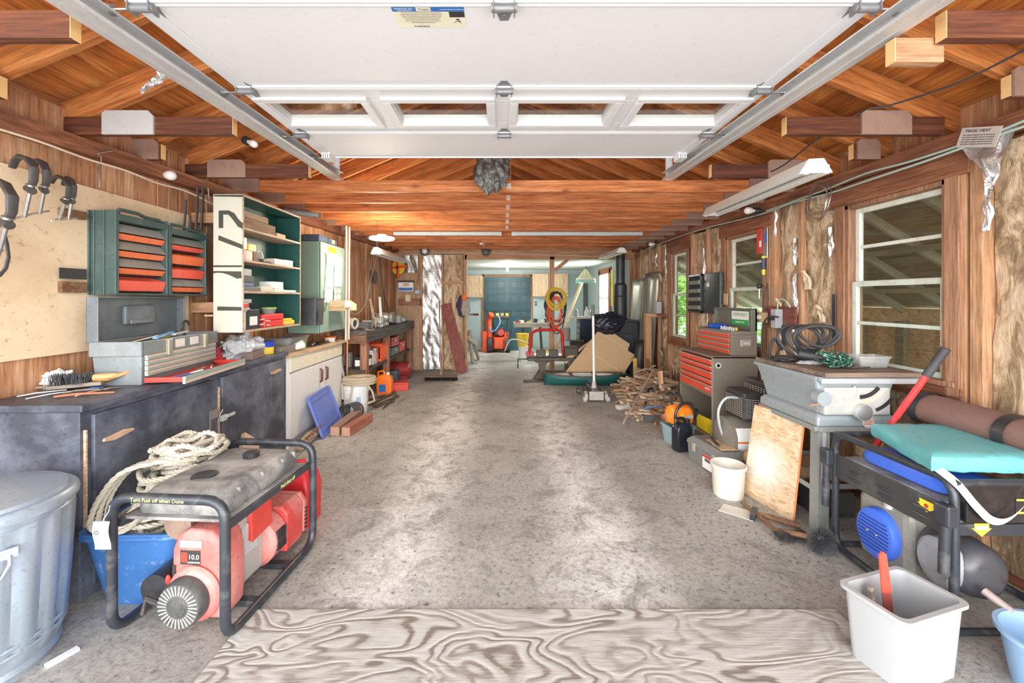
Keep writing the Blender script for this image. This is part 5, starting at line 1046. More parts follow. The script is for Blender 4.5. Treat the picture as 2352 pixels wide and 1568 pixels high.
ROPE = paint('rope_tan', (.55,.46,.34), .85, .3, (.38,.3,.2), scale=30, bump=.5)
mb = MB(); c = fl(818,944); rope_coil(mb,(c.x+.05,c.y,.36),.19,7,.012,3,sq=.85,zr=.07); rope_coil(mb,(c.x-.02,c.y,.36),.14,4,.012,5,zr=.06)
mb.tube([(c.x+.15,c.y-.1,.38),(c.x+.24,c.y-.12,.28),(c.x+.27,c.y-.12,.16),(c.x+.2,c.y-.16,.14)],.012,7); mb.tube([(c.x-.12,c.y-.15,.38),(c.x-.1,c.y-.18,.2),(c.x+.0,c.y-.2,.18),(c.x+.02,c.y-.18,.35)],.012,7)
tag(mb.obj('rope', ROPE), 'tan rope coiled on top of the white bucket', 'rope')
mb = MB(); c = fl(800,962); 
for k in range(4): mb.tube([c+V((.0+.02*k,.03*k,.08+.09*sin(a)))+V((.085*cos(a),0,0)) for a in [i*2*pi/18 for i in range(18)]],.012,7,closed=True)
tag(mb.obj('hose_coil', RUBBER), 'small black hose coil on the floor between bucket and timbers', 'hose')
t = thing('jug','orange plastic bar oil jug on the floor near the workbench','jug',fl(884,904)); OJ = paint('jug_orange',(.95,.2,.02),.35,.05)
MB().loft([rrect(.11,.06,.02,0),rrect(.115,.065,.02,.2),rrect(.1,.06,.02,.26),rrect(.05,.04,.015,.29)]).obj('jug_body', OJ, t); MB().tube([(-.1,0,.24),(-.1,0,.33),(-.02,0,.34),(-.0,0,.28)],.016,8).obj('handle', OJ, t); MB().lathe([(.025,.28),(.025,.32)],(.045,0,0),12).obj('cap', WHITEP, t); MB().b(-.07,.03,-.067,-.0655,.04,.15).obj('label', paint('label_blue',(.03,.15,.5)), t)
t = thing('air_tank','maroon portable air tank lying behind the orange jug','tank',(fl(905,880)+V((-.02,.35,.0)))); TM = paint('tank_maroon',(.28,.03,.03),.35,.2); p=.17
MB().tube([(-.27,0,p),(-.25,0,p),(.2,0,p),(.24,0,p)],[.06,.13,.13,.06],24).obj('tank_body', TM, t); MB().b(-.2,.18,-.08,-.06,0,.08).obj('foot', TM, t); MB().b(-.2,.18,.06,.08,0,.08).obj('foot', TM, t); MB().tube([(.05,-.14,p),(.07,-.2,.05),(.0,-.25,.01),(.15,-.3,.01)],.008,6).obj('air_hose', BLACK, t)
t = thing('metal_tool_box','flat red metal case on the floor in front of the maroon tank','case',fl(916,897)+V((0,.06,0)),.25); MB().b(-.13,.13,-.08,.08,0,.1).obj('body', RED, t, bev=.006); MB().b(-.135,.135,-.085,.085,.101,.125).obj('lid', RED, t, bev=.006)
random.seed(9)
IR = ['longest rusty iron tool on the floor by the orange jug','second rusty iron tool on the floor by the orange jug','wrench like iron tool on the floor by the orange jug','short iron bar on the floor behind the timbers','dark pipe wrench on the floor behind the timbers']
for k,(a,b_,r) in enumerate((((852,932),(905,905),.018),((858,936),(908,915),.014),((862,938),(902,925),.012),((850,920),(882,912),.016),((880,940),(912,912),.012))):
    p = fl(*a)+V((0,0,r)); q = fl(*b_)+V((0,0,r)); mb = MB(); mb.tube([p,(p+q)/2+V((0,0,.01)),q],[r,r*.7,r],7); mb.box(q,(.05,.07,.03),.5); tag(mb.obj('iron_tool', paint('rusty_iron',(.12,.085,.06),.6,.4,metal=.4)), IR[k], 'tool')
p = fl(908,929); q = fl(940,911); tag(MB().beam(p+V((0,0,.012)),q+V((0,0,.012)),.03,.022).obj('stick', GREYW, bev=.002), 'short pale stick lying alone on the concrete near the workbench', 'stick')
tag(MB().tube([V((-2.0,5.31,.01)),V((-2.16,5.33,.72))],.018,8).obj('metal_pipe', GREYP), 'grey pipe leaning between the white cabinet and the workbench', 'pipe')
# push broom, red board, jackets
bh = fl(1013,866,.06); t = thing('push_broom','push broom with a wide dark head leaning on the foil wall','broom',bh); MB().b(-.28,.28,-.03,.03,.0,.035).obj('head', wood('broom_head',(.12,.05,.03),(.2,.1,.06),(.3,.17,.1),'X'), t, bev=.004)
mb = MB(); random.seed(31)
for k in range(700): x = random.uniform(-.28,.28); y = random.uniform(-.028,.028); mb.tube([(x,y,0),(x*1.01,y*1.6,-.055)],.0016,3,cap=False)
mb.obj('bristles', BLACK, t); e = at(1009,690,YR-.06); MB().tube([(0,0,.03),e-bh],.012,8).obj('handle', GREYW, t)
a = fl(1062,857); b_ = at(1024,698,YR-.07); mb = MB(); d = b_-a; mb.beam(a+V((-.0,0,0)),b_,.20,.022,up=(0,-1,.3)); tag(mb.obj('red_board', wood('red_board',(.16,.035,.03),(.28,.07,.055),(.36,.12,.09),'Z',1), bev=.002), 'dark red painted board leaning on the rear partition', 'board')
rwall(1038,825,1075,853,.01,'cardboard_piece',CARD,'cardboard piece on the floor behind the red board','cardboard',YR-.03)
for k,(px,py,w_,m2,lab) in enumerate(((1062,695,.11,paint('jacket_purple',(.06,.04,.09),.9),'dark purple jacket hanging at the left of the rear opening'),(1070,700,.09,paint('vest_grey',(.4,.37,.32),.9),'grey canvas vest hanging over the purple jacket'),(1066,680,.05,ORANGE,'orange cap tucked among the hanging jackets'))):
    c = at(px,py,YR-.1-.05*k); h_ = [.30,.26,.09][k]
    tag(blob(c,(w_,.06,h_),20+k,amp=.3,fr=2.5,top=.5,fold=.2).obj('jacket' if k<2 else 'cap', m2), lab, 'jacket' if k<2 else 'cap')
t = thing('hand_drill','small tool with a red handle sticking out from the opening edge','tool',at(1083,722,YR-.1)); MB().tube([(-.05,0,0),(.03,0,0)],.02,8).obj('barrel', STEEL, t); MB().tube([(.03,0,0),(.14,0,0)],.022,8).obj('grip', paint('dark_red',(.25,.03,.03),.4), t)
t = thing('sawhorse','old wooden sawhorse standing inside the rear opening','sawhorse',(0,0,0)); 
for k,(a,b_) in enumerate(((at(1077,760,8.6),fl(1086,838)),(at(1079,760,8.6),fl(1099,826)))): MB().beam(a,b_+V((0,0,.02)),.05,.06).obj('leg', GREYW, t)
MB().beam(at(1071,775,8.3),at(1092,790,9.0),.09,.09).obj('top_rail', GREYW, t)
# trash can -----------------------------------------------------
tc_ = thing('trash_can','galvanised steel trash can with lid at the left edge of the photo','trash can',(-2.03,1.58,0)); GC = paint('can_zinc',(.38,.45,.53),.42,.45,(.6,.65,.7),metal=.45,scale=6)
n = 72; prof = [(.215,0),(.222,.02),(.215,.04),(.222,.06),(.225,.10),(.238,.30),(.25,.55),(.258,.60),(.262,.62),(.255,.625)]
mb = MB(); rings = []
for r, z in prof:
    rings.append([V((cos(2*pi*k/n)*(r+(.013*abs(sin(k*pi/4)) if .08<z<.57 else 0)), sin(2*pi*k/n)*(r+(.013*abs(sin(k*pi/4)) if .08<z<.57 else 0)), z)) for k in range(n)])
mb.loft(rings); mb.obj('can_body', GC, tc_)
MB().lathe([(.272,.60),(.275,.615),(.272,.63),(.262,.64),(.245,.642),(.24,.655),(.15,.675),(.04,.682),(.0,.683)],(0,0,0),48).obj('lid', GC, tc_)
for z in (.10,.13,.58): MB().lathe([(.227+z*.05,z-.008),(.233+z*.05,z),(.227+z*.05,z+.008)],(0,0,0),48,cap=False).obj('hoop', GC, tc_)
a0 = R(-38); bs_ = V((cos(a0)*.25,sin(a0)*.25,.5)); ta = V((-sin(a0),cos(a0),0)); ou = V((cos(a0),sin(a0),0))
MB().tube([bs_-ta*.07+V((0,0,.0)),bs_-ta*.07+ou*.03-V((0,0,.03)),bs_-ta*.05+ou*.035-V((0,0,.07)),bs_+ta*.05+ou*.035-V((0,0,.07)),bs_+ta*.07+ou*.03-V((0,0,.03)),bs_+ta*.07],.006,8).obj('handle', GC, tc_); MB().beam(bs_-ta*.09+ou*.005,bs_+ta*.09+ou*.005,.01,.035).obj('handle_plate', GC, tc_)
p = fl(105,1533,.0); q = fl(180,1490,.0); tag(MB().beam(p+V((0,0,.005)),q+V((0,0,.005)),.028,.01).obj('paint_stick', WHITEP), 'white stick lying on the concrete next to the trash can', 'stick')
# blue tote with rope
tt = thing('storage_tote','blue plastic storage tote splashed with white paint, full of rope','tote',(-1.735,2.09,0), R(1)); TB2 = paint('tote_blue',(.05,.16,.42),.4,.35,(.4,.5,.62),scale=11,lo=.56,hi=.61)
mb = MB(); tubbin(mb,.145,.19,.228,.215,.33,.06,lip=.012); mb.obj('tote_body', TB2, tt); 
mb = MB(); P_ = rrect(.234,.221,.06,.32); mb.tube(P_,.013,8,closed=True); mb.obj('rim', TB2, tt)
WR = paint('rope_white', (.55,.5,.41), .8, .35, (.45,.4,.33), scale=24, bump=.5)
def twisted(P_, r, mb):
    L_ = []; 
    for s_ in range(3):
        Q_ = []
        for i, p in enumerate(P_):
            t_ = (P_[min(i+1,len(P_)-1)]-P_[max(i-1,0)]).normalized(); nn = t_.orthogonal().normalized() if i == 0 else (nn-t_*nn.dot(t_)).normalized(); bb = t_.cross(nn); a = i*.9+s_*2*pi/3
            Q_.append(p+(nn*cos(a)+bb*sin(a))*r*.55)
        mb.tube(Q_, r*.62, 5)
random.seed(17)
wr = thing('rope','thick white braided rope piled high in the blue tote','rope',(0,0,0))
def crv(pts, m=14):
    P = [V(p) for p in pts]; out = []
    for i in range(len(P)-1):
        a, b_, c, d = P[max(0,i-1)], P[i], P[i+1], P[min(len(P)-1,i+2)]
        for k in range(m):
            t_ = k/m; out.append(.5*((2*b_)+(c-a)*t_+(2*a-5*b_+4*c-d)*t_*t_+(3*b_-a-3*c+d)*t_**3))
    return out
for j in range(46):
    mb = MB(); cx_ = -1.72+random.uniform(-.05,.08)+.05*(j>14); cy_ = 2.09+random.uniform(-.05,.05)+.06*(j>14); zz = .25+.0095*j; rx_ = random.uniform(.09,.17 if j<10 else .2)*(1-.006*j); ry_ = random.uniform(.10,.17 if j<10 else .22)*(1-.006*j); ph = random.uniform(0,6)
    pts = [(cx_+rx_*cos(ph+a)+random.gauss(0,.012), cy_+ry_*sin(ph+a)+random.gauss(0,.012), zz+random.uniform(-.02,.03)) for a in [q*2*pi/9 for q in range(10)]]
    twisted(crv(pts,10), .0115, mb); mb.obj('rope_loop', WR, wr)
for k in range(3):
    mb = MB(); o = k*.03; twisted(crv([(-1.62,2.05+o,.62),(-1.80,1.95+o,.60),(-1.88,1.91+o,.50),(-1.90+o*.3,1.88+o,.40),(-1.86+o,1.86,.365),(-1.78+o,1.87,.37),(-1.74+o,1.95,.45),(-1.70,2.0,.55)],10), .0115, mb); mb.obj('rope_loop', WR, wr)
# cardboard and red fuel can behind the generator
a = fl(560,1085,.0); mb = MB(); mb.beam(V((-1.78,2.75,.02)),V((-1.93,3.12,.36)),.16,.03,up=(1,0,.4)); tag(mb.obj('cardboard_piece', paint('kraft_card',(.62,.42,.3),.85,.2)), 'torn tan corrugated cardboard leaning on the black cabinet', 'cardboard')
t = thing('fuel_can','red plastic fuel can half hidden behind the grey topped generator','fuel can',(-1.34,2.62,0)); FR = paint('fuel_red',(.7,.03,.04),.35,.1); MB().loft([rrect(.13,.1,.03,0),rrect(.135,.105,.03,.22),rrect(.12,.09,.03,.30),rrect(.05,.04,.02,.37)]).obj('can_body', FR, t); MB().tube([(-.08,0,.28),(-.07,0,.37),(.06,0,.38),(.08,0,.29)],.014,8).obj('handle', FR, t)
# ================= generators =================
def rpath(pts, r, closed=True, n=5):
    """rounded polyline through pts"""
    P = [V(p) for p in pts]; L = len(P); out = []
    for i in range(L):
        a, b_, c = P[(i-1)%L], P[i], P[(i+1)%L]
        if not closed and i in (0, L-1): out.append(b_); continue
        u = (a-b_); v = (c-b_); rr = min(r, u.length*.45, v.length*.45); p = b_+u.normalized()*rr; q = b_+v.normalized()*rr
        for k in range(n+1):
            t = k/n; out.append(p*(1-t)**2+b_*2*t*(1-t)+q*t*t)
    return out
FRM = paint('frame_black', (.03,.035,.045), .38, .35, (.22,.21,.2), scale=9, spec=.6, lo=.5, hi=.66)
DUSTY = paint('dusty_black', (.13,.13,.13), .6, .95, (.42,.40,.38), scale=5, lo=.38, hi=.62)
PINK = paint('dusty_red', (.58,.13,.11), .5, .7, (.68,.4,.36), scale=4, lo=.35, hi=.7)
YINK = paint('yellow_ink', (.85,.8,.25), .6, 0)
g1 = thing('generator','portable generator with black tube frame, grey dusty tank and pink red engine','generator',(-1.37,2.03,0), R(-4))
w2, d2, zt, rt_ = .25, .335, .59, .02
pts = [(-w2,-d2,zt),(w2,-d2,zt),(w2,-d2,rt_),(w2,d2,rt_),(w2,d2,zt),(-w2,d2,zt),(-w2,d2,rt_),(-w2,-d2,rt_)]
MB().tube(rpath(pts,.085), rt_, 12, closed=True).obj('frame', FRM, g1)
for y in (-.12,.14): MB().b(-w2,w2,y-.02,y+.02,.005,.03).obj('cross_bar', FRM, g1, bev=.003)
for s_ in (-1,1): MB().b(s_*.235-.012,s_*.235+.012,-d2+.02,d2-.02,.455,.49).obj('side_rail', FRM, g1, bev=.002)
MB().b(-.235,.235,-.30,.30,.478,.492).obj('tank_flange', DUSTY, g1, bev=.004)
def rr3(w, d, r, z, cx=0, cy=0): return [p+V((cx,cy,0)) for p in rrect(w,d,r,z)]
tk = MB().loft([rr3(.20,.275,.03,.493),rr3(.205,.28,.04,.52),rr3(.20,.275,.05,.555),rr3(.175,.25,.05,.585),rr3(.16,.235,.05,.588)]).obj('fuel_tank', DUSTY, g1)
mb = MB(); mb.lathe([(.0,.589),(.045,.5895),(.052,.594),(.055,.5885)],(-.03,-.11,0),24,cap=False); mb.obj('gauge_recess', BLACK, tk)
mb = MB(); mb.lathe([(.034,.586),(.036,.60),(.036,.612),(.03,.617),(.0,.618)],(.035,.12,0),24); 
for k in range(16): a = k*pi/8; mb.box((.035+.0365*cos(a),.12+.0365*sin(a),.601),(.005,.005,.02),a)
mb.obj('fuel_cap', BLACK, tk)
for y in (-.18,-.02,.14,.24): MB().b(.165,.2,y-.008,y+.008,.53,.575).obj('tank_rib', DUSTY, tk, bev=.004)
text('Turn Fuel off when Done', .024, YINK, g1, (-.03,-d2-.0205,zt), (R(90),0,0), sx=.95, shear=.1)
text('Fuel shut off', .024, YINK, g1, (.2475,.1,.472), (R(90),0,R(90)), sx=1, shear=.1)
# engine (local frame, front is -y)
ex, ey = .05, -.27
eng = MB(); 
eng.loft([rr3(.115,.008,.006,0)]*1) if 0 else None
prof = [(-.125,.03),(.115,.03),(.125,.12),(.12,.3),(.10,.37),(.06,.405),(-.04,.41),(-.09,.385),(-.115,.33)]
rings = []
for y, s_ in ((ey+.02,.9),(ey+.035,1.0),(ey+.13,1.0),(ey+.16,.96)): rings.append([V((ex+x*s_, y, .03+(z-.03)*s_+ (1-s_)*.1)) for x, z in prof])
eng.loft(rings); e1 = eng.obj('engine_shroud', PINK, g1, bev=.006, sharp=60)
MB().lathe([(.115,0),(.12,-.01),(.112,-.022),(.1,-.03)],(ex,ey+.02,.145),36,(0,1,0)).obj('fan_ring', PINK, e1)
rs = MB(); rs.lathe([(.098,0),(.098,-.045),(.09,-.06),(.04,-.066),(.036,-.07),(.0,-.071)],(ex-.01,ey+.0,.14),36,(0,1,0)); r1 = rs.obj('recoil_starter', paint('starter_grey',(.07,.07,.07),.5,.8,(.2,.19,.18)), g1)
mb = MB()
for k in range(30):
    a = k*2*pi/30; c = V((ex-.01,ey-.062,.14)); d = V((cos(a),0,sin(a))); mb.beam(c+d*.044,c+d*.088+V((0,.0,0)),.0065,.006,up=(0,1,0))
mb.obj('starter_fins', paint('fin_grey',(.3,.29,.28),.5,.3), r1); MB().tube([(ex-.1,ey-.03,.12),(ex-.16,ey-.05,.16),(ex-.17,ey-.055,.10)],.012,7).obj('pull_grip', DSTEEL, r1)
lb = MB().b(ex-.07,ex+.02,ey+.0165,ey+.0185,.265,.325).obj('engine_label', INK, g1); text('10.0', .03, WT, lb, (ex-.008,ey+.0155,.298), (R(90),0,0)); text('HORSEPOWER', .009, WT, lb, (ex-.008,ey+.0155,.275), (R(90),0,0)); MB().b(ex-.066,ex-.036,ey+.0145,ey+.0165,.275,.318).obj('red_logo', RED, lb, bev=.004)
MB().b(ex-.07,ex+.03,ey+.0155,ey+.0175,.34,.37).obj('warning_label', paint('pale_pink_label',(.8,.6,.6),.6), g1); MB().b(ex-.105,ex-.092,ey+.0145,ey+.0175,.2,.26).obj('choke_label', INK, g1)
MB().ell((ex-.12,ey+.01,.20),(.012,.008,.022),8,6).obj('choke_lever', RED, g1)
mb = MB(); mb.tube([(-.13,-.26,.15),(-.13,-.12,.15)],.068,22); mb.obj('muffler', BLACK, g1)
MB().tube([(-.10,-.18,.39),(-.10,-.05,.39)],.065,22).obj('air_filter', paint('rusty_filter',(.3,.2,.15),.6,.5), g1)
MB().b(-.02,.14,-.12,.07,.06,.38).obj('engine_block', paint('dusty_aluminium',(.5,.48,.46),.55,.5,(.35,.33,.3),metal=.3), g1, bev=.02)
mb = MB(); 
for k in range(6): mb.b(-.03,.15,-.10+.02*k,-.095+.02*k,.2,.34)
mb.obj('cooling_fins', GALV, g1)
mb = MB(); mb.loft([[V((.145,-.06,.26)),V((.155,.09,.28)),V((.155,.09,.40)),V((.145,-.06,.42))],[V((.17,-.06,.25)),V((.175,.09,.27)),V((.165,.09,.40)),V((.165,-.06,.42))]],smooth=False); mb.b(-.02,.168,-.06,.09,.40,.425); mb.obj('heat_shield', RED, g1, bev=.006)
mb = MB(); mb.lathe([(.11,0),(.13,.02),(.13,.11),(.12,.12)],(.07,.06,.165),28,(0,1,0)); gh = mb.obj('fan_housing', PINK, g1)
for k in range(5): MB().b(.19,.204,.09+.015*k,.097+.015*k,.12,.22).obj('vent_slot', BLACK, gh)
MB().prism([(-.05,.06),(.19,.06),(.195,.26),(.16,.30),(-.03,.30),(-.06,.26)], (0,.18,0),(1,0,0),(0,0,1),(0,.15,0)).obj('alternator_box', paint('alternator_red',(.6,.07,.06),.45,.5,(.62,.45,.42),scale=6,lo=.45,hi=.65), g1, bev=.008)
ah = MB().prism([(-.045,.08),(.195,.08),(.2,.25),(.165,.30),(-.03,.30)], (0,.335,0),(1,0,0),(0,0,1),(0,.03,0)).obj('end_cover', PINK, g1, bev=.006)
for k in range(6): MB().b(.197,.205,.34,.36,.10+.022*k,.108+.022*k).obj('vent_slot', BLACK, ah)
tg = MB(); tg.sheet(lambda u,v: V((.065*(u-.5)+.01*v,-.006*sin(5*v)-.01*v,-.11*v-.03)),3,6); tg2 = tg.obj('paper_tag', WHITEP, loc=(-1.625,1.652,.55)); tag(tg2, 'white paper tag tied to the front left post of the generator frame', 'tag'); MB().tube([(0,0,-.035),(.01,.02,.0),(.005,.03,.02)],.0015,4).obj('tag_string', STEEL, tg2); MB().tube([(-.01+.009*cos(a),-.012,-.07+.006*sin(a)) for a in [i*.6 for i in range(11)]],.0015,4).obj('pen_scribble', INK, tg2)
# ---- right generator ----
GX = 1.87; 
g2 = thing('generator','portable generator on the right with blue tank end, blue cover and black louvred frame','generator',(GX,1.70,0))
W2, L2, T2 = .58, .61, .66
for x in (0,.0+W2-.03):
    MB().tube(rpath([(x,0,.03),(x,0,T2),(x,L2,T2),(x,L2,.03)],.08),.017,10,closed=True).obj('side_frame', FRM, g2)
for y in (0,L2): MB().tube([(0,y,T2-.005),(W2-.03,y,T2-.005)],.015,10).obj('cross_tube', FRM, g2); MB().tube([(0,y,.035),(W2-.03,y,.035)],.015,10).obj('cross_tube', FRM, g2)
lp = MB().prism([(.012,.42),(L2-.012,.42),(L2-.012,.55),(.012,.55)], (-.012,0,0),(0,1,0),(0,0,1),(.01,0,0)).obj('louvre_panel', DSTEEL if 0 else paint('panel_black',(.05,.05,.05),.4,.4,(.2,.19,.17),scale=6), g2, bev=.004)
for k in range(3):
    for q in range(2): MB().ell((-.013,.13+.17*k,.455+.035*q),(.007,.045,.008),12,6).obj('louvre', FRM, lp)
YL = paint('warn_yellow',(.95,.72,.05),.45,.05)
MB().prism([(-.03,.02),(.03,.02),(.03,0),(.04,0),(0,-.03),(-.04,0),(-.03,0)], (-.0135,.10,.51),(0,1,0),(0,0,1),(.001,0,0)).obj('warning_label', YL, g2); MB().lathe([(.009,0),(.009,.001)],(-.015,.10,.508),12,(1,0,0)).obj('red_dot', RED, g2)
BT2 = paint('tank_blue',(.06,.16,.72),.35,.2,(.25,.35,.8)); 
MB().loft([[p+V((.17,.29,0)) for p in rrect(a,b_,.06,z)] for a,b_,z in ((.11,.19,.553),(.13,.215,.565),(.135,.22,.595),(.125,.205,.62),(.10,.17,.63))]).obj('fuel_tank', BT2, g2)
MB().b(.0,.53,.05,.55,.535,.552).obj('tank_tray', DUSTY, g2, bev=.003)
# engine
c = V((.06,.36,.24)); mb = MB(); rr_ = []
for x,s_ in ((-.075,.8),(-.07,.95),(-.05,1.0),(.02,1.0)): rr_.append([V((c.x+x, c.y+.105*s_*cos(a), c.z+.125*s_*sin(a))) for a in [2*pi*k/28 for k in range(28)]])
mb.loft(rr_); bc2 = mb.obj('blue_cover', BT2, g2)
for k in range(9):
    z = c.z-.075+k*.018; h_ = .085*sqrt(max(.05,1-((z-c.z)/.115)**2)); MB().b(c.x-.0775,c.x-.073,c.y-h_,c.y+h_,z-.003,z+.003).obj('vent_slot', paint('slot_dark_blue',(.02,.05,.3),.5), bc2)
for s_ in (-.02,.03): MB().ell((c.x-.078,c.y+s_,c.z+.0),(.005,.008,.008),8,6).obj('bolt', STEEL, bc2)
MB().b(.03,.3,.22,.5,.08,.40).obj('engine_block', paint('dirty_casting',(.3,.29,.26),.5,.6,(.14,.12,.1),scale=9,metal=.2), g2, bev=.03); MB().tube([(.04,.33,.38),(.04,.33,.44)],.022,10).obj('breather', GALV, g2)
mb = MB(); mb.loft([[V((x, .115+.085*s_*cos(a), .255+.105*s_*sin(a))) for a in [2*pi*k/28 for k in range(28)]] for x,s_ in ((.03,.8),(.045,1.0),(.09,1.02))]); mb.obj('alternator_plate', paint('plate_grey',(.33,.34,.37),.5,.3), g2)
# big dark dome (helmet like cover) at the front
dm = paint('dome_dark',(.06,.06,.07),.35,.5,(.3,.24,.24),scale=2,lo=.5,hi=.8)
mb = MB(); mb.loft([[V((.165+.112*s_*cos(a), .11+y, .25+.12*s_*sin(a))) for a in [2*pi*k/32 for k in range(32)]] for y,s_ in ((-.10,.55),(-.085,.82),(-.05,.97),(0,1.02),(.1,1.0))]); dd_ = mb.obj('alternator_cover', dm, g2)
MB().tube([(.10,-.02,.22),(.12,-.10,.19)],.016,10).obj('axle_stub', paint('copper_grey',(.5,.42,.4),.4,metal=.3), dd_)
MB().b(.04,.6,-.01,.02,.49,.66).obj('control_panel', paint('gloss_black',(.02,.02,.022),.15,.3,(.12,.11,.1)), g2, bev=.006)
pl = MB().b(.24,.47,-.0125,-.0105,.53,.595).obj('rating_label', BLACK, g2); MB().b(.243,.29,-.0135,-.0125,.532,.54).obj('yellow_strip', YL, pl); MB().b(.243,.29,-.0135,-.0125,.585,.593).obj('yellow_strip', YL, pl)
for k in range(6): text('CAUTION read the owner manual before use', .007, WT, pl, (.38,-.0135,.54+.009*k), (R(90),0,0))
pa_ = MB().prism([(-.03,.02),(.03,.02),(.03,0),(.042,0),(0,-.035),(-.042,0),(-.03,0)], (.10,-.0125,.472),(1,0,0),(0,0,1),(0,.001,0)).obj('warning_label', YL, g2); MB().b(.075,.125,-.014,-.0126,.467,.482).obj('pictogram', PAPER, pa_)
MB().b(0,.56,-.012,.0,.44,.488).obj('front_rail', FRM, g2, bev=.003)
tag(blob((2.34,1.60,.33),(.14,.09,.11),41,amp=.35,fr=2.5,fold=.15).obj('engine_cover', paint('pale_plastic_sheet',(.6,.62,.56),.3,.2)), 'crumpled pale translucent sheet at the front of the right generator', 'plastic sheet')
for (y, z0) in ((-.005,.28),(L2+.01,.25)):
    h = MB(); h.tube([(-.04,y,.56),(-.05,y,z0)],.019,12); h.obj('folding_handle', FRM, g2); MB().b(-.065,-.02,y-.03,y+.03,.48,.57).obj('handle_bracket', FRM, g2, bev=.01)
# cushion
TEALC = paint('teal_vinyl',(.14,.47,.5),.42,.4,(.3,.6,.63),scale=3)
A_, B_, C_, D_2 = V((1.985,2.215)), V((2.36,2.20)), V((2.30,1.71)), V((1.815,1.74))
def quadpt(u,v): return A_*(1-u)*(1-v)+B_*u*(1-v)+C_*u*v+D_2*(1-u)*v
mb = MB(); rings = []
nb_ = 60
for z, ins in ((.678,.03),(.682,.008),(.692,.0),(.725,.0),(.742,.008),(.75,.03),(.753,.08)):
    ring = []
    for k in range(nb_):
        t = k/nb_*4; s_ = int(t); f_ = t-s_; u,v = [(f_,0),(1,f_),(1-f_,1),(0,1-f_)][s_]; p = quadpt(.5+(u-.5)*(1-ins*3),.5+(v-.5)*(1-ins*3)); wv = .013*mnoise.noise(V((k*.8,z*30,1)))
        ring.append(V((p.x+wv,p.y+wv,z+.004*mnoise.noise(V((p.x*6,p.y*6,2))))))
    rings.append(ring)
mb.loft(rings); cu = mb.obj('cushion', TEALC); tag(cu, 'teal vinyl cushion lying on top of the right hand generator', 'cushion')
SP_ = crv([(1.85,1.76,.70),(1.87,1.69,.655),(1.93,1.672,.57),(1.99,1.668,.515),(2.06,1.668,.52),(2.14,1.668,.60),(2.20,1.69,.69)],6)
mb = MB(); mb.sheet(lambda u,v: SP_[min(len(SP_)-1,int(u*(len(SP_)-1)+.5))]+V((.02*(v-.5),0,.026*(v-.5))),len(SP_)-1,2); mb.obj('strap', paint('strap_cream',(.52,.49,.42),.8,.2), cu)
# brown rolled bag
BRN = paint('brown_canvas',(.2,.11,.09),.85,.2,(.3,.18,.15),scale=4)
mb = MB(); rg = []
for k in range(25):
    y = 1.45+k*.042; q = k/24; rr0 = .105*(1-.6*max(0,(q-.86)/.14)**2)
    rg.append([V((2.40+rr0*cos(a)*(1+.08*mnoise.noise(V((a,y*3,1)))), y, .80+rr0*.8*sin(a)*(1+.08*mnoise.noise(V((a,y*3,7))))-.03*(1-q))) for a in [2*pi*i/24 for i in range(24)]])
mb.loft(rg); bg2 = mb.obj('duffel_roll', BRN); tag(bg2, 'brown canvas roll with black straps lying behind the teal cushion', 'canvas bag')
for y0 in (1.62,1.88,2.28):
    mb = MB(); mb.loft([[V((2.40+.112*cos(a), y, .80+.092*sin(a)-.03*(1-(y-1.45)/1.0))) for a in [2*pi*i/24 for i in range(24)]] for y in (y0,y0+.05)],cap=False); mb.obj('strap', BLACK, bg2)
t = thing('jack_handle','red pole with a black rubber grip leaning behind the teal cushion','handle',(0,0,0)); p1 = onx(2173,800,2.34); p0 = V((2.16,2.42,.5)); d = (p1-p0)
MB().cyl(p0,p0+d*.78,.016,n=14).obj('pole', paint('pole_red',(.75,.05,.05),.3,.25,(.8,.5,.45),scale=12), t); MB().cyl(p0+d*.76,p1,.021,n=14).obj('grip', RUBBER, t)
# white bin with saw
wbn = thing('waste_bin','tall white translucent plastic bin in the right foreground','bin',(1.54,1.585,0), R(16)); TRW = paint('milky_plastic',(.44,.45,.46),.35,.12,(.25,.23,.21),scale=18,lo=.66,hi=.7)
mb = MB(); mb.loft([rrect(.15,.09,.03,0),rrect(.165,.105,.03,.265),rrect(.178,.117,.03,.27),rrect(.178,.117,.03,.283),rrect(.16,.10,.03,.283),rrect(.145,.085,.028,.012)]); mb.obj('bin_body', TRW, wbn)
MB().b(-.10,-.06,.083,.086,.1,.2).obj('inner_label', WHITEP, wbn)
mb = MB(); mb.prism([(-.014,0),(.016,0),(.02,.24),(.014,.40),(0,.41),(-.014,.395),(-.016,.24)], (1.52,1.60,.02),(1,0,.0),(-.10,.0,1),(0,.004,0)); sw = mb.obj('saw_blade', paint('rust_red',(.3,.07,.06),.5,.3)); tag(sw, 'red painted saw blade standing in the white bin', 'saw'); MB().prism([(-.0165,.25),(.0205,.25),(.0145,.401),(0,.411),(-.0145,.396)], (1.52,1.599,.02),(1,0,.0),(-.10,.0,1),(0,.006,0)).obj('painted_end', paint('bright_red',(.85,.08,.05),.4), sw)  # bare saw blade, without a handle
tag(MB().beam((1.47,1.60,.02),(1.46,1.63,.27),.02,.01).obj('wood_strip', GREYW), 'thin brown wood strip standing in the white bin beside the saw', 'stick')
t = thing('wash_tub','pale blue plastic tub cut off by the right edge of the photo','tub',(1.98,1.46,0)); MB().lathe([(.11,0),(.14,.18),(.155,.185),(.155,.2),(.14,.2),(.10,.02)],(0,0,0),30).obj('tub_body', paint('pale_blue_plastic',(.3,.48,.72),.35,.1), t)
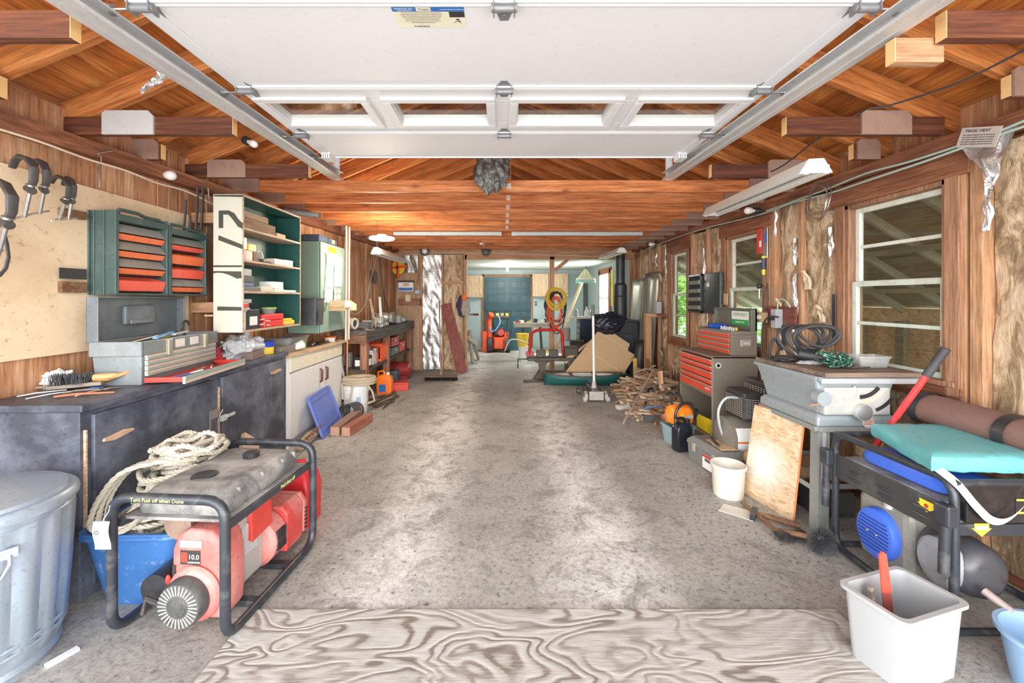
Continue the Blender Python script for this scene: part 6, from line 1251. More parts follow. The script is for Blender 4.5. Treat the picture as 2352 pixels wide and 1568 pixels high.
# ================= right side =================
HAM = paint('hammered_grey', (.34,.39,.41), .4, .45, (.42,.36,.28), metal=.25, scale=3.5, bump=.1); SIL = paint('satin_silver', (.55,.55,.53), .42, .4, (.42,.36,.29), metal=.25, scale=4)
# table saw stand
ss = thing('saw_stand','grey steel stand carrying the table saw','stand',(1.88,2.45,0)); SW, SL_ , ST_ = .50,.54,.655; SG = paint('stand_grey',(.32,.34,.33),.45,.45,(.4,.36,.28),metal=.3,scale=8)
for x in (0,SW):
    for y in (0,SL_):
        sx_ = 1 if x == 0 else -1; sy_ = 1 if y == 0 else -1
        mb = MB(); a = V((x-sx_*.02,y-sy_*.02,0)); b_ = V((x+sx_*.02,y+sy_*.02,ST_)); 
        mb.beam(a+V((sx_*.03,0,0)),b_+V((sx_*.03,0,0)),.07,.004,up=(0,1,0)); mb.beam(a+V((0,sy_*.03,0)),b_+V((0,sy_*.03,0)),.07,.004,up=(1,0,0)); lg = mb.obj('leg', SG, ss)
        if x == 0 and y == 0:
            h_ = MB(); h_.beam(a+V((sx_*.03,-.006,.35)),b_+V((sx_*.03,-.006,0)),.02,.004,up=(0,1,0)); h_.obj('slotted_strip', GALV, lg)
            for k in range(5): MB().ell(a.lerp(b_,.62+.07*k)+V((sx_*.03,-.0095,0)),(.004,.002,.004),8,4).obj('bolt_hole', BLACK, lg)
for y in (0,SL_): MB().b(0,SW,y-.02,y+.02,ST_-.03,ST_).obj('top_rail', SG, ss, bev=.002); MB().b(.0,SW,y-.002,y+.002,.28,.31).obj('lower_rail', SG, ss)
for x in (0,SW): MB().b(x-.02,x+.02,0,SL_,ST_-.032,ST_-.001).obj('top_rail', SG, ss, bev=.002); MB().b(x-.002,x+.002,0,SL_,.25,.28).obj('lower_rail', SG, ss)
ts = thing('table_saw','old grey blue table saw with silver front panel and wooden board on top','table saw',(1.86,2.43,ST_))
MB().loft([[V((x0,y0,z)),V((x1,y0,z)),V((x1,y1,z)),V((x0,y1,z))] for x0,x1,y0,y1,z in ((0,.47,0,.55,0),(0,.47,0,.55,.055),(.02,.45,.02,.53,.075))],smooth=False).obj('base', HAM, ts, bev=.012)
MB().loft([[V((x0,y0,z)),V((x1,y0,z)),V((x1,y1,z)),V((x0,y1,z))] for x0,x1,y0,y1,z in ((.03,.43,.03,.52,.07),(.02,.44,.015,.55,.16),(-.01,.47,-.0,.59,.30))],smooth=False).obj('body', HAM, ts, bev=.015)
fp = MB().b(.03,.42,-.018,.03,.075,.24).obj('front_panel', SIL, ts, bev=.01)
for k in range(9): MB().b(.035,.16,-.0195,-.0178,.09+.015*k,.094+.015*k).obj('panel_rib', SIL, fp)
MB().tube([(.0,-.0,.18),(.0,-.055,.18)],.042,22).obj('hand_wheel', HAM, ts); MB().tube([(-.02,-.05,.15),(-.09,-.06,.145)],.007,8).obj('crank', paint('crank_rust',(.4,.28,.2),.5,metal=.3), ts)
MB().tube([(.235,-.018,.10),(.235,-.055,.10)],[.045,.048],24).obj('dial', SIL, ts); MB().tube([(.235,-.055,.10),(.235,-.060,.10)],[.046,.036],24).obj('dial_cap', HINGE, ts)
def arcband(c, r0, r1, a0, a1, y, th=.003, n=14):
    pts = [(c[0]+r1*cos(a0+(a1-a0)*k/n), c[1]+r1*sin(a0+(a1-a0)*k/n)) for k in range(n+1)]+[(c[0]+r0*cos(a0+(a1-a0)*k/n), c[1]+r0*sin(a0+(a1-a0)*k/n)) for k in range(n,-1,-1)]
    return MB().prism(pts, (0,y,0),(1,0,0),(0,0,1),(0,-th,0))
arcband((.23,.33),.135,.158,R(-88),R(-38),-.0182).obj('arc_slot', BLACK, fp); arcband((.23,.33),.165,.19,R(-88),R(-40),-.0182).obj('scale_arc', paint('scale_cream',(.6,.52,.4),.5), fp); arcband((.26,.30),.195,.215,R(-70),R(-35),-.0182).obj('arc_slot', BLACK, fp)
MB().ell((.21,-.012,.215),(.012,.014,.035),10,8).obj('lever_knob', SIL, fp)
MB().lathe([(.034,0),(.034,.003)],(.30,-.001,.03),24,(0,-1,0)).obj('badge', paint('badge_grey',(.6,.58,.55),.4), ts); [MB().b(.275,.325,-.0055,-.004,z,z+.005).obj('badge_stripe', paint('badge_red',(.6,.12,.06),.4), ts) for z in (.018,.030,.040)]; ts.children[-4].scale = (1,1,.45) if 0 else (1,1,1)
MB().b(.0,.6,-.035,-.015,.262,.296).obj('fence_rail', paint('rail_grey',(.5,.53,.55),.35,.2,metal=.3), ts, bev=.006); MB().b(.0,.60,-.015,.62,.275,.300).obj('saw_table', HAM, ts, bev=.003)
tw = tag(MB().prism([(.0,-.02),(.57,-.02),(.6,.4),(.5,.62),(-.02,.62)], (1.88,2.41,ST_+.302),(1,0,0),(0,1,0),(0,0,.028)).obj('board', wood('dark_board',(.14,.09,.07),(.24,.17,.13),(.36,.27,.2),'X',1,stain=.5), bev=.003), 'dark worn wooden board lying on the table saw', 'board')
TZ = ST_+.332
mb = MB(); random.seed(6)
for k in range(6):
    c = V((2.12+.02*k,2.93-.01*k,TZ+.13)); r = .12-.008*k; mb.tube([c+V((r*1.25*cos(a)+.02*sin(2*a),.05*sin(a+k),r*.95*sin(a)+.01*k-.01)) for a in [2*pi*i/24 for i in range(24)]],.011,7,closed=True)
mb.tube(crv([(2.02,2.98,TZ+.06),(1.95,2.95,TZ+.14),(1.88,2.9,TZ+.05),(1.86,2.85,TZ+.012)],8),.011,7)
tag(mb.obj('hose_coil', RUBBER), 'coiled black rubber hose heaped on the table saw board', 'hose')
tag(MB().tube([(1.98,2.75,TZ+.06),(2.12,2.65,TZ+.035)],[.024,.02],14).obj('nozzle', RUBBER), 'thick black rubber handle in front of the hose coil on the saw', 'tool')
mb = MB(); random.seed(16); P_ = [(2.10+random.gauss(0,.045),2.58+random.gauss(0,.04),TZ+.012+abs(random.gauss(0,.035))) for _ in range(90)]; mb.tube(crv(P_,4),.006,5); tag(mb.obj('green_rope', paint('green_rope',(.01,.07,.045),.7,.7,(.4,.6,.5),scale=60,lo=.54,hi=.58)), 'tangled dark green and white cord on the saw board', 'rope')
t = thing('plastic_tray','clear plastic tray with bits in it on the saw board','tray',(2.31,2.60,TZ)); tubbin(MB(),.085,.05,.095,.06,.06,.015,lip=.005).obj('tray_body', CLEAR, t); MB().b(-.08,.08,-.045,.045,.008,.02).obj('contents', paint('brown_bits',(.16,.1,.08),.8,.5), t)
tag(blob((1.93,2.82,TZ+.018),(.10,.05,.02),51,amp=.4,fr=4).obj('work_glove', BLACK), 'limp black glove at the left rear corner of the saw board', 'glove'); tag(blob((2.0,2.68,TZ+.012),(.08,.04,.013),52,amp=.3,fr=3).obj('grey_rag', GREYP), 'flat grey rag in front of the hose on the saw board', 'rag')
tag(MB().tube([(2.12,2.5,TZ+.01),(2.25,2.52,TZ+.01)],.005,6).obj('screwdriver', STEEL), 'small steel screwdriver at the front of the saw board', 'tool'); tag(MB().prism([(0,0),(.025,0),(.03,.15),(.02,.18),(.0,.15)], (2.05,3.02,TZ+.08),(1,0,0),(0,0,1),(0,.006,0)).obj('black_strap', RUBBER), 'black rubber strap sticking up through the hose coil', 'strap')
# strand board leaning
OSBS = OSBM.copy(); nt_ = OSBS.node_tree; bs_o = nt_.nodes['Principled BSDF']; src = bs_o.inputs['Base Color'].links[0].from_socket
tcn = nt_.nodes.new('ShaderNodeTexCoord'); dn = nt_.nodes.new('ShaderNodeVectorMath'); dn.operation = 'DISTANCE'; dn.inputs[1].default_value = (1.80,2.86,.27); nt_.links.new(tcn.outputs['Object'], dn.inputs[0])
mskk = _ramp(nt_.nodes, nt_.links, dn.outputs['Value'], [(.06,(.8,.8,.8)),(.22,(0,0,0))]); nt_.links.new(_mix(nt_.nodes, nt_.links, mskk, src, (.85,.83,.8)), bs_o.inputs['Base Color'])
p0 = V((1.745,3.0,0)); p1 = V((1.836,2.605,0)); t0 = V((1.835,3.0,.64)); t1 = V((1.905,2.605,.645))
mb = MB(); th = V((.010,.002,0)); mb.add([p0,p1,t1,t0,p0+th,p1+th,t1+th,t0+th],[(0,1,2,3),(7,6,5,4),(0,4,5,1),(1,5,6,2),(2,6,7,3),(3,7,4,0)]); ob = mb.obj('strand_board', OSBS); tag(ob, 'tan strand board sheet with orange edges leaning on the saw stand', 'board')
mb = MB(); mb.add([p0,p0+th,t0+th,t0],[(0,1,2,3)]); 
MB().beam(p1+V((.005,-.001,.002)),t1+V((.005,-.001,0)),.012,.002,up=(0,1,0)).obj('orange_edge', paint('edge_orange',(.85,.3,.12),.6), ob); MB().beam(t0+V((.005,0,.001)),t1+V((.005,0,.001)),.012,.002).obj('orange_edge', paint('edge_orange',(.85,.3,.12),.6), ob)
t = thing('bucket','small translucent cream bucket in front of the strand board','bucket',(1.62,2.96,0)); MB().lathe([(.095,0),(.10,.02),(.108,.20),(.118,.205),(.12,.222),(.113,.228),(.106,.22),(.09,.012)],(0,0,0),36).obj('bucket_body', paint('cream_plastic',(.7,.67,.58),.35,.3,(.5,.42,.3)), t)
# grey tool box on floor
a = V((1.69,3.16)); b_ = V((1.62,3.63)); ang = math.atan2(b_.y-a.y,b_.x-a.x)
t = thing('tool_box','closed grey plastic tool box on the floor with a peeling label','tool box',(a.x,a.y,0),ang); GT = paint('tb_grey',(.2,.2,.195),.5,.4,(.34,.31,.27),scale=6)
MB().loft([[V((.01,-.01,0)),V((.46,-.01,0)),V((.46,-.22,0)),V((.01,-.22,0))],[V((0,0,.15)),V((.47,0,.15)),V((.47,-.23,.15)),V((0,-.23,.15))]],smooth=False).obj('body', GT, t, bev=.008)
MB().loft([[V((-.008,.008,.152)),V((.478,.008,.152)),V((.478,-.238,.152)),V((-.008,-.238,.152))],[V((0,0,.185)),V((.47,0,.185)),V((.47,-.23,.185)),V((0,-.23,.185))],[V((.03,-.03,.215)),V((.44,-.03,.215)),V((.44,-.2,.215)),V((.03,-.2,.215))]],smooth=False).obj('lid', GT, t, bev=.008)
for x in (.08,.34): MB().b(x,x+.035,.005,.018,.11,.18).obj('latch', paint('latch_tan',(.5,.45,.38),.4,metal=.3), t, bev=.002)
lb = MB().b(.13,.25,.0,.003,.02,.13).obj('label', PAPER, t); MB().b(.13,.25,.003,.004,.11,.13).obj('red_band', RED, lb); MB().b(.14,.22,.003,.004,.08,.105).obj('tool_pictures', DGREY, lb)
bx = V((1.78,3.38,.217)); tag(MB().sheet(lambda u,v: bx+V((-.07+.14*u,-.16+.28*v,.008+.01*mnoise.noise(V((u*4,v*4,1))))),8,8).obj('kraft_paper', CARD, solid=.002), 'tan paper scrap lying on the grey tool box', 'paper'); tag(MB().tube([bx+V((-.06,-.1,.02)),bx+V((-.02,.1,.02))],.014,8,flat=.5).obj('scraper', DSTEEL), 'dark flat scraper on the lid of the grey tool box', 'tool')
mb = MB(); mb.sheet(lambda u,v: V((1.84+.02*sin(6*v)+.03*u,3.03+.14*u,.02+.28*v*(1-.2*u))),6,8); tag(mb.obj('paper_bag', CARD, solid=.003), 'crumpled brown paper behind the small cream bucket', 'paper')
# jug, chainsaw
t = thing('jug','black plastic bar oil jug beside the grey tool box','jug',(1.665,3.83,0), R(12)); JB = paint('jug_black',(.015,.017,.025),.22,.08)
MB().loft([rrect(.075,.05,.018,0),rrect(.08,.055,.018,.02),rrect(.08,.055,.018,.2),rrect(.07,.05,.016,.235),rrect(.03,.03,.012,.265)]).obj('jug_body', JB, t); MB().tube(rpath([(-.07,0,.2),(-.065,0,.30),(.02,0,.30),(.04,0,.24)],.03,False),.014,9).obj('handle', JB, t); MB().lathe([(.024,.24),(.026,.29)],(.055,.0,0),14).obj('cap', JB, t)
t = thing('plastic_box','pale blue plastic box under the orange chainsaw','box',(1.71,4.03,0), R(10)); tubbin(MB(),.10,.10,.12,.12,.17,.03).obj('box_body', paint('dusty_light_blue',(.3,.42,.46),.5,.3), t)
cs = thing('chainsaw','orange chainsaw with black handles resting on the pale blue box','chainsaw',(1.72,4.03,.19), R(15)); CO = paint('saw_orange',(.95,.25,.02),.38,.1)
MB().loft([[V((x,y*s_,.05+z*s_)) for y,z in ((-.07,-.04),(.07,-.04),(.085,.04),(.06,.11),(.0,.14),(-.06,.11),(-.085,.04))] for x,s_ in ((-.12,.75),(-.10,1.0),(.07,1.05),(.12,.8))]).obj('engine_housing', CO, cs, bev=.008, sharp=50)
MB().tube(rpath([(-.09,-.09,-.0),(-.13,-.1,.12),(-.06,-.10,.22),(.08,-.08,.22),(.13,-.07,.1)],.06,False),.013,9).obj('front_handle', BLACK, cs); MB().tube(rpath([(.0,.09,.13),(-.03,.1,.26),(.08,.1,.27),(.12,.09,.16)],.03,False),.012,8).obj('hand_guard', BLACK, cs); MB().tube(rpath([(.1,0,.04),(.2,0,.05),(.22,0,.12),(.1,0,.12)],.03,False),.014,8).obj('rear_handle', BLACK, cs)
MB().b(-.4,-.1,.02,.028,.04,.10).obj('guide_bar', GREYW if 0 else STEEL, cs, bev=.01); MB().b(.0,.09,-.093,-.088,.07,.1).obj('label', GREYP, cs); MB().b(-.06,-.02,-.092,-.087,.06,.12).obj('yellow_mark', YELLOW, cs)
# tool chests
CH = paint('chest_brown_grey',(.22,.19,.15),.5,.5,(.33,.28,.2),scale=4,metal=.2,bump=.1); DRED = paint('drawer_red',(.72,.075,.03),.4,.3,(.55,.22,.12),scale=7); ALU = paint('alu_trim',(.5,.47,.43),.35,.3,metal=.5)
c1 = thing('tool_chest','large roller tool chest with red drawers against the right wall','tool chest',(1.99,3.9,0)); 
MB().b(0,.43,0,.02,0,.864).obj('side_panel', CH, c1, bev=.004); MB().b(0,.43,.72,.74,0,.864).obj('side_panel', CH, c1, bev=.004); MB().b(.41,.43,.02,.72,0,.864).obj('back_panel', CH, c1); MB().b(-.004,.43,0,.74,.845,.868).obj('top_panel', CH, c1, bev=.004)
MB().b(0,.41,.02,.72,.47,.50).obj('divider', CH, c1, bev=.004); MB().b(0,.41,.02,.72,.05,.07).obj('bottom_panel', CH, c1); MB().b(-.003,.004,.0,.022,0,.864).obj('corner_strip', ALU, c1); MB().b(.1,.4,.021,.72,.502,.845).obj('drawer_core', BLACK, c1)
zz = .835
for k,h_ in enumerate((.055,.045,.07,.045,.08)[:5]):
    z1 = zz-.005; z0 = zz-h_-.005; zz -= h_+.009
    d_ = MB().b(-.004,.12,.028,.712,z0,z1).obj('drawer', DRED, c1, bev=.003); MB().b(-.012,-.003,.03,.71,z1-.016,z1-.002).obj('pull_rail', ALU, d_, bev=.002)
    if k == 4: MB().b(-.006,-.004,.06,.15,z0+.03,z0+.05).obj('nameplate', GALV, d_)
MB().lathe([(.03,0),(.028,.004),(.014,.004),(.014,.0)],(.05,-.001,.78),20,(0,-1,0)).obj('wall_ring', GALV, c1)
for y in (.08,.66): 
    for x in (.06,.37): MB().cyl((x-.012,y,.025),(x+.012,y,.025),.025,n=14).obj('caster', RUBBER, c1)
bpy.data.objects['tool_chest']
tag(MB().prism([(0,.0),(.36,.0),(.36,.13),(0,.15)], (2.04,3.98,.071),(0,1,0),(0,0,1),(.02,0,0)).obj('yellow_case', paint('bright_yellow',(.95,.75,.02),.4,.1), bev=.004), 'bright yellow plastic panel in the open bottom of the tool chest', 'case')
c2_ = thing('tool_chest','upper tool chest with red drawers and its lid open, sitting on the larger chest','tool chest',(2.18,3.93,.869))
MB().b(.0,.25,0,.69,0,.20).obj('body', CH, c2_, bev=.004); MB().b(.0,.25,0,.69,.2,.235).obj('top_tray', CH, c2_, bev=.004); zz = .215
for k in range(4):
    d_ = MB().b(-.006,.02,.03,.66,zz-.045,zz-.004).obj('drawer', DRED, c2_, bev=.003); MB().b(-.013,-.005,.03,.66,zz-.016,zz-.005).obj('pull_rail', ALU, d_, bev=.002); zz -= .052
mb = MB(); mb.b(.09,.19,-.004,.0,.09,.15); mb.obj('handle_plate', GALV, c2_, bev=.003); MB().tube(rpath([(.1,-.008,.14),(.1,-.012,.10),(.18,-.012,.10),(.18,-.008,.14)],.015,True),.006,8,closed=True).obj('side_handle', paint('handle_rust',(.4,.28,.2),.5), c2_)
ld = MB(); ld.b(.23,.25,0,.69,.235,.45); ld.b(.19,.25,0,.012,.235,.45); ld.b(.19,.25,.678,.69,.235,.45); ld.b(.19,.25,0,.69,.44,.452); lo = ld.obj('lid', paint('lid_green_grey',(.16,.16,.13),.5,.4), c2_, bev=.003)
sg = MB().b(.227,.2295,.10,.40,.28,.42).obj('sticker', PAPER, lo); MB().b(.2262,.227,.10,.40,.28,.335).obj('green_band', paint('sign_green',(.03,.4,.08),.4), sg)
text('LAWN-BOY', .05, paint('green_ink',(.02,.3,.06),.5), sg, (.2262,.25,.385), (R(90),0,R(-90)), sx=.95); text('GENUINE PARTS', .022, WT, sg, (.2256,.25,.308), (R(90),0,R(-90)))
tag(blob((2.27,4.35,1.125),(.07,.15,.03),61,amp=.35,fr=3).obj('blue_cloth', paint('cloth_blue',(.02,.12,.6),.6,.1)), 'bright blue cloth heaped on the upper tool chest', 'cloth')
for k in range(8): tag(MB().cyl((2.22,3.96+.032*k,1.105),(2.22,3.96+.032*k,1.135+.004*(k%3)),.011,n=10).obj('socket', STEEL), ORD[k]+' small steel socket in the row along the top of the upper tool chest', 'socket')
box_thing('yellow_block','small yellow block on the upper tool chest beside the sockets','block',(2.26,4.03,1.105),(.03,.09,.03),YELLOW)
# compressor
cp = thing('air_compressor','air compressor with black grille covers and a labelled horizontal tank','compressor',(2.06,3.42,0)); CT = paint('tank_olive',(.2,.18,.15),.45,.4,(.3,.26,.2))
MB().tube([(-.26,0,.27),(-.23,0,.27),(.25,0,.27),(.28,0,.27)],[.08,.165,.165,.08],32).obj('tank', CT, cp)
lb = MB(); lb.loft([[V((x,.1665*cos(a),.27+.1665*sin(a))) for a in [R(205-i*8) for i in range(-6,9)]] for x in (-.2,-.03)],cap=False,closed=False)
lb.v = [(x,-abs(y) if y>0 else y,z) for x,y,z in lb.v]; lo = lb.obj('tank_label', PAPER, cp)
lb2 = MB(); lb2.loft([[V((x,-.168*cos(a),.27+.168*sin(a))) for a in (R(-2),R(3))] for x in (-.2,-.03)],cap=False,closed=False); lb2.obj('orange_line', ORANGE, lo)
for x in (-.15,.15): MB().b(x-.02,x+.02,-.12,.12,0,.13).obj('foot', BLACK, cp, bev=.004)
GRB = paint('grille_black',(.035,.035,.035),.45,.3,(.2,.18,.16)); HOLE = paint('grille_gap',(.45,.4,.34),.7,.3)
for (x0,x1,y0,y1,z0,z1,lab) in ((-.14,.02,-.14,.14,.43,.66,'motor_cover'),(.03,.20,-.16,.16,.43,.74,'pump_cover')):
    g = MB().b(x0,x1,y0,y1,z0,z1).obj(lab, GRB, cp, bev=.018)
    mb = MB(); n_ = int((z1-z0-.06)/.016)
    for k in range(n_):
        for q in range(6): xx = x0+.02+(x1-x0-.05)*q/5; mb.b(xx-.0,xx+.016,y0-.0012,y0+.001,z0+.03+k*.016+q*-.002,z0+.036+k*.016+q*-.002)
    mb.obj('grille_slots', HOLE, g)
    mb = MB()
    for k in range(n_):
        for q in range(8): yy = y0+.02+(y1-y0-.06)*q/7; mb.b(x0-.0012,x0+.001,yy,yy+.02,z0+.03+k*.016,z0+.036+k*.016)
    mb.obj('grille_slots', HOLE, g)
MB().lathe([(.035,0),(.035,.03),(.02,.035)],(.16,-.17,.62),18,(0,-1,0)).obj('pressure_knob', paint('knob_grey',(.42,.36,.33),.5), cp)
for k in range(3): MB().tube([(.24+.01*k+.05*cos(a),-.19,.55+.11*sin(a)) for a in [2*pi*i/20 for i in range(20)]],.006,6,closed=True).obj('power_cord', RUBBER, cp)
MB().tube(crv([(-.13,-.05,.6),(-.24,-.06,.6),(-.30,-.06,.5),(-.28,-.05,.35),(-.20,-.0,.2),(-.17,.02,.12)],8),.010,8).obj('air_hose', paint('hose_blue_grey',(.45,.5,.52),.4), cp); MB().tube(rpath([(.1,.0,.74),(.1,0,.80),(.28,0,.82)],.04,False),.012,8).obj('carry_handle', paint('handle_rust',(.4,.28,.2),.5), cp)
# wall tools right
def wr(px0,py0,px1,py1,X,th,name,mat,lab,cat,bev=.003):
    a = onx(px0,py0,X); b_ = onx(px1,py1,X); y0,y1 = sorted((a.y,b_.y)); return tag(MB().b(X-th,X,y0,y1,min(a.z,b_.z),max(a.z,b_.z)).obj(name, mat, bev=bev), lab, cat)
t = thing('parts_organizer','black wall organizer with its door swung open beside the third window','organizer',(2.515,4.64,1.24)); BO = paint('organizer_black',(.03,.035,.04),.3,.3,(.14,.15,.15))
MB().b(-.09,0,.40,.415,0,.48).obj('side_panel', BO, t); MB().b(-.09,0,.74,.755,0,.48).obj('side_panel', BO, t); MB().b(-.012,0,.40,.75,0,.48).obj('back_panel', BO, t); MB().b(-.09,0,.40,.755,.46,.48).obj('top_panel', BO, t); MB().b(-.09,0,.40,.755,0,.02).obj('bottom_panel', BO, t)
dr_ = MB().b(-.07,-.03,.0,.39,.0,.48).obj('door_panel', BO, t, bev=.006); MB().b(-.0712,-.07,.24,.30,.32,.37).obj('label', PAPER, dr_); [MB().b(-.074,-.07,.01,.38,z,z+.006).obj('door_ridge', BO, dr_) for z in (.12,.25,.36)]
for r_ in range(4):
    for q in range(3 if r_>1 else 1):
        wdd = .32 if r_<=1 else .10; y = .42+q*.107; z = .03+.105*r_
        MB().loft([[V((-.1,y,z+.01)),V((-.1,y+wdd,z+.01)),V((-.02,y+wdd,z)),V((-.02,y,z))],[V((-.125,y,z+.055)),V((-.125,y+wdd,z+.055)),V((-.02,y+wdd,z+.075)),V((-.02,y,z+.075))]],smooth=False).obj('drawer_bin', paint('bin_grey',(.22,.23,.2),.4,.4,(.4,.38,.3)), t, bev=.003)
o = wr(1742,527,1753,582,2.515,.02,'spirit_level',RED,'red spirit level hanging beside the middle window','level'); MB().b(2.492,2.494,3.97,4.0,1.92,1.98).obj('vial', WHITEP, o)
o = wr(1755,525,1766,592,2.516,.015,'hacksaw',STEEL,'steel blue tool hanging right of the red level','tool'); MB().b(2.498,2.4995,3.90,3.93,1.95,2.05).obj('blue_mark', BLUE, o)
t = thing('screwdriver','fat yellow and black screwdriver handle hanging below the red level','screwdriver',onx(1754,612,2.49)); MB().tube([(0,0,.08),(0,0,-.03)],.017,10).obj('grip', paint('navy_grip',(.03,.05,.12),.4), t); MB().tube([(0,0,-.03),(0,0,-.08)],[.018,.014],10).obj('yellow_end', YELLOW, t); MB().tube([(0,0,.08),(0,0,.1)],.018,10).obj('yellow_cap', YELLOW, t)
t = thing('ball_ended_tool','black ball handle hanging at the corner of the middle window','tool',onx(1744,657,2.48)); MB().ell((0,0,0),.026,12,8).obj('ball', BLACK, t); MB().tube([(0,0,-.02),(0,0,-.12)],.006,6).obj('stem', OFFWH, t)
c = onx(1763,670,2.48); tag(MB().tube(crv([c+V((0,0,.08)),c+V((0,.05,-.02)),c+V((0,.06,-.14)),c+V((0,.0,-.16)),c+V((0,-.01,.0)),c+V((0,0,.08))],6),.005,5).obj('cord_loop', RUBBER), 'black cord loop hanging under the screwdriver on the right wall', 'cord')
wr(1655,674,1672,700,2.50,.01,'cardboard_piece',CARD,'small tan cardboard piece at the left foot of the middle window','cardboard')
ob = wr(1765,703,1832,757,2.515,.02,'outlet_board',wood('maroon_board',(.13,.035,.03),(.22,.07,.05),(.3,.12,.08),'Y'),'dark red board with a grey outlet box on the right wall','board'); a = onx(1791,730,2.49)
MB().b(2.43,2.494,a.y-.035,a.y+.035,a.z-.09,a.z+.08).obj('outlet_box', GREYP, ob, bev=.004); MB().b(2.40,2.43,a.y-.02,a.y+.02,a.z-.02,a.z+.02).obj('plug', BLACK, ob, bev=.004)
o = wr(1735,716,1764,741,2.49,.03,'wood_block',PALE,'pale wood block with a round outlet just left of the grey outlet box','wood block'); a = onx(1745,728,2.45); MB().lathe([(.025,0),(.02,.02)],tuple(a),14,(-1,-.3,0)).obj('round_outlet', BEIGE, o)
cable([onx(1788,728,2.40),onx(1765,728,2.38),onx(1752,750,2.38),onx(1750,800,2.38),onx(1753,850,2.36),onx(1752,862,2.3)], .008, RUBBER, 'black power cord curving down from the outlet box to the compressor')
cable([onx(1799,757,2.47),onx(1800,780,2.46),onx(1788,805,2.44),onx(1780,822,2.4)], .008, RUBBER, 'black cord dropping from the outlet board to the saw')
cable([onx(1786,712,2.45),onx(1787,695,2.47),onx(1795,686,2.47),onx(1808,694,2.47),onx(1815,706,2.48)], .006, MINT, 'pale green wire arching above the outlet box')
wr(1912,676,1921,792,2.50,.006,'strap_hinge',BLKM,'black iron strap bolted to the stud left of the big window','strap')
for k,(px,py) in enumerate(((1722,470),(1735,465),(1742,470))): 
    c = onx(px,py+10,2.47); tag(MB().tube(rpath([c+V((0,0,.10)),c+V((0,0,-.08)),c+V((-.03,0,-.08)),c+V((-.03,0,.02))],.015,False),.006,6).obj('iron_hook', DSTEEL), ['left','middle','right'][k]+' iron hook of the three hanging at the far end of the long shop light', 'hook')
t = thing('junction_box','small grey electrical box on the framing near the corrugated metal sheets','electrical box',onx(1511,706,2.44)); MB().b(-.04,.04,-.06,.06,-.09,.09).obj('box_body', GREYP, t, bev=.004); MB().b(-.02,.08,-.25,.12,-.13,-.10).obj('mount_board', REDY, t)
t = thing('low_frame','raw wood post and rail frame near the corrugated sheets','frame',(2.25,6.5,0)); MB().b(0,.09,0,.09,0,1.12).obj('post', STUD, t, bev=.003); MB().b(0,.27,.0,.09,1.121,1.18).obj('rail', STUDX, t, bev=.003)
# metal sheets
def wav(y0,y1,z0,z1,X,lean,name,lab,mat,seed):
    mb = MB(); mb.sheet(lambda u,v: V((X-lean*(1-v)+.02*sin(u*9+seed)+.012*mnoise.noise(V((u*6,v*3,seed))), y0+(y1-y0)*u, z0+(z1-z0)*v)),40,12); return tag(mb.obj(name, mat, solid=.003), lab, 'metal sheet')
MS = paint('dull_sheet',(.4,.4,.34),.35,.5,(.26,.26,.2),metal=.6,scale=3)
wav(6.62,7.2,.03,1.86,2.49,.12,'metal_sheet','nearer wavy grey metal sheet leaning on the right wall',MS,1); wav(7.22,7.95,.03,1.78,2.49,.12,'metal_sheet','farther wavy grey metal sheet leaning on the right wall behind the stove',MS,4)
# ---- stove ----
STV = paint('stove_black',(.028,.032,.038),.4,.35,(.12,.14,.16),scale=5)
st = thing('wood_stove','black wood stove with a tall black flue pipe in the rear right corner','stove',(1.95,7.3,0)); MB().b(0,.44,0,.5,.12,1.0).obj('body', STV, st, bev=.012); MB().b(-.01,.45,-.01,.51,1.0,1.03).obj('top_plate', STV, st, bev=.004)
MB().b(.06,.38,-.02,0,.3,.8).obj('door', STV, st, bev=.01); MB().b(.12,.22,-.024,-.019,.86,.94).obj('vent', BLACK, st)
for x in (.02,.36):
    for y in (.02,.42): MB().b(x,x+.06,y,y+.06,0,.12).obj('leg', STV, st)
px_ = .19; MB().lathe([(.125,1.03),(.12,1.1),(.118,1.66),(.085,1.70),(.085,2.33)],(px_,.25,0),28).obj('flue_pipe', STV, st); MB().lathe([(.122,1.45),(.126,1.46),(.122,1.47)],(px_,.25,0),28,cap=False).obj('pipe_band', STV, st)
tag(blob((1.80,7.1,1.0),(.30,.2,.20),71,amp=.3,fr=1.5,fold=.12).obj('black_tarp', paint('tarp_black',(.015,.017,.03),.35,.25,(.1,.12,.18))), 'crumpled black tarp draped in front of the stove', 'tarp')
tag(MB().tube(crv([(2.3,6.95,.0),(2.28,6.9,.35),(2.32,6.92,.62),(2.42,6.95,.5),(2.42,6.9,0)],6),.09,10).obj('black_duct', paint('duct_black',(.03,.03,.03),.5,.2)), 'bent black duct shape between the stove and the low frame', 'duct')
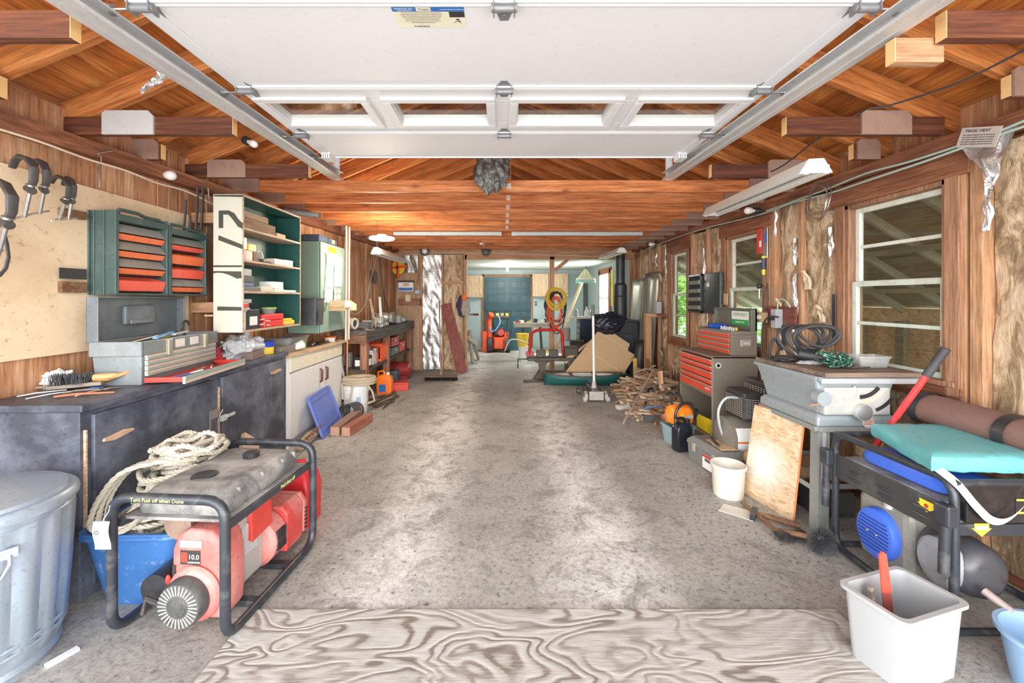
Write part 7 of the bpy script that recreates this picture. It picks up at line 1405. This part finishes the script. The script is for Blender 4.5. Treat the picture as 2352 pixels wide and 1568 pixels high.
# cardboard
cb = MB(); Yc = 6.95
def cp_(px,py): return ((px-CX)/F*Yc, H+(CY-py)/F*Yc)
tag(MB().prism([cp_(*q) for q in ((1297,857),(1381,758),(1368,747),(1377,735),(1391,751),(1451,791),(1445,806),(1463,817),(1431,862))],(0,Yc,0),(1,0,0),(0,.16,1),(0,.012,0)).obj('cardboard_sheet', CARD), 'large unfolded brown cardboard box leaning behind the green canoe', 'cardboard')
cs_ = bpy.data.objects['cardboard_sheet']; cs_.location = (0,-.0,0)
for a_,b2 in (((1381,762),(1446,806)),((1345,800),(1432,858))):
    p = cp_(*a_); q = cp_(*b2); MB().beam((p[0],Yc+.16*p[1]-.002,p[1]),(q[0],Yc+.16*q[1]-.002,q[1]),.012,.004,up=(0,1,0)).obj('fold_crease', paint('crease',(.66,.48,.3),.8), cs_)
p = [cp_(*q) for q in ((1296,826),(1350,795),(1365,780),(1301,838))]; MB().prism(p,(0,Yc+.03,0),(1,0,0),(0,.16,1),(0,.008,0)).obj('side_flap', CARD, cs_)
# canoe
cn = thing('canoe','small dark green canoe with pale inside lying across the floor','canoe',(1.30,6.72,0)); CG2 = paint('canoe_green',(.015,.11,.1),.5,.3,(.04,.18,.16),scale=6)
rings=[]; inn=[]
for k in range(21):
    x = -.64+.064*k; q = x/.64; w_ = .17*(1-abs(q)**3.2)+.008; h_ = .165+.035*q*q
    rings.append([V((x, w_*cos(a), .165+ (h_-.165) + min(0,(h_)*sin(a)) if sin(a)<0 else h_)) for a in [R(180+i*20) for i in range(10)]])
mb = MB(); mb.loft(rings,cap=False,closed=False); mb.obj('hull', CG2, cn, solid=.012)
for s_ in (-1,1): MB().tube([V((-.64+.064*k, s_*(.17*(1-abs((-.64+.064*k)/.64)**3.2)+.008), .165+.035*((-.64+.064*k)/.64)**2+.004)) for k in range(21)],.010,6).obj('gunwale', BRW, cn)
rg = [[V((-.50+.05*k, w*(.15*(1-abs((-.50+.05*k)/.62)**3)), z)) for w,z in ((-1,.17),(-.9,.1),(0,.06),(.9,.1),(1,.17))] for k in range(21)]
MB().loft(rg,cap=False,closed=False).obj('inner_lining', paint('lining_grey',(.55,.6,.6),.5,.1), cn)
for x in (-.22,.16): MB().b(x,x+.04,-.16,.16,.16,.175).obj('thwart', BRW, cn)
# floor jack
fj = thing('floor_jack','grey trolley floor jack with a long upright white handle','jack',(1.26,5.78,0)); JK = paint('jack_dark',(.1,.1,.1),.45,.5,(.4,.37,.32),metal=.4,scale=12); JW = paint('jack_pale',(.42,.4,.37),.45,.6,(.3,.28,.25),scale=10)
for s_ in (-1,1): MB().prism([(-.20,.03),(.35,.05),(.35,.10),(.1,.14),(-.2,.13)],(s_*.09,0,0),(0,1,0),(0,0,1),(.012,0,0)).obj('side_plate', JK, fj)
MB().b(-.10,.10,-.21,-.17,.03,.15).obj('front_plate', JW, fj, bev=.01)
for x in (-.155,.155): MB().cyl((x-.025,-.18,.04),(x+.025,-.18,.04),.04,n=18).obj('caster', JW, fj); MB().cyl((x-.02,.33,.045),(x+.02,.33,.045),.045,n=18).obj('wheel', JK, fj); MB().prism([(-.2,.04),(-.12,.1),(-.12,.14),(-.2,.11)],(x*.75,0,0),(0,1,0),(0,0,1),(x*.25,0,0)).obj('caster_arm', JW, fj)
MB().b(-.06,.06,-.15,.25,.10,.17).obj('hydraulic_body', JK, fj, bev=.02); MB().lathe([(.055,.18),(.06,.20),(.05,.21)],(.04,.25,0),20).obj('saddle', JK, fj)
MB().tube([(0,-.05,.15),(0,-.04,.26)],[.045,.026],12).obj('handle_socket', JW, fj); MB().cyl((0,-.045,.22),(0,.02,1.18),.018,n=14).obj('handle_pole', paint('pole_white',(.72,.72,.72),.35,.15), fj); MB().cyl((0,.02,1.17),(0,.034,1.33),.022,n=14).obj('grip', DGREY, fj)
o = MB().b(-.09,.09,-.04,.04,0,.05).obj('concrete_block', paint('pale_block',(.6,.56,.5),.8,.3), bev=.004, loc=fl(1431,938), rz=.35); tag(o, 'pale brick sized block alone on the floor near the kindling', 'block')
# power hacksaw
ph = thing('power_hacksaw','old power hacksaw with a red bow frame on cast iron legs','saw machine',(.74,7.15,0)); IRN = paint('greasy_iron',(.07,.06,.05),.5,.5,(.22,.19,.16),metal=.4,scale=9); RB = paint('bow_red',(.5,.035,.03),.35,.2)
MB().tube(rpath([(-.30,0,.44),(-.27,0,.82),(-.15,0,.87),(.2,0,.87),(.27,0,.82),(.29,0,.42)],.08,False),.035,10,flat=.8).obj('bow_frame', RB, ph); MB().b(-.36,-.22,-.03,.03,.42,.49).obj('bow_clamp', RB, ph, bev=.01); MB().b(-.25,.28,-.004,.004,.43,.455).obj('blade', STEEL, ph)
MB().b(-.34,.50,-.12,.12,.34,.40).obj('bed', IRN, ph, bev=.01)
for k,(x,w_) in enumerate(((-.10,.16),(.12,.16))): MB().b(x-.08,x+.08,-.07,.07,.40,.52).obj('vise_jaw', IRN, ph, bev=.008)
mb = MB(); mb.loft([[V((x0,-.1,z)),V((x1,-.1,z)),V((x1,.1,z)),V((x0,.1,z))] for x0,x1,z in ((-.24,.06,.0),(-.2,.0,.04),(-.12,-.03,.18),(-.14,-.02,.28),(-.22,.06,.34))],smooth=True); mb.obj('leg', IRN, ph)
mb = MB(); mb.loft([[V((x0,-.1,z)),V((x1,-.1,z)),V((x1,.1,z)),V((x0,.1,z))] for x0,x1,z in ((.32,.50,.0),(.36,.48,.04),(.4,.46,.18),(.34,.5,.34))]); mb.obj('leg', IRN, ph)
MB().beam((-.03,0,.14),(.42,0,.14),.03,.05).obj('cross_brace', IRN, ph); MB().beam((-.40,-.2,.02),(-.05,-.15,.02),.12,.03).obj('foot_rail', IRN, ph); MB().b(-.1,.12,-.02,.06,.46,.50).obj('yellow_bar', YELLOW, ph)
MB().tube([(-.34,0,.36),(-.50,0,.36),(-.50,0,.2)],.012,6).obj('stock_rest', IRN, ph); MB().b(.3,.55,-.1,.15,.40,.58).obj('motor', IRN, ph, bev=.03)
t = thing('machine_parts','dark heap of greasy motor parts right of the red hacksaw frame','machine',(1.38,7.9,0)); MB().b(-.2,.25,-.15,.15,0,.42).obj('motor_base', IRN, t, bev=.02); MB().tube([(-.1,0,.5),(.15,0,.5)],.12,16).obj('motor', IRN, t); MB().lathe([(.09,0),(.1,.25)],(-.2,.0,.6),16).obj('rusty_can', paint('rusty_can',(.35,.25,.22),.6,.5), t)
# hoses on the post
HP = at(1274,690,8.02)
def hang(c, rx_, rz_, n, r, mat, lab, seed, name='hose'):
    random.seed(seed); mb = MB()
    for k in range(n):
        ax, az, o = rx_*random.uniform(.75,1.1), rz_*random.uniform(.75,1.1), V((random.uniform(-.02,.02),-.012*k,random.uniform(-.03,.03)))
        mb.tube([c+o+V((ax*cos(a),0,az*sin(a)-(az-rz_))) for a in [2*pi*i/26 for i in range(26)]],r,6,closed=True)
    return tag(mb.obj(name, mat), lab, name)
hang(HP+V((.03,-.0,-.22)),.19,.38,4,.012,RUBBER,'black hose hanging lowest in the bundle on the post',1); hang(HP+V((0,-.06,-.22)),.13,.28,7,.009,paint('hose_red',(.8,.12,.06),.4,.1),'orange red extension cord hanging under the yellow hose on the post',2,'cord'); hang(HP+V((0,-.15,.02)),.18,.20,10,.010,paint('hose_yellow',(.75,.5,.06),.45,.15),'coiled yellow air hose at the top of the bundle on the post',3)
tag(blob(HP+V((-.14,.0,-.12)),(.06,.05,.26),81,amp=.4,fr=3).obj('black_strap', BLACK), 'dark strap bundle hanging left of the hoses on the post', 'strap')
# kindling pile
KW = [wood('kindling_%d' % i, *c, 'X', 1, stain=.2) for i, c in enumerate((((.4,.26,.15),(.55,.4,.26),(.66,.5,.35)),((.25,.17,.12),(.38,.28,.2),(.5,.38,.28)),((.35,.16,.08),(.48,.27,.16),(.6,.4,.26)),((.5,.36,.22),(.65,.5,.34),(.75,.62,.46))))]
random.seed(77)
bx_ = [MB().b(-.5,.5,-.5,.5,-.5,.5).obj('kindling', KW[i], bev=0) for i in range(4)]
for i, o in enumerate(bx_): tag(o, ['tan','dark brown','reddish','pale cream'][i]+' split kindling stick in the heap before the rear right corner', 'kindling', ['tan','dark brown','reddish','pale cream'][i]+' kindling sticks in the heap')
first = [True]*4
for k in range(290):
    i = random.randrange(4); o = bx_[i] if first[i] else bx_[i].copy()
    if not first[i]: C.objects.link(o)
    first[i] = False
    y = random.uniform(4.75,6.3); q = (y-4.7)/1.7; x0 = 1.62+.1*q; x = random.uniform(x0,2.32); hmax = .06+.36*min(1,max(0,(x-x0)/.45))*min(1,.35+q*1.3)
    z = random.uniform(.02,hmax); o.location = (x,y,z); o.scale = (random.uniform(.2,.44),random.uniform(.022,.055),random.uniform(.015,.035)); o.rotation_euler = (random.uniform(-.5,.5),random.uniform(-.4,.4)*min(1,z*6),random.uniform(0,3.1))
for k,(a,b_,r,m2,lab) in enumerate((((1432,974),(1500,850),.013,GREYW,'long grey handle lying across the left of the kindling heap'),((1455,962),(1545,900),.010,GREYW,'thin weathered stick across the front of the kindling'),((1474,968),(1492,885),.016,DSTEEL,'dark iron bar leaning in the kindling'),((1505,975),(1560,945),.012,STUDX,'brown stick lying just before the chainsaw'))):
    p = fl(*a)+V((0,0,r)); q = at(b_[0],b_[1],p.y+.9); q.z = max(q.z,.1); tag(MB().tube([p,q],r,7).obj('stick', m2), lab, 'stick')
o = MB().b(-.13,.13,-.03,.03,0,.02).obj('blue_board', paint('faded_blue',(.12,.2,.42),.6,.4), loc=V((1.72,4.78,.14)), rz=(0,.35,1.9)); tag(o, 'faded blue painted board end among the kindling', 'board')
t = thing('slatted_crate','two slat yellow wooden crate standing on end behind the kindling','crate',(2.16,6.85,0)); YW = wood('yellow_slat',(.55,.32,.08),(.72,.47,.15),(.8,.58,.25),'Z',1,stain=.15)
for x in (0,.11): MB().b(x,x+.095,-.01,.01,.02,.42).obj('slat', YW, t, bev=.002)
for z in (.03,.36): MB().b(.0,.205,.01,.1,z,z+.05).obj('cleat', YW, t)
tag(MB().prism([(0,0),(.08,.0),(.13,.22),(.05,.24)],(2.0,5.2,.25),(0,1,0),(0,0,1),(.03,.0,0)).obj('wood_slab', paint('fresh_split',(.7,.42,.26),.8)), 'fresh pinkish split slab resting against the tool chest', 'wood')
# small litter on the concrete
random.seed(101); mb = MB()
def chips(n, x0, x1, y0, y1, s0, s1, m_=None):
    for k in range(n):
        x, y = random.uniform(x0,x1), random.uniform(y0,y1); a = random.uniform(0,3.1); s_ = random.uniform(s0,s1); mb.box((x,y,.002),(s_,s_*.45,.002),a)
chips(320,.25,1.3,6.0,7.0,.006,.02); chips(160,1.3,2.2,4.2,6.2,.01,.03); chips(160,-1.5,1.6,2.2,6.0,.004,.012); chips(60,-1.5,-1.0,1.75,3.2,.006,.02)
tag(mb.obj('wood_chips', PALE), 'pale wood chips and crumbs scattered over the concrete floor', 'litter', kind='stuff')
mb = MB(); random.seed(102); chips(420,-1.6,1.7,1.95,5.5,.003,.011); chips(120,1.2,1.7,2.2,3.6,.004,.014); tag(mb.obj('dark_crumbs', paint('crumb_brown', (.12,.1,.09), .9)), 'dark dirt crumbs scattered over the concrete floor', 'litter', kind='stuff')
tag(MB().b(-.12,.12,-.10,.10,0,.16).obj('steel_box', DSTEEL, bev=.006, loc=(2.15,2.75,0)), 'dark steel box on the floor under the table saw stand', 'box')
tag(MB().tube([(2.0,2.6,.03),(2.3,2.9,.4)],.02,8).obj('pipe', STEEL), 'steel pipe standing askew under the table saw stand', 'pipe')
tag(MB().b(-.14,.16,-.12,.12,0,.22).obj('carton', CARD, bev=.004, loc=(2.25,3.05,0), rz=.2), 'brown carton on the floor between compressor and saw stand', 'box')
# dustpan and brooms
t = thing('dustpan','cream dustpan with a wooden handle lying on the floor','dustpan',fl(1697,1178), R(-38)); MB().prism([(-.11,-.06),(.09,-.07),(.08,.07),(-.1,.06)],(0,0,.004),(1,0,0),(0,1,0),(0,0,.004)).obj('pan', paint('pan_cream',(.75,.7,.62),.5,.2), t); MB().b(.07,.1,-.07,.07,.008,.04).obj('pan_back', BLKM, t); MB().tube([(.1,0,.03),(.16,0,.03),(.33,.0,.025)],[.008,.018,.02],9).obj('handle', BRW, t)
t = thing('hand_brush','black bristled hand brush lying on the floor below the strand board','brush',fl(1815,1240), R(5)); MB().b(-.09,.09,-.02,.02,.03,.05).obj('brush_back', BLACK, t, bev=.004); mb = MB(); random.seed(91)
for k in range(420): x = random.uniform(-.09,.09); y = random.uniform(-.02,.02); mb.tube([(x,y,.032),(x+random.gauss(0,.006),y*1.9-.015,.002+random.uniform(0,.03))],.0013,3,cap=False)
mb.obj('bristles', DSTEEL, t)
t = thing('round_brush','worn round black bristle brush with a long wooden handle on the floor','brush',fl(1886,1268)+V((0,0,.07))); mb = MB(); random.seed(92)
for k in range(1500):
    d = V((random.gauss(0,1),random.gauss(0,1),random.gauss(0,1))).normalized(); q = V((d.x*.065,d.y*.05-.01,d.z*.068-.0)); mb.tube([q*.55,q*random.uniform(.95,1.15)+V((random.gauss(0,.008),0,random.gauss(0,.008)-.004))],.0009,3,cap=False)
mb.obj('bristles', paint('bristle_grey',(.1,.1,.11),.6,.3), t); MB().ell((0,0,0),(.045,.035,.05),12,8).obj('brush_core', BLACK, t); e = fl(1705,1160)+V((0,0,.02)); MB().tube([(-.02,.02,.0),V((-.15,.16,-.035)),e-t.location],[.016,.013,.012],9).obj('handle', BRW, t)
# ---------------- far room things ----------------
CBW = wood('maple',(.55,.36,.2),(.68,.48,.3),(.76,.58,.4),'Z',1,stain=.1)
def wcab(px0,px1,py0,py1,nd,lab):
    Y = 11.62; a = at(px0,py0,Y); b_ = at(px1,py1,Y); w = b_.x-a.x; h = a.z-b_.z; t = thing('kitchen_cabinet',lab,'cabinet',(a.x,Y,b_.z)); MB().b(0,w,0,.28,0,h).obj('body', CBW, t, bev=.004)
    for k in range(nd):
        xa = k*w/nd+.012; xb = (k+1)*w/nd-.012; d = MB().b(xa,xb,-.018,0,.015,h-.015).obj('door', CBW, t, bev=.004)
        mb = MB(); i = .06
        for q in ((xa+i,xb-i,.015+i,.03+i),(xa+i,xb-i,h-.03-i,h-.015-i),(xa+i,xa+i+.014,i,h-i),(xb-i-.014,xb-i,i,h-i)): mb.b(q[0],q[1],-.026,-.017,q[2],q[3])
        mb.obj('door_panel', CBW, d); MB().ell((xb-.03 if k%2==0 else xa+.03,-.03,.08),.012,8,6).obj('knob', DSTEEL, d)
wcab(1060,1108,632,683,1,'maple wall cabinet left of the teal double doors'); wcab(1223,1260,628,681,1,'maple wall cabinet just right of the teal doors'); wcab(1261,1305,628,681,1,'maple wall cabinet behind the wooden post, on the right')
t = thing('wall_switch','black switch plate on the pale wall right of the teal doors','switch',at(1231,697,11.89)); MB().b(-.03,.03,0,.01,-.06,.06).obj('plate', BLACK, t); MB().b(-.01,.01,-.006,0,-.02,.02).obj('toggle', WHITEP, t)
# snowblower
sn = thing('snow_blower','orange red snow blower parked before the teal doors','snow blower',(-.17,10.9,0)); SR = paint('blower_red',(.85,.09,.02),.35,.1)
MB().b(-.3,.3,.2,.55,.05,.5).obj('auger_housing', SR, sn, bev=.03); MB().b(-.12,.18,-.2,.2,.08,.40).obj('gear_case', SR, sn, bev=.05); MB().b(-.42,-.28,-.1,.2,0,.55).obj('side_box', SR, sn, bev=.02); MB().tube(rpath([(-.22,-.05,.4),(-.24,-.05,.9),(-.16,-.15,1.0)],.08,False),.075,12).obj('chute', SR, sn)
for x in (-.20,.26): MB().cyl((x-.06,-.12,.19),(x+.06,-.12,.19),.19,n=24).obj('wheel', RUBBER, sn); MB().cyl((x-.065,-.12,.19),(x+.065,-.12,.19),.09,n=16).obj('wheel_hub', BLACK, sn)
MB().b(-.1,.18,-.1,.2,.42,.68).obj('engine', BLACK, sn, bev=.03); MB().lathe([(.09,0),(.08,.03)],(.08,-.12,.52),20,(0,-1,0)).obj('recoil_cover', RED, sn)
for x in (-.13,.25): MB().tube([(x,.1,.4),(x,.5,.95),(x,.35,1.0)],.014,7).obj('handle_bar', BLKM, sn)
MB().b(-.15,.33,.1,.3,.86,.95).obj('control_panel', BLACK, sn, bev=.02); MB().tube(crv([(.02,-.05,.95),(.06,-.12,.8),(-.05,-.16,.6),(-.18,-.14,.55),(-.2,-.1,.7)],6),.018,8).obj('blue_cable', paint('cable_sky',(.15,.45,.8),.4), sn)
for k in range(3): MB().b(-.05+.13*k,.03+.13*k,.12,.2,.95,1.02).obj('control_block', [YELLOW,CARD,YELLOW][k], sn)
t = thing('plastic_tote','teal storage container on the floor beside the snow blower','container',(.27,11.25,0)); tubbin(MB(),.13,.12,.16,.15,.42,.02).obj('bin_body', TEAL, t)
wt_ = thing('work_table','grey topped work table in the far room','table',(.67,9.9,0)); MB().b(-.44,.44,-.3,.3,.74,.84).obj('table_top', paint('table_grey',(.42,.4,.36),.5,.3), wt_, bev=.008)
for x in (-.25,.25):
    for y in (-.2,.2): MB().tube([(x,y,0),(x*.8,y*.8,.74)],.018,7).obj('leg', DSTEEL, wt_)
random.seed(55)
for k in range(9): box_thing('table_item', ['red folder at the left of the far table','white part on the far table','dark tool on the far table','yellow block on the far table','grey cable lump on the far table','black drill on the far table','cream box on the far table','white box at the right of the far table','thin dark tool at the front of the far table'][k],'item',(.33+.085*k,9.75+random.uniform(-.05,.15),.841),(.09,.12,.03+.03*(k%3)),[RED,WHITEP,DSTEEL,YELLOW,GREYP,BLACK,BEIGE,WHITEP,DSTEEL][k],random.uniform(-.5,.5))
t = thing('bucket','white bucket holding a yellow bucket, under the far work table','bucket',(.47,9.35,0)); MB().lathe([(.13,0),(.15,.32),(.155,.33)],(0,0,0),24).obj('bucket_body', WHITEP, t); t = thing('bucket','yellow bucket nested in the white bucket under the far work table','bucket',(.42,9.35,.33)); MB().lathe([(.11,0),(.15,.28),(.155,.29),(.13,.29)],(0,0,0),24).obj('bucket_body', YELLOW, t)
cable([(.02,9.2,.25),(.12,9.1,.48),(.3,9.1,.5),(.55,9.1,.42)],.014,OFFWH,'white hose arching in front of the yellow bucket','hose','hose')
# tiffany lamp
tl = thing('stained_glass_lamp','stained glass pendant lamp with a cream top and green scalloped rim','lamp',at(1345,648,9.3)); GL1 = paint('glass_cream',(.8,.72,.45),.3,.1); GL2 = paint('glass_mint',(.25,.65,.5),.3,.3,(.8,.85,.8),lo=.45,hi=.55)
MB().lathe([(.025,.30),(.18,.10),(.215,.09)],(0,0,0),8,cap=False).obj('upper_shade', GL1, tl, solid=.005); mb = MB(); n = 48; mb.loft([[V((.215*cos(2*pi*k/n),.215*sin(2*pi*k/n),.09)) for k in range(n)],[V((.22*cos(2*pi*k/n),.22*sin(2*pi*k/n),.045)) for k in range(n)]],cap=False); mb.obj('middle_band', paint('glass_white',(.85,.87,.8),.3,.1), tl, solid=.004)
mb = MB(); mb.loft([[V((.22*cos(2*pi*k/n),.22*sin(2*pi*k/n),.045)) for k in range(n)],[V((.222*cos(2*pi*k/n),.222*sin(2*pi*k/n),-.0-.015*abs(sin(k*pi/6)))) for k in range(n)]],cap=False); mb.obj('scalloped_rim', GL2, tl, solid=.004); MB().cyl((0,0,.29),(0,0,.48),.005,n=6).obj('hanging_rod', DSTEEL, tl); 
for k in range(8): a = k*pi/4; MB().tube([(.025*cos(a),.025*sin(a),.302),(.182*cos(a),.182*sin(a),.102)],.003,4).obj('lead_strip', DSTEEL, tl)
# far tool cabinet
t = thing('tool_chest','dark blue tool cabinet under the bright far window','tool chest',(1.62,8.75,0)); NB = paint('navy_cabinet',(.02,.03,.06),.35,.2); MB().b(0,.5,0,.4,.05,.98).obj('body', NB, t, bev=.006); MB().b(-.14,.5,-.05,.42,.985,1.02).obj('worktop', paint('pale_top',(.6,.57,.5),.5), t)
for k in range(6): MB().b(-.015,.0,.02,.38,.2+.12*k,.28+.12*k).obj('drawer', paint('drawer_grey',(.3,.3,.32),.4,.3,metal=.4), t)
for k,(x,lab,m2) in enumerate(((1.55,'pale vise at the left of the dark cabinet top',GREYP),(1.78,'white spray bottle on the dark cabinet top',WHITEP),(1.9,'silver can on the dark cabinet top',STEEL),(2.02,'pale box on the dark cabinet top',OFFWH))): tag(MB().lathe([(.05,0),(.045,.12),(.02,.16),(.018,.22 if k==1 else .165)],(0,0,0),14).obj('shelf_item', m2, loc=(x,8.85,1.021)), lab, 'item')
tag(MB().b(2.40,2.415,9.05,9.2,1.25,2.05).obj('yellow_poster', paint('poster_yellow',(.8,.68,.15),.5,.3,(.3,.26,.1),scale=20)), 'yellow printed sheet on the far wall behind the flue pipe', 'poster')
# ================= lettering becomes plain meshes =================
bpy.context.view_layer.update()
dg = bpy.context.evaluated_depsgraph_get()
for o in [o for o in bpy.data.objects if o.type == 'FONT']:
    me = bpy.data.meshes.new_from_object(o.evaluated_get(dg)); n = bpy.data.objects.new('lettering', me); C.objects.link(n)
    n.parent = o.parent; n.matrix_local = o.matrix_local.copy(); bpy.data.objects.remove(o)
